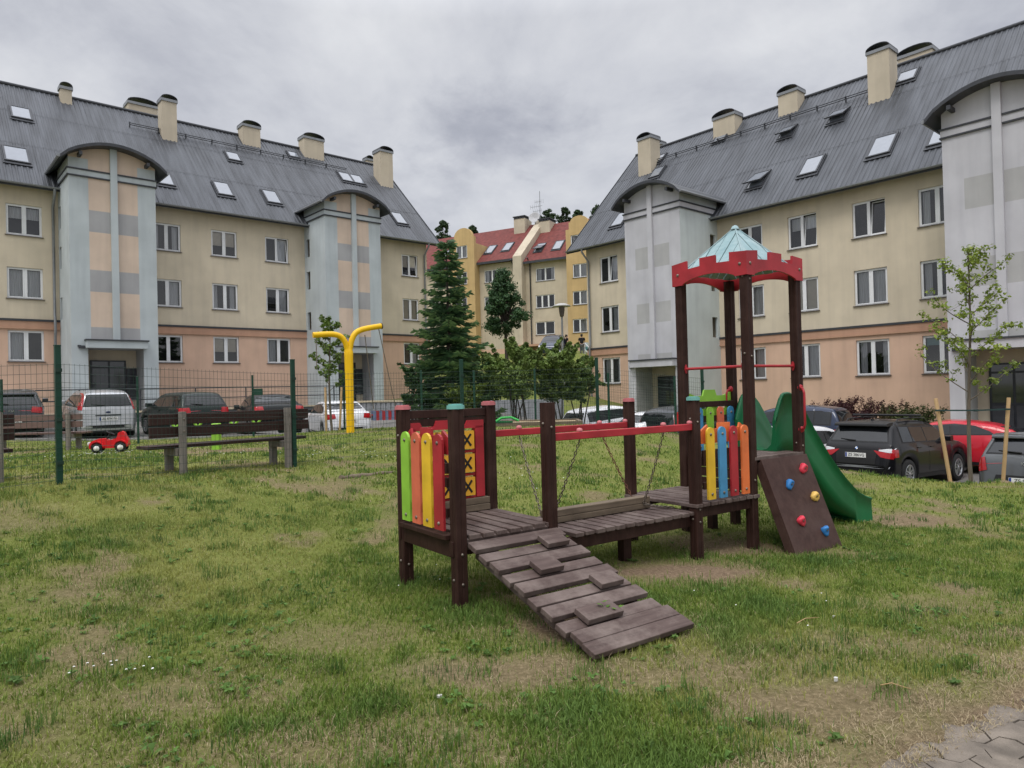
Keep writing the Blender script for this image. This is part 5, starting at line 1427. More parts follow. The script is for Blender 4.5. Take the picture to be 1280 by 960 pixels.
def car(name, label, cat, kind, colour, p, head, plate=None, tail='std', rims=M_alloy, group=None, extras=(), detail=True):
    """rear bumper centre at p; head: compass heading in degrees clockwise from +Y"""
    K = KINDS[kind]; L, Wd = K['L'], K['W']
    yaw = R(90 - head); d = Vector((math.cos(yaw), math.sin(yaw)))
    c0 = Vector((p[0], p[1])); zr = gz(*(c0 + d * K['wh'][0])) + .02; zf = gz(*(c0 + d * K['wh'][1])) + .02
    pitch = math.atan2(zf - zr, K['wh'][1] - K['wh'][0])
    root = thing(name, label, cat, (p[0], p[1], zr - K['wh'][0] * math.tan(pitch)), 0, group)
    root.rotation_mode = 'XYZ'; root.rotation_euler = (0, -pitch, yaw)
    px, pz = [a for a, b in K['top']], [b for a, b in K['top']]
    clr = .24 if kind == 'suv' else .20; Rw = K['R'] + .055
    xs = np.unique(np.concatenate([np.linspace(0, .5, 26), np.linspace(.5, L - .4, 70), np.linspace(L - .4, L, 22)] + [w + Rw * np.cos(np.linspace(0, PI, 15)) for w in K['wh']]))
    zt = np.interp(xs, px, pz)
    ker = np.array([.25, .5, .25])
    for _ in range(5):
        z2 = np.convolve(np.pad(zt, 1, 'edge'), ker, 'valid'); z2[:2] = zt[:2]; zt = z2
    def zbot(x):
        z = clr + .10 * max(0, (.35 - x) / .35) + .06 * max(0, (x - L + .3) / .3)
        for w in K['wh']:
            if abs(x - w) < Rw: z = max(z, K['R'] + math.sqrt(Rw * Rw - (x - w) ** 2))
        return z
    V = []; n_half = 15
    for x, t in zip(xs, zt):
        e = abs(x - L / 2) / (L / 2)
        de = min(x, L - x)
        ws = Wd / 2 * (1 - .07 * e ** 4) * (1 - .13 * (1 - min(1, de / .22)) ** 2)
        zb = zbot(x); zB = min(K['belt'] + .03 * (L / 2 - x) / L, t - .03); zb = min(zb, zB - .03)
        h = [(0, zb), (.80 * ws, zb)]
        for q, f in ((0, .955), (.15, .985), (.4, 1.0), (.62, 1.0), (.84, .985), (1, .955)): h.append((ws * f, zb + (zB - zb) * q))
        wt = ws * .955 - (t - zB) * .34; wr = wt - min(.09, (t - zB) * .4)
        for q in (.3, .62, .88): h.append((ws * .955 + (wt - ws * .955) * q, zB + (t - .045 - zB) * q if t - zB > .09 else zB + (t - zB) * q * .6))
        h += [((wt + wr) / 2, t - (.016 if t - zB > .09 else .008)), (wr * .8, t - .002), (wr * .4, t + .012), (0, t + .016)]
        V += [(x, -y, z) for y, z in h] + [(x, y, z) for y, z in reversed(h[1:-1])]
    ns = n_half * 2 - 2
    mb = MB(); fs = [(i * ns + k, i * ns + (k + 1) % ns, (i + 1) * ns + (k + 1) % ns, (i + 1) * ns + k) for i in range(len(xs) - 1) for k in range(ns)]
    mb.add(V, fs, 0, True)
    mb.add(V[:ns], [tuple(range(ns - 1, -1, -1))], 0); mb.add(V[-ns:], [tuple(range(ns))], 0)
    bvh = BVHTree.FromPolygons([Vector(v) for v in V], [tuple(f) for f in fs] + [tuple(range(ns - 1, -1, -1)), tuple(len(V) - ns + i for i in range(ns))])
    # dark inner wheel housings and sill
    mb.bx(.3, L - .3, -Wd / 2 + .30, Wd / 2 - .30, clr - .03, .62, 1)
    body = mb.build('body', [colour, M_trimblack], root)
    def cast(o, dv):
        h_ = bvh.ray_cast(Vector(o), Vector(dv)); return (h_[0], h_[1]) if h_[0] is not None else (None, None)
    def decal(mbx, poly, view, off=.004, m=0, rings=4, sub=6):
        """shell of a star-shaped outline laid on the bodywork; view: 'L','R' (x,z), 'B','F' (y,z)"""
        pts = []
        for i in range(len(poly)):
            a, b = poly[i], poly[(i + 1) % len(poly)]
            for q in range(sub): pts.append((a[0] + (b[0] - a[0]) * q / sub, a[1] + (b[1] - a[1]) * q / sub))
        cx = sum(q[0] for q in pts) / len(pts); cz = sum(q[1] for q in pts) / len(pts)
        def pr(a, z):
            if view == 'L': o, dv = (a, 3, z), (0, -1, 0)
            elif view == 'R': o, dv = (a, -3, z), (0, 1, 0)
            elif view == 'B': o, dv = (-3, a, z), (1, 0, 0)
            else: o, dv = (L + 3, a, z), (-1, 0, 0)
            h_, nn = cast(o, dv)
            if h_ is None: return None
            if nn.dot(Vector(dv)) > 0: nn = -nn
            return h_ - Vector(dv) * off * .5 + nn * off * .7
        vs = []; n = len(pts)
        for r_ in range(rings + 1):
            t = r_ / rings
            for a, z in pts:
                q = pr(cx + (a - cx) * t, cz + (z - cz) * t)
                vs.append(q)
        ok = lambda f: all(vs[i] is not None for i in f)
        f2 = [f for f in ((r_ * n + i, r_ * n + (i + 1) % n, (r_ + 1) * n + (i + 1) % n, (r_ + 1) * n + i) for r_ in range(rings) for i in range(n)) if ok(f)]
        if not f2: return
        mbx.add([v if v is not None else Vector((0, 0, .5)) for v in vs], f2, m, True)
    # wheels
    for w in K['wh']:
        for s in (-1, 1):
            y = s * (Wd / 2 - .115); r = K['R']
            tb = MB(); ax = (0, s, 0)
            tb.lathe([(r * .64, -.09), (r * .95, -.095), (r, -.07), (r, .07), (r * .96, .097), (r * .66, .10)], (w, y, r), ax, 24)
            wl = tb.build('wheel', M_tyre, root)
            rb = MB(); rb.lathe([(r * .66, .098), (r * .63, .075), (r * .60, .03), (0, .03)], (w, y, r), ax, 20, 1); rb.lathe([(r * .66, .098), (r * .62, .108), (r * .58, .08)], (w, y, r), ax, 20, 0)
            for k in range(5):
                a = 2 * PI * k / 5 + .3; e = Vector((math.cos(a), 0, math.sin(a))); t = Vector((-math.sin(a), 0, math.cos(a))); c = Vector((w, y, r))
                for dt in (-.028, .028):
                    rb.prism([(-.016, 0), (.016, 0), (.022, 1), (-.022, 1)], c + Vector((0, s * .062, 0)) + t * dt * .6, t, e * r * .6 + t * dt * .9, Vector((0, s * .03, 0)), 0)
            rb.lathe([(.05, .10), (.045, .106), (0, .108)], (w, y, r), ax, 10, 0)
            rb.build('rim', [rims, M_steelrim], wl)
    # glass
    bz = K['belt'] + .035
    sp = K['side']; cpil = K['C']
    lo0 = (sp[0][0] - .02, bz + .015) if kind not in ('suv', 'coupe3') else ((.62, bz + .03) if kind == 'suv' else (.86, bz + .10))
    outline = [lo0] + [(a, z) for a, z in sp[:-1]] + [(sp[-1][0], bz)]
    zroof = max(z for a, z in sp[:-1])
    for view in ('L', 'R'):
        g = MB(); o2 = [(a, z) for a, z in outline]
        decal(g, o2, view, .003, 1, 4, 10)
        cx = sum(a for a, z in o2) / len(o2); cz = sum(z for a, z in o2) / len(o2)
        # panes between the pillars
        xs_p = [lo0[0] + .06, 1.32 if kind != 'sedan' else 1.55, sp[-1][0] - .12]
        mid = (xs_p[0] + xs_p[2]) / 2 - .05
        def clipx(poly, xa, xb):
            def half(P, f, inter):
                out = []
                for i in range(len(P)):
                    a, b = P[i], P[(i + 1) % len(P)]
                    if f(a): out.append(a)
                    if f(a) != f(b): out.append(inter(a, b))
                return out
            def it(x): return lambda a, b: (x, a[1] + (b[1] - a[1]) * (x - a[0]) / (b[0] - a[0]))
            q = half(poly, lambda p_: p_[0] >= xa, it(xa)); return half(q, lambda p_: p_[0] <= xb, it(xb))
        shr = [(cx + (a - cx) * .965, cz + (z - cz) * .86) for a, z in o2]
        cuts = [lo0[0], lo0[0] + .55, mid + .05, sp[-1][0]] if kind in ('suv', 'van', 'tallhatch') else ([lo0[0], mid, sp[-1][0]] if 'threedoor' in extras else [lo0[0], lo0[0] + .42, mid + .1, sp[-1][0]])
        for a, b in zip(cuts[:-1], cuts[1:]):
            q = clipx(shr, a + .022, b - .022)
            if len(q) > 2: decal(g, q, view, .007, 0, 4, 6)
        g.build('side_window', [M_carglass, M_trimblack], root)
        if detail:
            t = MB(); seam = [cuts[-2] + .02 if len(cuts) > 2 else mid]
            for xx in seam + [cuts[1] + .1 if len(cuts) > 3 else .9]:
                z0 = clr + .1
                for w in K['wh']:
                    if abs(xx - w) < Rw + .02: z0 = K['R'] + Rw + .03
                decal(t, [(xx - .005, z0), (xx + .005, z0), (xx + .005, bz - .03), (xx - .005, bz - .03)], view, .002, 0, 1, 8)
            decal(t, [(K['wh'][0] + Rw + .02, clr + .01), (K['wh'][1] - Rw - .02, clr + .01), (K['wh'][1] - Rw - .02, clr + .10), (K['wh'][0] + Rw + .02, clr + .10)], view, .006, 0, 1, 10)
            t.build('side_trim', M_trimblack, root)
            s = 1 if view == 'L' else -1
            for xx in ([cuts[-2] + .17] if 'threedoor' in extras else [cuts[1] + .22, cuts[-2] + .20]):
                hb = MB(); h_, nn = cast((xx, s * 3, bz - .10), (0, -s, 0))
                if h_ is not None: hb.box((h_.x, h_.y + s * .015, h_.z), (.18, .03, .026)); hb.build('door_handle', colour, root, .008)
            mb2 = MB(); xm = sp[-1][0] - .32; h_, nn = cast((xm, s * 3, bz + .02), (0, -s, 0))
            if h_ is not None:
                mb2.prism([(-.08, -.06), (.06, -.07), (.10, 0), (.06, .08), (-.08, .07)], (xm, h_.y + s * .02, bz + .07), (1, 0, 0), (0, 0, 1), (0, s * .17, 0)); mb2.build('wing_mirror', colour if kind != 'sedan' else M_trimblack, root, .02)
    # windscreen and rear window
    zc, z1 = bz, K['H'] - .06
    wlo, whi = Wd / 2 * .80, Wd / 2 * .62
    g = MB(); decal(g, [(-wlo, bz + .02), (wlo, bz + .02), (whi, z1 - .03), (-whi, z1 - .03)], 'F', .006, 0, 5, 8); g.build('windscreen', M_carglass, root)
    zr0 = bz + (.05 if kind != 'sedan' else .15); zr1 = {'suv': 1.54, 'sedan': 1.34, 'van': 1.54, 'hatch': 1.34, 'tallhatch': 1.42, 'coupe3': 1.30}[kind]
    wl2, wh2 = Wd / 2 * .80, Wd / 2 * (.66 if kind != 'suv' else .68)
    g = MB(); decal(g, [(-wl2, zr0), (wl2, zr0), (wh2, zr1), (-wh2, zr1)], 'B', .004, 1, 5, 8)
    decal(g, [(-wl2 + .04, zr0 + .025), (wl2 - .04, zr0 + .025), (wh2 - .035, zr1 - .025), (-wh2 + .035, zr1 - .025)], 'B', .008, 0, 5, 8)
    g.build('rear_window', [M_carglass, M_trimblack], root)
    if detail and kind != 'sedan':
        wb = MB(); h0, _ = cast((-3, .08, zr0 + .04), (1, 0, 0)); h1, _ = cast((-3, .46, zr0 + .075), (1, 0, 0))
        if h0 and h1: wb.tube([h0 + Vector((-.02, 0, 0)), h0.lerp(h1, .5) + Vector((-.035, 0, .0)), h1 + Vector((-.02, 0, 0))], [.022, .014, .009], 6); wb.build('rear_wiper', M_trimblack, root)
    # lights
    for s in (-1, 1):
        lb = MB(); e = Wd / 2
        if tail == 'tall': decal(lb, [(s * (e * .84), bz - .06), (s * (e * .93), bz - .04), (s * (e * .78), zr1 + .03), (s * (e * .70), zr1 + .03)], 'B', .012, 0, 3, 8)
        elif tail == 'wide':
            decal(lb, [(s * e * .46, .96), (s * e * .93, .90), (s * e * .93, .76), (s * e * .66, .80)], 'B', .014, 0, 3, 6)
            decal(lb, [(s * e * .60, .975), (s * e * .93, 1.02), (s * e * .93, .905), (s * e * .60, .945)], 'B', .015, 1, 3, 6)
            decal(lb, [(.02, .78), (.34, .80), (.34, .98), (.02, 1.0)], 'R' if s < 0 else 'L', .012, 0, 3, 5)
        elif tail == 'low':
            decal(lb, [(s * e * .74, .70), (s * e * .92, .66), (s * e * .92, .92), (s * e * .80, .96)], 'B', .014, 0, 3, 6)
            decal(lb, [(.03, .70), (.16, .72), (.24, .92), (.05, .96)], 'R' if s < 0 else 'L', .010, 0, 3, 5)
        else: decal(lb, [(s * e * .58, .80), (s * e * .93, .76), (s * e * .93, .95), (s * e * .62, .97)], 'B', .014, 0, 3, 6); decal(lb, [(.03, .80), (.26, .82), (.26, .95), (.03, .97)], 'R' if s < 0 else 'L', .010, 0, 3, 5)
        lb.build('tail_light', [M_taillight, M_clearlight], root)
        hb = MB(); decal(hb, [(s * e * .50, .66), (s * e * .88, .70), (s * e * .90, .82), (s * e * .56, .76)], 'F', .010, 0, 3, 5); hb.build('headlight', M_clearlight, root)
    # bumper strip, plate, badge
    zpl = {'suv': .83, 'sedan': .70, 'van': .74, 'hatch': .52, 'tallhatch': .66, 'coupe3': .55}[kind]
    bb = MB(); e = Wd / 2
    decal(bb, [(-e * .88, .36), (e * .88, .36), (e * .90, .46), (-e * .90, .46)], 'B', .014, 0, 2, 10)
    if kind == 'hatch': decal(bb, [(-e * .62, .44), (e * .62, .44), (e * .56, .62), (-e * .56, .62)], 'B', .010, 0, 3, 8)
    if kind == 'suv': decal(bb, [(-e * .52, .62), (e * .52, .62), (e * .56, .96), (-e * .56, .96)], 'B', .006, 0, 3, 8)
    bb.build('rear_bumper', M_trimblack, root)
    h_, nn = cast((-3, 0, zpl), (1, 0, 0))
    if h_ is not None and plate:
        pb = MB(); x = h_.x - .018; pb.bx(x - .008, x, -.26, .26, zpl - .057, zpl + .057, 0); pb.bx(x - .0095, x - .0082, .215, .255, zpl - .052, zpl + .052, 1)
        po = pb.build('number_plate', [M_plate, M_euro], root)
        text_mesh('lettering', plate, .098, .001, M_platetext, po, Matrix.Translation((x - .0115, -.02, zpl)) @ Matrix(((0, 0, -1, 0), (-1, 0, 0, 0), (0, 1, 0, 0), (0, 0, 0, 1))))
    for ex in extras:
        if ex == 'roof_rails':
            for s in (-1, 1):
                rb = MB(); y = s * (Wd / 2 * .955 - .26)
                rb.tube([(.75, y, 1.60), (.88, y, 1.70), (1.6, y, 1.735), (2.3, y, 1.71), (2.48, y, 1.59)], .018, 6); rb.build('roof_rail', M_trimblack, root)
            rb = MB(); rb.tube([(1.6, -Wd / 2 + .06, 1.79), (1.6, Wd / 2 - .06, 1.79)], .028, 8)
            for s in (-1, 1): rb.bx(1.57, 1.63, s * .62 - .03, s * .62 + .03, 1.71, 1.77)
            rb.build('roof_bar', M_trimblack, root)
        if ex == 'spoiler':
            sb = MB(); w = Wd / 2 * .71; zt_ = K['H'] - .075
            sb.prism([(-.02, -.07), (.0, .0), (.30, .035), (.30, -.06)], (.27, -w, zt_), (1, 0, 0), (0, 0, 1), (0, 2 * w, 0)); sb.build('roof_spoiler', M_trimblack if kind == 'suv' else colour, root, .02)
        if ex == 'aerial':
            ab = MB(); ab.prism([(0, 0), (.16, 0), (.03, .06), (0, .06)], (.85, -.02, K['H'] - .03), (1, 0, 0), (0, 0, 1), (0, .04, 0)); ab.build('roof_aerial', M_trimblack, root, .008)
        if ex == 'roundel':
            z = 1.0; h_, nn = cast((-3, 0, z), (1, 0, 0))
            if h_ is not None:
                nn = -nn if nn.x > 0 else nn
                rb = MB(); rb.lathe([(.042, -.01), (.042, .006), (.036, .008)], h_, nn, 16, 0); e1 = nn.cross(Vector((0, 0, 1))).normalized(); e2 = e1.cross(nn)
                for q in range(4):
                    a0 = q * PI / 2; pts = [h_ + nn * .008] + [h_ + nn * .008 + (e1 * math.cos(a0 + k * PI / 8) + e2 * math.sin(a0 + k * PI / 8)) * .036 for k in range(5)]
                    rb.add(pts, [tuple(range(6))], 2 if q % 2 else 1)
                rb.build('badge', [M_trimblack, mat('badge_white', (.75, .75, .76), .3, .02), mat('badge_blue', (.03, .14, .42), .3, .02)], root)
        if ex == 'oval':
            z = bz - .13; h_, nn = cast((-3, 0, z), (1, 0, 0))
            if h_ is not None:
                rb = MB()
                rb.prism([(.075 * math.cos(q * PI / 8), .03 * math.sin(q * PI / 8)) for q in range(16)], h_ + Vector((-.018, 0, 0)), (0, 1, 0), (0, 0, 1), (.02, 0, 0)); rb.build('badge', mat('badge_navy', (.02, .03, .08), .3, .02), root)
        if ex == 'strip':
            sb = MB(); decal(sb, [(-e * .42, zpl + .09), (e * .42, zpl + .09), (e * .42, zpl + .125), (-e * .42, zpl + .125)], 'B', .016, 0, 1, 8); sb.build('boot_handle', M_trimblack, root)
        if ex.startswith('word:'):
            z = bz - .12; h_, nn = cast((-3, 0, z), (1, 0, 0))
            if h_ is not None:
                text_mesh('badge_lettering', ex[5:], .10, .004, M_alloy, root, Matrix.Translation((h_.x - .022, 0, z)) @ Matrix(((0, 0, -1, 0), (-1, 0, 0, 0), (0, 1, 0, 0), (0, 0, 0, 1))))
        if ex == 'chrome':
            sb = MB(); decal(sb, [(-e * .86, .53), (e * .86, .53), (e * .88, .58), (-e * .88, .58)], 'B', .016, 0, 1, 12); sb.build('bumper_strip', M_gutter, root)
    return root

P_blk = paint('black_car_paint', (.0055, .0055, .007)); P_red = paint('red_car_paint', (.46, .010, .024)); P_grey = paint('grey_car_paint', (.10, .105, .11), .4)
P_silver = paint('silver_car_paint', (.42, .43, .44), .5); P_white = paint('white_car_paint', (.72, .73, .75)); P_dgrey = paint('charcoal_car_paint', (.045, .048, .055), .3)
P_dgreen = paint('dark_green_car_paint', (.016, .024, .022), .2); P_navy = paint('navy_car_paint', (.02, .03, .06), .2); P_lgrey = paint('light_grey_car_paint', (.30, .31, .33), .4)
def P2(u, d): q = at(u, 489, d); return (q.x, q.y)
GR = 'cars parked below the right block'; GL = 'cars parked along the left block'
car('parked_car', 'black estate-like off-roader with roof bar parked right behind the slide', 'car', 'suv', P_blk, P2(1066, 17.55), 53.5, 'ZS 386VG', 'wide', group=GR, extras=('roof_rails', 'spoiler', 'aerial', 'roundel', 'chrome'))
car('parked_car', 'red three-door hatchback parked between black off-roader and grey hatchback', 'car', 'coupe3', P_red, P2(1292, 19.6), -50, None, 'std', group=GR, extras=('threedoor',))
car('parked_car', 'grey hatchback at right edge behind the sapling stake', 'car', 'hatch', P_grey, P2(1277, 13.3), 49, 'ZS 9625L', 'low', group=GR, extras=('spoiler', 'word:KIA'))
car('parked_car', 'dark blue people carrier roof showing behind the black off-roader', 'car', 'van', P_navy, P2(1062, 23.2), -46, None, 'std', group=GR, detail=False)
car('parked_car', 'white hatchback mostly hidden by the slide, left of black off-roader', 'car', 'hatch', P_white, (6.95, 19.4), 53.5, None, 'std', group=GR, detail=False)
car('parked_car', 'grey people carrier behind the bridge posts of the play tower', 'car', 'van', P_dgrey, P2(818, 24.6), 45, None, 'tall', group=GR, detail=False)
car('parked_car', 'white estate car behind the red beam, left of fence post', 'car', 'hatch', P_white, P2(712, 27.0), 58, None, 'std', group=GR, detail=False)
car('parked_car', 'low white car between white estate and grey people carrier', 'car', 'sedan', P_white, P2(768, 25.2), 60, None, 'std', group=GR, detail=False)
car('parked_car', 'silver tall hatchback with long red tail lights behind left benches', 'car', 'tallhatch', P_silver, P2(135, 22.4), -40, 'ZS 8741N', 'tall', group=GL, extras=('oval', 'strip'))
car('parked_car', 'charcoal hatchback at the left edge, rear to the lawn', 'car', 'hatch', P_dgrey, P2(14, 21.6), -34, 'ZS 5270C', 'std', group=GL, extras=('spoiler', 'word:KIA'))
car('parked_car', 'dark green estate car behind the middle bench, beside silver hatchback', 'car', 'hatch', P_dgreen, P2(258, 23.0), -46, 'ZS 2218K', 'std', group=GL)
car('parked_car', 'black saloon car behind the right end of the bench', 'car', 'sedan', P_blk, P2(350, 23.6), -30, 'ZS 6603F', 'std', group=GL)
car('parked_car', 'white coupe with red tail lights behind the yellow swing post', 'car', 'sedan', P_white, P2(437, 26.0), -27, 'ZS 4190J', 'std', group=GL)
q = at(694, 447, 55.2)
car('parked_car', 'dark blue car parked at the top of the hill steps', 'car', 'hatch', P_navy, (q.x + .4, q.y + 2.6), -165, None, 'std', detail=False)

# ================================================================== FENCES
def wire_fence(name, label, pts, hpost, hmesh, dv, dh, rw, rp, cap_box=None, group=None):
    """posts at pts (x, y); welded mesh panels between them"""
    base = Vector((pts[0][0], pts[0][1], gz(*pts[0])))
    root = thing(name, label, 'fence', (0, 0, 0), 0, group)
    Z = [gz(*p) for p in pts]; rr = random.Random(9)
    for (x, y), z in zip(pts, Z):
        mb = MB(); i = min(max(0, [p for p in pts].index((x, y))), len(pts) - 2); d = Vector((pts[i + 1][0] - pts[i][0], pts[i + 1][1] - pts[i][1], 0))
        a = math.atan2(d.y, d.x); mb.box((x, y, z + hpost / 2 - .15), (rp, rp * .75, hpost + .3), 0, None, a)
        mb.box((x, y, z + hpost + .006), (rp + .006, rp * .75 + .006, .016), 0, None, a)
        p = mb.build('post', M_fence, root, .004)
        cb = MB(); n = Vector((-d.y, d.x, 0)).normalized()
        for zz in (.25, .75, hmesh - .08): cb.box(tuple(Vector((x, y, z + zz)) - n * (rp * .45)), (rp * 1.1, .02, .04), 0, None, a)
        cb.build('clamp', M_wire, p)
    for i in range(len(pts) - 1):
        a = Vector((*pts[i], Z[i])); b = Vector((*pts[i + 1], Z[i + 1])); d = b - a; L = math.hypot(d.x, d.y)
        n = Vector((-d.y, d.x, 0)).normalized() * -.035
        a = a + n; b = b + n
        mb = MB(); nv = int(L / dv)
        for k in range(1, nv):
            t = k / nv; p = a.lerp(b, t); zg = gz(p.x, p.y) - .01; wob = .006 * math.sin(k * .9 + i)
            e = d.normalized() * wob
            mb.tube([(p.x, p.y, zg), (p.x + e.x, p.y + e.y, p.z + hmesh * .5), (p.x, p.y, p.z + hmesh)], rw * .75, 3, 0, None, False, False)
        zz = .06; k = 0
        while zz <= hmesh + .001:
            sag = rr.uniform(-.012, .004) if zz < hmesh - .02 else -.012
            pp = []
            for q in range(9):
                t = q / 8; p = a.lerp(b, t); zt = p.z + zz + sag * 4 * t * (1 - t)
                pp.append((p.x, p.y, max(zt, gz(p.x, p.y) + zz * .3)))
            mb.tube(pp, rw, 3, 0, None, False, False)
            zz += dh if not (k % 4 == 3) else dh * .55; k += 1
        mb.build('wire_panel', M_wire, root)
    return root
NF = [(-9.1, 3.2), (-7.2, 5.7), (-5.25, 8.14), (-3.3, 10.6), (-.93, 13.0), (1.81, 15.0), (4.35, 16.1)]
wire_fence('mesh_fence', 'near dark green wire mesh fence running diagonally behind the play tower', NF, 1.60, 1.40, .055, .105, .0024, .062)
FF = [(at(2, 500, 18).x, 18.0), (at(172, 500, 18.2).x, 18.2), (at(316, 500, 19.6).x, 19.6), (at(430, 500, 20.6).x, 20.6), (at(527, 500, 21).x, 21.0), (at(593, 500, 21).x, 21.0), (at(669, 500, 20.6).x, 20.6), (at(761, 500, 20.0).x, 20.0), (4.3, 18.6)]
ff = wire_fence('mesh_fence', 'far green wire mesh fence between the lawn and the parked cars', FF, 1.72, 1.45, .10, .15, .0024, .055)
mb = MB(); q = at(318, 490, 19.5); mb.box((q.x + .12, q.y - .06, q.z), (.26, .04, .18)); mb.build('junction_box', M_fence, ff, .005)

# timber edging along the fence line
mb = MB(); a = at(424, 588, 9.7); b = at(494, 585, 10.3)
rr = random.Random(2)
pts = [a.lerp(b, k / 10) for k in range(11)]
pts = [Vector((p.x + rr.uniform(-.01, .01), p.y, gz(p.x, p.y) + .0 + rr.uniform(-.012, .012))) for p in pts]
mb.tube(pts, [.04 + rr.uniform(-.008, .008) for _ in pts], 8)
tag(mb.build('timber_edging', M_beamwood), 'low weathered log edging lying in the grass along the fence', 'log')

# ================================================================== BENCHES
def bench(name, label, c, ang, L=2.2, mats=(M_bench, M_bench), group='wooden benches', hb=.86, legs=(-.78, .78)):
    """local x along the bench, local +y is the sitting side (away from the viewer)"""
    root = thing(name, label, 'bench', (c[0], c[1], gz(*c)), ang, group)
    for x in legs:
        mb = MB(); r0 = random.Random(int(x * 100) + 7)
        poly = [(.052 * math.cos(q * PI / 5) * r0.uniform(.95, 1.08), .055 * math.sin(q * PI / 5) * r0.uniform(.95, 1.08)) for q in range(10)]
        mb.prism(poly, (x, -.05, -.3), (1, 0, 0), (0, 1, 0), (0, .0, hb + .3), 0)
        mb.lathe([(0, .006), (.012, .004), (.013, 0)], (x, -.105, hb - .10), (0, -1, 0), 8, 1); mb.lathe([(0, .006), (.012, .004), (.013, 0)], (x, -.105, hb - .26), (0, -1, 0), 8, 1)
        lg = mb.build('leg', [M_greypost, M_bolt], root)
        mb = MB(); mb.bx(x - .05, x + .05, .0, .42, .27, .37); mb.build('seat_bearer', M_greypost, lg, .004)
        mb = MB(); mb.bx(x - .045, x + .045, .33, .42, -.3, .268); mb.build('front_leg', M_greypost, lg, .004)
    mb = MB(); mb.bx(-L/2, L/2, .006, .045, hb - .17, hb - .025); bp = mb.build('back_board', mats[1], root, .005)
    mb = MB(); mb.bx(-L/2, L/2, .006, .045, hb - .335, hb - .195); mb.build('back_board', mats[1], root, .005)
    for y0 in (.075, .205, .335):
        mb = MB(); mb.bx(-L/2, L/2, y0, y0 + .115, .372, .415); mb.build('seat_board', mats[0], root, .005)
    return root
fa = math.atan2(2.46, 1.95)
bench('park_bench', 'dark brown wooden bench with grey posts right behind the near fence', (-3.92, 9.98), math.atan2(1.2, 1.04), 2.35)
bench('park_bench', 'dark bench cut by the left edge, behind the near fence', (-6.68, 7.70), math.atan2(2.44, 1.95), 2.1, legs=(-.8, .86))
bench('park_bench', 'faded reddish-brown bench farther back, in front of the cars', (-11.15, 16.2), 0.05, 2.4, (M_bench2, M_bench2), legs=(-.8, .92))

# ================================================================== PLAYGROUND BEYOND THE FENCE
def yellow_swing():
    p = at(438, 538, 17.0); x, y = p.x, p.y; z = gz(x, y)
    root = thing('yellow_swing', 'tall yellow Y-shaped swing frame with one basket seat on chains', 'swing', (x, y, z))
    a = .55                                                 # arms run to the right and away
    e = Vector((math.cos(a), math.sin(a), 0)); H = z - 0
    def Q(t, h): return e * t + Vector((0, 0, h))
    mb = MB(); r = .086
    for s, tip, tz in ((1, .84, 2.60), (-1, .84, 2.34)):
        pts = [Q(0, -.3), Q(0, .8), Q(.01 * s, 1.85), Q(.03 * s, 2.06), Q(.09 * s, 2.28 if s > 0 else 2.22), Q(.20 * s, 2.43 if s > 0 else 2.33), Q(.42 * s, 2.52 if s > 0 else 2.37), Q(tip * s, tz)]
        sm = []
        for i in range(len(pts) - 1):
            p0, p1, p2, p3 = pts[max(0, i - 1)], pts[i], pts[i + 1], pts[min(len(pts) - 1, i + 2)]
            for q in range(4):
                t = q / 4; sm.append(.5 * (2 * p1 + (p2 - p0) * t + (2 * p0 - 5 * p1 + 4 * p2 - p3) * t * t + (3 * p1 - p0 - 3 * p2 + p3) * t ** 3))
        sm.append(pts[-1])
        off = Vector((.012 * s, 0, 0))
        mb.tube([q + off for q in sm], [r * (1.0 if q.z < 2.0 else .80) for q in sm], 14)
    mb.build('frame', M_yswing, root)
    mb = MB(); tip = Q(.85, 2.60); mb.lathe([(.078, -.01), (.078, .014), (0, .016)], tip, (e + Vector((0, 0, .15))), 12); mb.build('end_cap', M_trimblack, root)
    seat = Vector((.74, .48, .40))
    def rope(a_, b_):
        m_ = MB(); m_.tube([a_, b_], .011, 5); m_.build('chain', M_chain, root)
    rope(Q(.78, 2.52), seat + Vector((.28, .05, .15))); rope(Q(.42, 2.37), seat + Vector((-.25, -.05, .15))); rope(Q(-.78, 2.25), Q(-.78, 1.55))
    mb = MB()
    for k in range(8):
        x0 = -.30 + k * .074; mb.bx(x0, x0 + .084, -.13, .13, -.02, .02, k % 2)
        for s in (-1, 1):
            mb.bx(x0, x0 + .084, s * .14 - .012, s * .14 + .012, -.13, .10, 0 if k % 2 else 2)
    T = Matrix.Translation(seat) @ Matrix.Rotation(.35, 4, 'Z')
    mb.v = [tuple(T @ Vector(v)) for v in mb.v]
    m2 = MB(); m2.v, m2.f, m2.m, m2.s = mb.v, mb.f, mb.m, mb.s
    m2.build('swing_seat', [M_red, mat('navy_rubber', (.02, .03, .09), .6, .1), mat('pale_blue_rubber', (.12, .16, .27), .6, .1)], root)
yellow_swing()

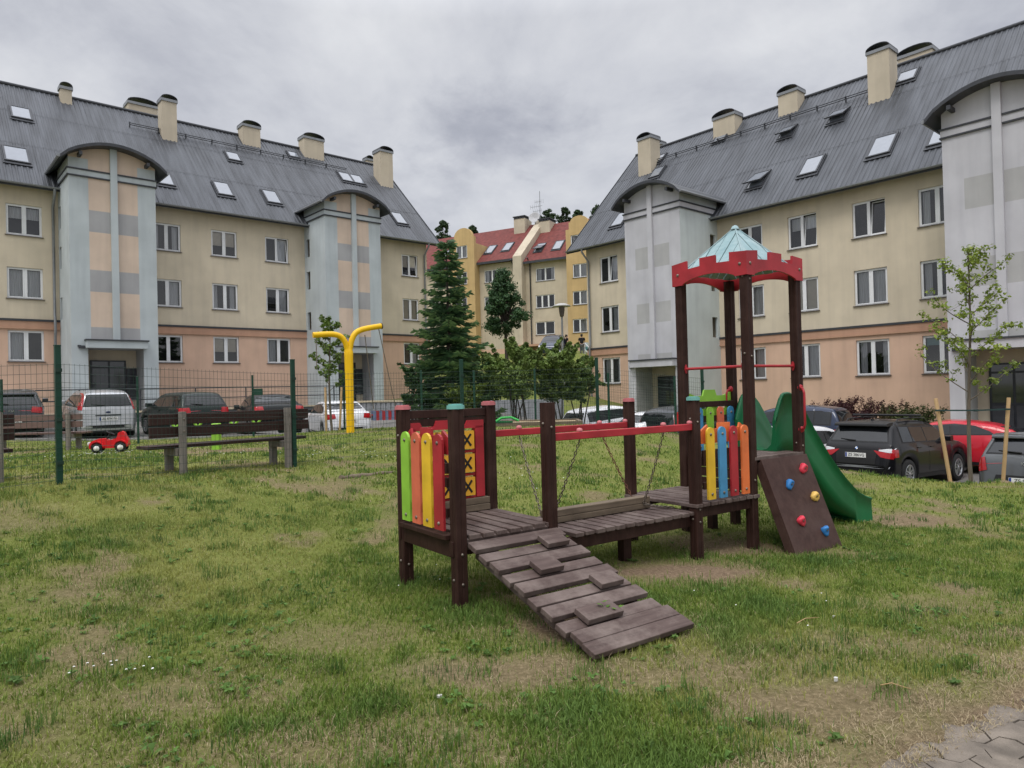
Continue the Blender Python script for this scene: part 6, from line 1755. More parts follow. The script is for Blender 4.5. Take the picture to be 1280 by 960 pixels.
def toy_tractor():
    p = at(138, 566, 15.0); x, y = p.x, p.y; z = gz(x, y) + .01
    root = thing('ride_on_toy', 'small red plastic ride-on car standing in the grass behind the fence', 'toy car', (x, y, z), PI + .35)
    M_rp = mat('red_toy_plastic', (.60, .014, .02), .3, .08); 
    mb = MB()      # local +x is the nose
    prof = [(-.34, .12), (-.36, .24), (-.31, .33), (-.28, .41), (-.23, .44), (-.17, .41), (-.14, .30), (.02, .25), (.08, .30), (.22, .29), (.34, .24), (.38, .16), (.37, .09), (-.30, .09)]
    mb.prism(prof, (0, -.12, 0), (1, 0, 0), (0, 0, 1), (0, .24, 0)); 
    b = mb.build('body', M_rp, root, .025)
    for xx, r in ((-.22, .105), (.22, .10)):
        for s in (-1, 1):
            w = MB(); w.lathe([(r * .5, -.04), (r * .95, -.045), (r, -.03), (r, .03), (r * .95, .045), (r * .55, .045)], (xx, s * .17, r), (0, s, 0), 18, 0); w.lathe([(r * .55, .045), (r * .5, .055), (0, .06)], (xx, s * .17, r), (0, s, 0), 14, 1)
            w.build('wheel', [M_tyre, mat('white_toy_hub', (.75, .74, .7), .5, .05)], root)
            f = MB(); f.prism([(xx + (r + .03) * math.cos(k * PI / 10), r + .02 + (r + .03) * math.sin(k * PI / 10)) for k in range(11)] + [(xx + (r + .01) * math.cos(k * PI / 10), r + .02 + (r + .01) * math.sin(k * PI / 10)) for k in range(10, -1, -1)], (0, s * .16 - .05, 0), (1, 0, 0), (0, 0, 1), (0, .10, 0)); f.build('wheel_arch', M_rp, root)
    mb = MB(); mb.tube([(.06, 0, .28), (.0, 0, .40)], .015, 6)
    mb.lathe([(.085, -.012), (.1, 0), (.085, .012), (.075, 0), (.085, -.012)], (-.005, 0, .41), (-.5, 0, .85), 16); mb.build('steering_wheel', M_trimblack, root)
    mb = MB(); mb.bx(-.16, .0, -.10, .10, .285, .315); mb.build('seat', M_trimblack, root, .01)
    mb = MB(); mb.lathe([(0, .03), (.04, .02), (.045, 0)], (.38, .07, .19), (1, 0, 0), 10); mb.lathe([(0, .03), (.04, .02), (.045, 0)], (.38, -.07, .19), (1, 0, 0), 10); mb.build('headlight', M_clearlight, root)
toy_tractor()

def seesaw():
    p = at(271, 566, 13.6); x, y = p.x, p.y; z = gz(x, y)
    root = thing('seesaw', 'lime green seesaw with V-shaped handles behind the middle bench', 'seesaw', (x, y, z), .10)
    mb = MB(); mb.bx(-.075, .075, -.075, .075, -.3, .50); mb.build('pedestal', M_lime, root, .015)
    mb = MB(); mb.tube([(-.95, 0, .40), (-.4, 0, .41), (.4, 0, .42), (.95, 0, .43)], .035, 10); mb.build('beam', mat('grey_beam_paint', (.16, .17, .18), .5, .1), root)
    for xx in (-.75, -.34, .33, .75):
        mb = MB()
        for s in (-1, 1): mb.tube([(xx + .02 * s, 0, .46 + .01 * xx), (xx + .16 * s, .03 * s, .66 + .01 * xx)], .024, 8)
        mb.build('handle', M_lime, root)
seesaw()

def sandbox():
    c = at(668, 532, 18.2); x, y = c.x, c.y; z = gz(x, y)
    root = thing('sandbox', 'low wooden sandpit frame with a green seat behind the red bridge beam', 'sandpit', (x, y, z), -.02)
    for (x0, x1, y0, y1) in ((-1.2, 1.2, -.05, .05), (-1.2, 1.2, 1.35, 1.45)):
        mb = MB(); mb.bx(x0, x1, y0, y1, -.1, .10); mb.build('side_board', M_beamwood, root, .006)
    for xx in (-1.25, 1.15):
        mb = MB(); mb.bx(xx, xx + .10, -.05, 1.45, -.1, .098); mb.build('side_board', M_beamwood, root, .006)
    mb = MB(); mb.prism([(-1.22, -.06), (-.55, -.06), (-1.22, .60)], (0, 0, .102), (1, 0, 0), (0, 1, 0), (0, 0, .035)); mb.build('corner_seat', M_slide, root, .006)
    mb = MB(); mb.tube([(-1.0, .0, .13), (-.85, .1, .22), (-.6, .1, .23), (-.4, .05, .14)], .035, 6); mb.build('sand_toy', mat('bright_green_plastic', (.03, .36, .06), .4, .1), root)
    mb = MB(); mb.bx(-1.15, 1.15, .05, 1.35, -.1, .06); mb.build('sand', mat('pale_sand', (.42, .33, .2), .95, .15, 8), root)
sandbox()
# ================================================================== TERRACE, WALLS, STEPS
def terrace():
    dL = Vector((.748, .664, 0)); nL = Vector((.664, -.748, 0)); P = Vector((LP[0], LP[1], 0))
    off = 4.5
    A = P + nL * off + dL * -14; B = Vector((-7.65, 35.4, 0)); Bf = P + dL * 14.0; Af = P + dL * -14
    zt = 1.10
    mb = MB()
    pts = [A, B, P + dL * 20.9 + nL * .5, P + dL * 20.9 - nL * .3, Af - nL * .3]
    mb.prism([(p.x, p.y) for p in pts], (0, 0, zt - .25), (1, 0, 0), (0, 1, 0), (0, 0, .25))
    structure(mb.build('terrace_pavement', M_concrete))
    # retaining wall with coping
    mb = MB(); d = (B - A).normalized(); n = Vector((d.y, -d.x, 0))
    L = (B - A).length
    mb.prism([(0, -2.2), (L, -2.2), (L, zt + .02), (0, zt + .02)], A + n * .002, d, (0, 0, 1), n * .22, 0)
    mb.prism([(-.02, zt + .022), (L + .02, zt + .022), (L + .02, zt + .09), (-.02, zt + .09)], A - n * .03, d, (0, 0, 1), n * .29, 1)
    tag(mb.build('retaining_wall', [mat('dark_grey_wall', (.10, .10, .105), .85, .15, 3, bump=.3), M_coping]), 'dark grey retaining wall under the railing along the left apartment block', 'wall')
    # railing on the terrace edge
    root = thing('railing', 'thin dark metal railing along the terrace of the left apartment block', 'railing', (0, 0, 0))
    q = 0
    while q < L:
        p = A + d * q + n * .1; m_ = MB(); m_.bx(p.x - .02, p.x + .02, p.y - .02, p.y + .02, zt + .09, zt + .98); m_.build('post', M_railing, root); q += 2.15
    for z in (zt + .98, zt + .55):
        m_ = MB(); m_.tube([A + n * .1 + Vector((0, 0, z)), B + n * .1 + Vector((0, 0, z))], .024, 6); m_.build('rail', M_railing, root)
    # long low wall at the foot of the hill
    C = Vector((2.2, 30.2, 0)); e = (C - B).normalized(); m2 = Vector((e.y, -e.x, 0)); L2 = (C - B).length
    mb = MB(); zt2 = 1.22; per = .30; q = .05
    mb.prism([(0, -2), (L2, -2), (L2, zt2), (0, zt2)], B, e, (0, 0, 1), m2 * .2, 0)
    while q < L2 - .2:
        mb.prism([(0, -2), (.2, -2), (.2, zt2 - .03), (0, zt2 - .03)], B + e * q + m2 * .201, e, (0, 0, 1), m2 * .04, 0); q += per
    mb.prism([(0, zt2 + .002), (L2 * .62, zt2 + .002), (L2 * .62, zt2 + .09), (0, zt2 + .09)], B - m2 * .04, e, (0, 0, 1), m2 * .32, 1)
    tag(mb.build('low_wall', [mat('pale_grey_panels', (.26, .27, .285), .7, .1), M_coping]), 'light grey ribbed wall with cream coping at the foot of the hill', 'wall')
terrace()

def steps():
    a = at(729, 470, 49.0); ang = .05
    root = thing('hill_steps', 'grey concrete steps with pale handrails climbing the hill to the far house', 'steps', (a.x, 49.0, 2.7), ang)
    mb = MB(); n = 16; D = 6.6; H = 1.55
    for i in range(n): mb.bx(-1.1, 1.1, i * D / n, D + .6, (i - 4) * H / n, (i + 1) * H / n - .001 * (i % 2))
    mb.bx(-1.5, 2.4, D + .601, D + 6, H - 1.2, H + .004)
    mb.build('flight', M_concrete, root)
    for s in (-1, 1):
        hb = MB()
        hb.tube([(s * 1.2, 0, 1.0), (s * 1.2, D, H + 1.0), (s * 1.2, D + 1.2, H + 1.0)], .04, 6); hb.tube([(s * 1.2, 0, .5), (s * 1.2, D, H + .5)], .03, 6)
        for k in range(5): hb.tube([(s * 1.2, k * D / 4, k * H / 4 - .5), (s * 1.2, k * D / 4, k * H / 4 + 1.0)], .035, 6)
        hb.build('handrail', mat('pale_handrail', (.5, .52, .54), .5, .05), root)
    return a
ST = steps()

def street_lamp():
    p = at(702.5, 400, 38.0); z = gz(p.x, p.y); zt = at(702, 379, 38.0).z
    root = thing('street_lamp', 'grey street lamp with a flat round cap in front of the far house', 'street lamp', (p.x, p.y, z))
    h = zt - z
    mb = MB(); mb.tube([(0, 0, -.3), (0, 0, 1.0), (0, 0, h - .75)], [.075, .07, .05], 10); mb.build('pole', M_gutter, root)
    mb = MB(); mb.lathe([(.05, h - .76), (.11, h - .7), (.15, h - .42), (.17, h - .2)], (0, 0, 0), (0, 0, 1), 14, 0); mb.build('lantern', mat('lamp_glass', (.12, .10, .09), .2, .1), root)
    mb = MB(); mb.lathe([(0, h), (.20, h - .02), (.48, h - .14), (.50, h - .18), (.46, h - .19), (0, h - .19)], (0, 0, 0), (0, 0, 1), 18, 0); mb.build('cap', mat('pale_lamp_cap', (.42, .41, .39), .5, .05), root)
street_lamp()

# ================================================================== PLANTS
def leaf_cloud(C, r, n, size, cols, aspect=.55, up=.35, rng=None, jitter=.35, squash=.8):
    """n leaf-sized faces gathered round clump centres C (k,3); r: clump radius (k,)"""
    rng = rng or RNG
    k = rng.integers(0, len(C), n); g = rng.normal(0, 1, (n, 3)); g /= np.linalg.norm(g, axis=1)[:, None]
    rad = (rng.random(n) ** .55)[:, None] * np.asarray(r)[k][:, None]
    p = C[k] + g * rad * np.array([1, 1, squash])
    nrm = g + rng.normal(0, .6, (n, 3)) + np.array([0, 0, up]); nrm /= np.linalg.norm(nrm, axis=1)[:, None]
    a = rng.normal(0, 1, (n, 3)); a -= nrm * (a * nrm).sum(1)[:, None]; a /= np.linalg.norm(a, axis=1)[:, None]
    b = np.cross(nrm, a); s = (size * (.65 + .7 * rng.random(n)))[:, None]
    V = np.stack([p - a * s, p + b * s * aspect + nrm * s * .12, p + a * s, p - b * s * aspect + nrm * s * .12], 1)
    c0, c1 = np.array(cols[0]), np.array(cols[1]); t = rng.random(n)[:, None]
    ct = rng.random(len(C))[k][:, None]
    col = (c0 * (1 - t) + c1 * t) * (1 - jitter + 2 * jitter * ct)
    return V.reshape(-1, 3), np.repeat(col, 4, 0)
def leaves_obj(name, V, Cc, parent):
    n = len(V) // 4
    return link(name, mesh_np(name, V, [np.arange(n * 4).reshape(n, 4)], M_leaf, Cc), parent)
def limb(mb, p0, p1, r0, r1, rr, bend=.12, n=5):
    p0, p1 = Vector(p0), Vector(p1); L = (p1 - p0).length
    o = Vector((rr.uniform(-1, 1), rr.uniform(-1, 1), rr.uniform(-.3, .6))) * L * bend
    pts = [p0.lerp(p1, i / n) + o * math.sin(PI * i / n) for i in range(n + 1)]
    mb.tube(pts, [r0 + (r1 - r0) * i / n for i in range(n + 1)], 6)

def spruce():
    p = at(563, 520, 24.6); x, y = p.x, p.y; z = gz(x, y); H = at(560, 298, 24.6).z - z
    root = thing('spruce_tree', 'tall dark green spruce standing behind the far fence', 'tree', (x, y, z))
    mb = MB(); mb.tube([(0, 0, -.2), (0, 0, H * .5), (0, 0, H - .15)], [.11, .07, .012], 8); mb.build('trunk', M_barkd, root)
    rng = np.random.default_rng(5); Vs, Cs, tb = [], [], MB()
    lev = .35
    while lev < H - .1:
        f = 1 - lev / H; n = int(5 + 4 * f); L0 = .12 + 2.0 * f ** .85
        a0 = rng.random() * 6.3
        for k in range(n):
            a = a0 + 2 * PI * k / n + rng.normal(0, .18); L = L0 * (.50 + .62 * rng.random()); rise = .34 - .46 * f + rng.normal(0, .12); lev_ = lev + rng.normal(0, .07)
            d = np.array([math.cos(a), math.sin(a), 0]); s = np.array([-d[1], d[0], 0])
            m = max(6, int(L * 20)); t = (np.arange(m) + .6) / m
            cen = d * (L * t)[:, None] + np.array([0, 0, 1]) * (lev_ + L * (rise * t - .50 * t ** 2 + .42 * t ** 4))[:, None]
            tb.tube([tuple(cen[0] * [0, 0, 1]), tuple(cen[m // 2]), tuple(cen[-1])], [.018 * f + .006, .009, .004], 4)
            for i in range(m):
                w = (.15 + .40 * L * .5 * (1 - t[i]) + .07) * (.7 + .7 * rng.random())
                for sd in (-1, 1):
                    for q in range(2):
                        o = cen[i] + rng.normal(0, .014, 3); e = s * sd * w * (.45 + .55 * q) + d * w * (.5 + .25 * rng.random()) + np.array([0, 0, -.22 * w + .16 * rng.random() - .08])
                        b = np.array([0, 0, 1]) * (.020 + .014 * rng.random()) + d * .018
                        Vs.append(np.array([o - b, o + e * .6 - b * 1.0, o + e, o + e * .5 + b * 1.1]))
                        tip = rng.random() < .16 + .5 * (t[i] > .75)
                        c = np.array([.050, .105, .044]) * (.6 + .8 * rng.random()) if not tip else np.array([.115, .19, .07]) * (.8 + .5 * rng.random())
                        Cs.append(np.tile(c, (4, 1)))
        lev += .15 + .10 * rng.random() * (1 + f)
    leaves_obj('foliage', np.concatenate(Vs), np.concatenate(Cs), root)
    tb.build('branches', M_barkd, root)
spruce()

def broad_tree(name, label, u, v0, v1, u0, u1, d, cols, n, size, seed, trunk=True, cat='tree', K=46, squash=1.0, zmin=None, group=None, rounded=False):
    rr = random.Random(seed); rng = np.random.default_rng(seed)
    pt = at(u, v0, d); pb = at(u, v1, d); x, y = pt.x, pt.y; z = gz(x, y) if zmin is None else zmin
    Rx = (at(u1, (v0 + v1) / 2, d).x - at(u0, (v0 + v1) / 2, d).x) / 2; cz = (pt.z + pb.z) / 2 - z; Rz = (pt.z - pb.z) / 2; cx = (at(u0, v0, d).x + at(u1, v0, d).x) / 2 - x
    root = thing(name, label, cat, (x, y, z), 0, group)
    zz = rng.random(K) * 2 - 1; an = rng.random(K) * 2 * PI; q = np.sqrt(.12 + .88 * rng.random(K))
    wz = np.clip(1.12 * (1 - ((zz + 1) / 2) ** 1.5) + .10, 0, 1) * np.clip((zz + 1.25) * 2.0, .3, 1) * (.82 + .18 * np.sin(an * 3 + seed))
    if rounded: wz = np.sqrt(np.clip(1 - zz ** 2, .04, 1)) * (.8 + .3 * np.sin(an * 3 + seed))
    C = np.stack([Rx * .88 * q * wz * np.cos(an) + cx, Rx * .88 * q * wz * np.sin(an), Rz * .93 * zz + cz], 1); r = (.10 + .17 * rng.random(K)) * min(Rx, Rz)
    V, Cc = leaf_cloud(C, r, n, size, cols, .5, .35, rng, .30)
    leaves_obj('crown', V, Cc, root)
    mb = MB(); top = cz + Rz * .3
    mb.tube([(0, 0, -.3), (.03, 0, (cz - Rz) * .6), (cx * .5, 0, cz)], [.05 * Rx + .05, .04 * Rx + .04, .03], 8)
    for i in range(0, K, 3):
        limb(mb, (cx * .4 * rr.random(), 0, cz - Rz * .8 + .5 * Rz * rr.random()), tuple(C[i]), .028 * Rx + .01, .008, rr)
    mb.build('trunk', M_barkd, root)
    return root
broad_tree('broadleaf_tree', 'round dark green tree on the hill right of the spruce', 630, 336, 419, 592, 664, 38.0, ((.026, .068, .026), (.062, .125, .042)), 16000, .072, 3, K=130)

def shrub(label, u, vt, u0, u1, vb, d, seed, n=12000, cols=((.085, .145, .030), (.205, .275, .072)), stems=5, size=.062, name='shrub', cat='shrub', group='shrubs behind the fence'):
    rr = random.Random(seed); rng = np.random.default_rng(seed)
    p = at((u0 + u1) / 2, vb, d); x, y = p.x, p.y; z = gz(x, y); zt = at(u, vt, d).z - z; zb = at(u, vb, d).z - z
    Rx = (at(u1, vt, d).x - at(u0, vt, d).x) / 2; tx = at(u, vt, d).x - x
    root = thing(name, label, cat, (x, y, z), 0, group)
    K = 44; C = []
    for i in range(K):
        a = rng.random() * 6.3; q = math.sqrt(rng.random()); t = rng.random()
        w = math.sin(PI * (.18 + .74 * t)) ** .7
        C.append([tx * t + Rx * .92 * q * w * math.cos(a), Rx * .8 * q * w * math.sin(a), zb + (zt - zb) * (.06 + .88 * t)])
    C = np.array(C); r = (.17 + .19 * rng.random(K)) * Rx * .95
    S, SR = [], []
    for _ in range(46):       # shoots growing out of the mass
        c = C[rng.integers(0, K)]; d = np.array([c[0] - tx * .5, c[1], 0]); d = d / (np.linalg.norm(d) + .1) + np.array([0, 0, .35 + .9 * rng.random()]) + rng.normal(0, .25, 3); L = (.28 + .34 * rng.random()) * Rx
        for q in range(6): S.append(c + d * L * (.3 + .16 * q)); SR.append(.15 * Rx * (1 - q / 7.5))
    S = np.array(S); S[:, 2] = np.clip(S[:, 2], zb * .9, zt * 1.08)
    C = np.concatenate([C, S]); r = np.concatenate([r, np.array(SR)])
    V, Cc = leaf_cloud(C, r, n, size, cols, .5, .5, rng, .38)
    leaves_obj('foliage', V, Cc, root)
    mb = MB()
    for s in range(stems):
        c = C[rng.integers(0, K)]; b = (rr.uniform(-.28, .28), rr.uniform(-.15, .15), -.1)
        m_ = Vector((c[0] * .75, c[1] * .6, zb + .25 * (zt - zb)))
        limb(mb, b, m_, .030, .020, rr, .08); limb(mb, m_, tuple(c), .020, .008, rr)
        limb(mb, m_, tuple(C[rng.integers(0, K)]), .016, .007, rr)
    mb.build('stems', M_barkd, root)
shrub('lowest-leaved bright shrub between the spruce and the multi-stemmed bush', 600, 446, 580, 632, 505, 25.5, 41, cols=((.05, .10, .02), (.13, .20, .045)))
shrub('multi-stemmed green bush with bare legs in front of the grey wall', 655, 434, 612, 690, 500, 24.0, 42, 27000, stems=8)
shrub('green bush with a pointed top, left of the stair rail', 694, 440, 665, 725, 504, 24.8, 43, 22000)
shrub('rounded green bush nearest the right apartment block', 722, 455, 695, 745, 507, 25.4, 44, 18000, ((.05, .10, .02), (.15, .21, .05)))
shrub('dark low bush at the foot of the spruce, left side', 520, 462, 497, 545, 512, 24.0, 45, 4200, ((.02, .055, .018), (.055, .11, .03)))
shrub('yellowish young bush at the foot of the spruce, right side', 582, 478, 560, 604, 516, 23.6, 46, 3000, ((.09, .14, .02), (.18, .23, .05)))

def far_trees():
    G = 'treetops behind the far house'
    for i, (lab, u, vt, u0, u1) in enumerate((('treetop just right of the left block gable', 556, 283, 536, 572), ('small treetop over the red roof left of the chimneys', 592, 288, 576, 606), ('treetop right behind the satellite dish', 686, 264, 668, 702),
            ('treetop left of the right round gable', 703, 265, 690, 720), ('treetop right of the right round gable', 742, 262, 728, 766), ('dark treetop behind the right end of the red roof', 722, 268, 706, 738))):
        broad_tree('forest_tree', lab, u, vt - 7, vt + 80, u0, u1, 112 + i * 2, ((.018, .04, .016), (.05, .085, .03)), 6500, .22, 60 + i, K=110, group=G, rounded=True)
far_trees()

def barberry():
    rr = random.Random(6)
    R_P = Vector((RP[0], RP[1], 0)); nR = Vector((-.757, -.653, 0)); dR = Vector((-.653, .757, 0))
    labs = ('leftmost dark red barberry bush below the salmon wall', 'dark red barberry bush second from the left', 'tallest dark red barberry bush in the middle of the row', 'dark red barberry bush right of the tallest one', 'low brownish barberry bush fifth in the row', 'greenish barberry bush at the right end of the row, above the red car')
    for i, (u, vt) in enumerate(((1030, 506), (1048, 503), (1066, 499), (1092, 504), (1122, 506), (1150, 509))):
        pw = on_plane(u, 505, R_P + nR * 3.0, nR); x, y = pw.x, pw.y; z = gz(x, y); top = at(u, vt, y).z - z
        rng = np.random.default_rng(80 + i)
        root = thing('barberry_bush', labs[i], 'bush', (x, y, z), 0, 'barberry bushes below the right block')
        K = 16; C = np.array([[rng.normal(0, .36), rng.normal(0, .30), top * (.2 + .62 * rng.random())] for _ in range(K)]); r = .22 + .14 * rng.random(K)
        red = i < 4; cols = ((.030, .010, .012), (.085, .028, .030)) if red else ((.035, .030, .014), (.09, .075, .03)) if i == 4 else ((.03, .05, .014), (.08, .10, .03))
        V, Cc = leaf_cloud(C, r, 2600, .045, cols, .5, .3, rng, .3)
        # upright sprays poking out of the top
        Cs = np.array([[rng.normal(0, .45), rng.normal(0, .3), top * (.80 + .20 * rng.random())] for _ in range(22)])
        V2, C2 = leaf_cloud(Cs, np.full(22, .10), 700, .04, cols, .4, .3, rng, .3, 1.8)
        leaves_obj('foliage', np.concatenate([V, V2]), np.concatenate([Cc, C2]), root)
        mb = MB()
        for q in range(9): limb(mb, (rr.uniform(-.1, .1), rr.uniform(-.1, .1), -.05), tuple(C[q]), .018, .005, rr)
        mb.build('stems', M_barkd, root)
barberry()

def sapling(name, label, base, H, seed, leaves, size, stakes, strap_h, cols, branches, crown0):
    x, y = base; z = gz(x, y); rr = random.Random(seed); rng = np.random.default_rng(seed)
    root = thing(name, label, 'tree', (x, y, z))
    mb = MB(); pts = []
    for i in range(9):
        t = i / 8; pts.append(Vector((.05 * math.sin(t * 5 + seed) * (1 - t * .3), .03 * math.sin(t * 4), -.15 + (H + .05) * t)))
    mb.tube(pts, [.036 * (1 - .82 * i / 8) + .003 for i in range(9)], 8)
    ends = []
    for b in range(branches):
        t = crown0 + (1 - crown0) * (b + .5) / branches * .93; i = min(int(t * 8), 7); p = pts[i].lerp(pts[i + 1], t * 8 - i)
        a = b * 2.4 + rr.uniform(-.4, .4); L = (1.32 * (1 - (t - crown0) / (1 - crown0) * .72)) * rr.uniform(.75, 1.1) * H / 4.3
        e = p + Vector((math.cos(a) * L * .72, math.sin(a) * L * .72, L * .62)); limb(mb, p, e, .011, .004, rr, .08)
        for q in range(4):
            f = .35 + .65 * q / 3; c = p.lerp(e, f); ends.append(c)
            tw = c + Vector((rr.uniform(-.2, .2), rr.uniform(-.2, .2), rr.uniform(.0, .16))) * H / 4.3; limb(mb, c, tw, .004, .002, rr, .1, 3); ends.append(tw)
    ends += [pts[8], pts[7].lerp(pts[8], .5), pts[7]]
    mb.build('trunk', M_bark, root)
    C = np.array([tuple(e) for e in ends])
    V, Cc = leaf_cloud(C, np.full(len(C), .115 * H / 4.3), leaves, size, cols, .55, .7, rng, .25, .7)
    leaves_obj('crown', V, Cc, root)
    return root
def stake(label, pb, pt, group):
    z = gz(pb.x, pb.y); o = thing_mesh = MB(); b = Vector((pb.x, pb.y, z - .25)); t = Vector((pt.x, pt.y, pt.z)); d = (t - b)
    o.tube([b, b + d * .5, t - d.normalized() * .006, t], [.033, .033, .032, .027], 10)
    tag(o.build('tree_stake', M_stake), label, 'stake', group)
# right sapling with two stakes
b_ = at(1217, 607, 12.6); ztop = at(1210, 305, 12.6).z
sapling('young_tree', 'young staked maple with sparse yellow-green leaves, right edge', (b_.x, b_.y), ztop - gz(b_.x, b_.y), 4, 2700, .034, None, 1.2, ((.11, .17, .018), (.27, .33, .055)), 17, .36)
s1b, s1t = at(1191, 607, 12.5), at(1169.5, 498, 12.7); s2b, s2t = at(1252, 608, 12.5), at(1261, 497, 12.5)
G = 'stakes beside the right sapling'
stake('leaning wooden stake left of the right sapling, in front of black car', s1b, s1t, G); stake('nearly upright wooden stake right of the right sapling, before grey hatchback', s2b, s2t, G)
mb = MB(); pa, pm, pb_ = at(1172.5, 513, 12.62), at(1220, 513, 12.56), at(1259.5, 511.5, 12.46); pc = at(1330, 513, 12.5)
for a, b in ((pa, pm), (pm, pb_)):
    e = (b - a); mb.prism([(0, -.013), (1, -.013), (1, .013), (0, .013)], a, e, (0, 0, 1), Vector((0, .004, 0)))
for c, r in ((pa, .037), (pb_, .037), (pm, .035)): mb.lathe([(r, -.016), (r + .004, -.012), (r + .004, .012), (r, .016)], c + Vector((0, .005, 0)), (0, 0, 1), 14)
tag(mb.build('tree_tie', mat('green_strap', (.02, .05, .05), .7, .1)), 'dark green strap tying the right sapling to its two stakes', 'strap')
# left sapling by the yellow swing
b2 = at(414.5, 540, 20.0); ztop2 = at(414, 393, 20.0).z
sapling('young_tree', 'slim young staked tree left of the yellow swing post', (b2.x, b2.y), ztop2 - gz(b2.x, b2.y), 9, 1500, .055, None, 1.1, ((.07, .13, .02), (.17, .24, .05)), 13, .36)
G = 'stakes beside the left sapling'
stake('pale stake left of the slim tree by the yellow swing', at(408, 540, 19.9), at(406.5, 484, 19.9), G); stake('pale stake between the slim tree and the yellow swing', at(424, 540, 19.9), at(427, 484, 19.9), G)

# ================================================================== PEOPLE (far away, on the landing above the steps)
def skin_mesh(name, J, E, m, sub=2):
    """one continuous surface grown round a skeleton; J: {key: (x,y,z,rx,ry)}"""
    keys = list(J); me = bpy.data.meshes.new(name); me.from_pydata([J[k][:3] for k in keys], [(keys.index(a), keys.index(b)) for a, b in E], [])
    o = bpy.data.objects.new(name + '_tmp', me); COL.objects.link(o)
    md = o.modifiers.new('skin', 'SKIN'); md.use_smooth_shade = True
    for i, k in enumerate(keys):
        sv = me.skin_vertices[0].data[i]; sv.radius = (J[k][3], J[k][4]); sv.use_root = (i == 0)
    s = o.modifiers.new('sub', 'SUBSURF'); s.levels = sub; s.render_levels = sub
    dg = bpy.context.evaluated_depsgraph_get(); dg.update(); ev = o.evaluated_get(dg)
    res = bpy.data.meshes.new_from_object(ev); res.name = name
    bpy.data.objects.remove(o); res.materials.clear(); res.materials.append(m)
    for p in res.polygons: p.use_smooth = True
    return res
def person(label, loc, yaw, hair_col, legs_col, reach):
    sk = mat('skin', (.48, .30, .22), .6, .06)
    s = .04 * reach
    J = {'pel': (0, 0, .95, .135, .10), 'sp': (0, .01, 1.15, .135, .095), 'ch': (0, .01, 1.36, .155, .105), 'nk': (0, .0, 1.50, .055, .055), 'hd0': (0, -.01, 1.58, .07, .085), 'hd1': (0, -.015, 1.67, .082, .098), 'hd2': (0, -.005, 1.74, .055, .065)}
    E = [('pel', 'sp'), ('sp', 'ch'), ('ch', 'nk'), ('nk', 'hd0'), ('hd0', 'hd1'), ('hd1', 'hd2')]
    for sd, q in ((-1, 'l'), (1, 'r')):
        fy = -.22 * reach if sd > 0 or reach > .8 else -.04
        J['s' + q] = (sd * .19, .01, 1.43, .06, .06); J['e' + q] = (sd * .245, .03 + fy * .3, 1.15, .043, .043); J['w' + q] = (sd * .22, -.08 + fy, .96 + .08 * reach, .030, .028); J['p' + q] = (sd * .215, -.12 + fy, .90 + .09 * reach, .034, .018)
        E += [('ch', 's' + q), ('s' + q, 'e' + q), ('e' + q, 'w' + q), ('w' + q, 'p' + q)]
        for k in range(4):
            o = (k - 1.5) * .018; L = (.062, .074, .070, .055)[k]
            J['f%d%s' % (k, q)] = (sd * .215 + o, -.135 + fy, .90 + .09 * reach - .05, .0085, .0085); J['g%d%s' % (k, q)] = (sd * .215 + o, -.13 + fy + .02, .90 + .09 * reach - .05 - L * .6, .0075, .0075)
            E += [('p' + q, 'f%d%s' % (k, q)), ('f%d%s' % (k, q), 'g%d%s' % (k, q))]
        J['t' + q] = (sd * .175, -.14 + fy, .90 + .09 * reach - .01, .010, .010); E.append(('p' + q, 't' + q))
        st = .06 * sd
        J['h' + q] = (sd * .095, 0, .90, .092, .09); J['k' + q] = (sd * .10, -.03 - st * .5, .50, .062, .064); J['a' + q] = (sd * .105, .02 - st, .09, .040, .045); J['t0' + q] = (sd * .115, -.13 - st, .04, .042, .030)
        E += [('pel', 'h' + q), ('h' + q, 'k' + q), ('k' + q, 'a' + q), ('a' + q, 't0' + q)]
    body = link('person', skin_mesh('person', J, E, sk)); body.location = loc; body.rotation_euler = (0, 0, yaw)
    tag(body, label, 'person', 'people at the top of the hill steps')
    def grow(keys, add): return {k: (*J[k][:3], J[k][3] + add, J[k][4] + add) for k in keys}
    sh = grow(['pel', 'sp', 'ch', 'sl', 'sr'], .034); sh['nk'] = (0, .0, 1.475, .085, .085)
    for q in 'lr':
        a, b = Vector(J['s' + q][:3]), Vector(J['e' + q][:3]); c = a.lerp(b, .62); sh['u' + q] = (*c, .072, .072)
    SE = [('pel', 'sp'), ('sp', 'ch'), ('ch', 'nk'), ('ch', 'sl'), ('ch', 'sr'), ('sl', 'ul'), ('sr', 'ur')]
    link('t_shirt', skin_mesh('t_shirt', sh, SE, mat('black_cloth', (.010, .010, .012), .9, .1)), body)
    tr = grow(['hl', 'hr', 'kl', 'kr', 'al', 'ar'], .016); tr['pel'] = (0, 0, .94, .14, .11)
    link('trousers', skin_mesh('trousers', {'pel': tr['pel'], **{k: v for k, v in tr.items() if k != 'pel'}}, [('pel', 'hl'), ('pel', 'hr'), ('hl', 'kl'), ('hr', 'kr'), ('kl', 'al'), ('kr', 'ar')], mat('trousers_%d' % int(legs_col[0] * 1000), legs_col, .9, .1)), body)
    mb = MB(); mb.lathe([(.0, 1.80), (.05, 1.793), (.088, 1.76), (.106, 1.70), (.104, 1.66)], (0, .012, 0), (0, 0, 1), 14); mb.bx(-.08, .08, .06, .10, 1.58, 1.69)
    mb.build('hair', mat('dark_hair', hair_col, .7, .2), body, .02)
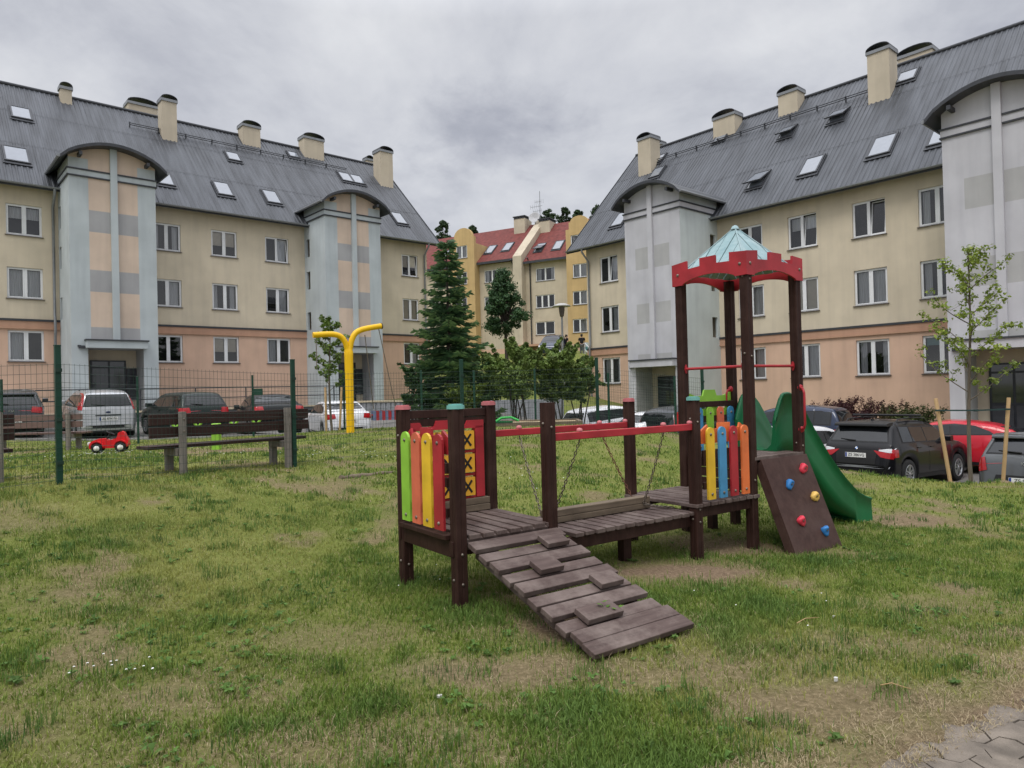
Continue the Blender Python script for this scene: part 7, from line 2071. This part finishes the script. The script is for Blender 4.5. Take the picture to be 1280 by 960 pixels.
    for sd in (-1, 1):
        fm = MB(); fm.lathe([(0, .012), (.012, .004), (.013, 0)], (sd * .032, -.105, 1.665), (0, -1, 0), 8); fm.build('eye', M_black, body)
        fm = MB(); fm.bx(sd * .086 - .008, sd * .086 + .008, -.02, .02, 1.63, 1.69); fm.build('ear', sk, body, .006)
    fm = MB(); fm.prism([(-.014, 0), (.014, 0), (0, .05)], (0, -.108, 1.61), (1, 0, 0), (0, 0, 1), (0, -.022, 0)); fm.build('nose', sk, body)
    fm = MB(); fm.bx(-.024, .024, -.104, -.096, 1.585, 1.593); fm.build('mouth', mat('lips', (.35, .12, .1), .6, .1), body)
    return body
zl = 2.7 + 1.55 + .006
pa_ = at(708.5, 440, 56.6); pb2 = at(727.5, 440, 56.4)
person('person in black clothes walking, seen from the side, left of the pair', (pa_.x, pa_.y, zl), PI * .62, (.02, .015, .01), (.016, .016, .018), .3)
person('person in black T-shirt and grey trousers seen from behind, pushing a pram', (pb2.x, pb2.y, zl), PI * .96, (.015, .012, .01), (.12, .12, .125), 1.0)
def pram():
    p = at(734.5, 440, 57.2)
    root = thing('pram', 'small teal and white pram held by the person in grey trousers', 'pram', (p.x - .1, p.y, zl), .3)
    mb = MB(); n = 8
    mb.prism([(-.38, .50), (.34, .50), (.42, .72), (.40, .78), (-.42, .78), (-.44, .70)], (0, -.2, 0), (1, 0, 0), (0, 0, 1), (0, .4, 0)); mb.build('carrycot', mat('teal_cloth', (.10, .25, .26), .8, .1), root, .03)
    mb = MB(); mb.prism([(0, 0)] + [(.42 * math.cos(PI * .5 * k / 6), .36 * math.sin(PI * .5 * k / 6)) for k in range(7)], (-.02, -.2, .79), (1, 0, 0), (0, 0, 1), (0, .4, 0)); mb.build('hood', mat('pale_cloth', (.45, .5, .5), .8, .05), root, .02)
    for xx, r in ((-.3, .12), (.3, .10)):
        for s in (-1, 1):
            w = MB(); w.lathe([(r * .7, -.02), (r, -.015), (r, .015), (r * .7, .02)], (xx, s * .24, r), (0, 1, 0), 14); w.lathe([(r * .7, .005), (0, .01)], (xx, s * .24, r), (0, 1, 0), 10); w.build('wheel', M_tyre, root)
    mb = MB()
    for s in (-1, 1): mb.tube([(.3, s * .22, .12), (-.2, s * .21, .52), (-.62, s * .2, 1.0)], .014, 6); mb.tube([(-.3, s * .22, .12), (.15, s * .21, .5)], .014, 6)
    mb.tube([(-.62, -.2, 1.0), (-.62, .2, 1.0)], .016, 6); mb.build('chassis', M_white, root)
pram()

# ================================================================== LITTLE THINGS IN THE GRASS
def litter():
    rr = random.Random(8)
    for (u, v, lab, s) in ((550, 873, 'small white paper scrap lying in the straw below the ramp', .016), (1045, 848, 'pale pebble in the grass at the right, above the paving', .014), (1042, 765, 'tiny white scrap in the lawn right of the ramp end', .012)):
        p = on_plane(u, v, (0, 0, .0), Vector((0, 0, 1))); z = gz(p.x, p.y) + .022
        mb = MB(); n = 7; pts = [(s * rr.uniform(.7, 1.2) * math.cos(2 * PI * k / n), s * .6 * rr.uniform(.7, 1.2) * math.sin(2 * PI * k / n)) for k in range(n)]
        mb.prism(pts, (p.x, p.y, z - .02), (1, 0, .1), (0, 1, .15), (0, 0, .018 if 'pebble' in lab else .012))
        tag(mb.build('pebble' if 'pebble' in lab else 'paper_scrap', mat('white_scrap', (.5, .49, .46), .8, .05), bevel=.004), lab, 'stone' if 'pebble' in lab else 'litter')
    for (u, v, L, a, lab) in ((1010, 775, .22, .5, 'thin pale dry stalk lying in the grass right of the ramp'), (1120, 862, .15, -.4, 'short dry twig lying near the paving edge')):
        p = on_plane(u, v, (0, 0, .0), Vector((0, 0, 1))); z = gz(p.x, p.y) + .03
        d = Vector((math.cos(a), math.sin(a), 0)) * L / 2; c = Vector((p.x, p.y, z))
        mb = MB(); mb.tube([c - d, c - d * .3 + Vector((.01, .012, .014)), c + d * .4 + Vector((0, -.008, .01)), c + d], [.0035, .003, .0025, .0015], 5)
        tag(mb.build('dry_twig', M_stake), lab, 'twig')
litter()

# small heaps of bare soil round the stakes
def soil_heaps():
    for (u, v, r, lab) in ((1191, 608, .13, 'small sandy soil heap at the foot of the leaning stake'), (1252, 609, .20, 'larger sandy soil heap at the foot of the upright stake')):
        p = at(u, v, 12.5); mb = MB(); rr = random.Random(int(r * 100)); n = 18; vs = [(p.x, p.y, gz(p.x, p.y) + r * .35)]
        for k, (q, h) in enumerate(((.35, .30), (.7, .14), (1.0, -.05))):
            for i in range(n):
                a = 2 * PI * i / n; R_ = r * q * rr.uniform(.85, 1.15); x, y = p.x + R_ * math.cos(a) * 1.2, p.y + R_ * math.sin(a)
                vs.append((x, y, gz(x, y) + r * h * rr.uniform(.8, 1.2)))
        fs = [(0, 1 + i, 1 + (i + 1) % n) for i in range(n)] + [(1 + k * n + i, 1 + (k + 1) * n + i, 1 + (k + 1) * n + (i + 1) % n, 1 + k * n + (i + 1) % n) for k in range(2) for i in range(n)]
        mb.add(vs, fs, 0, True)
        tag(mb.build('soil_heap', mat('sandy_soil', (.21, .15, .09), .95, .25, 12, bump=.6)), lab, 'soil heap')
soil_heaps()
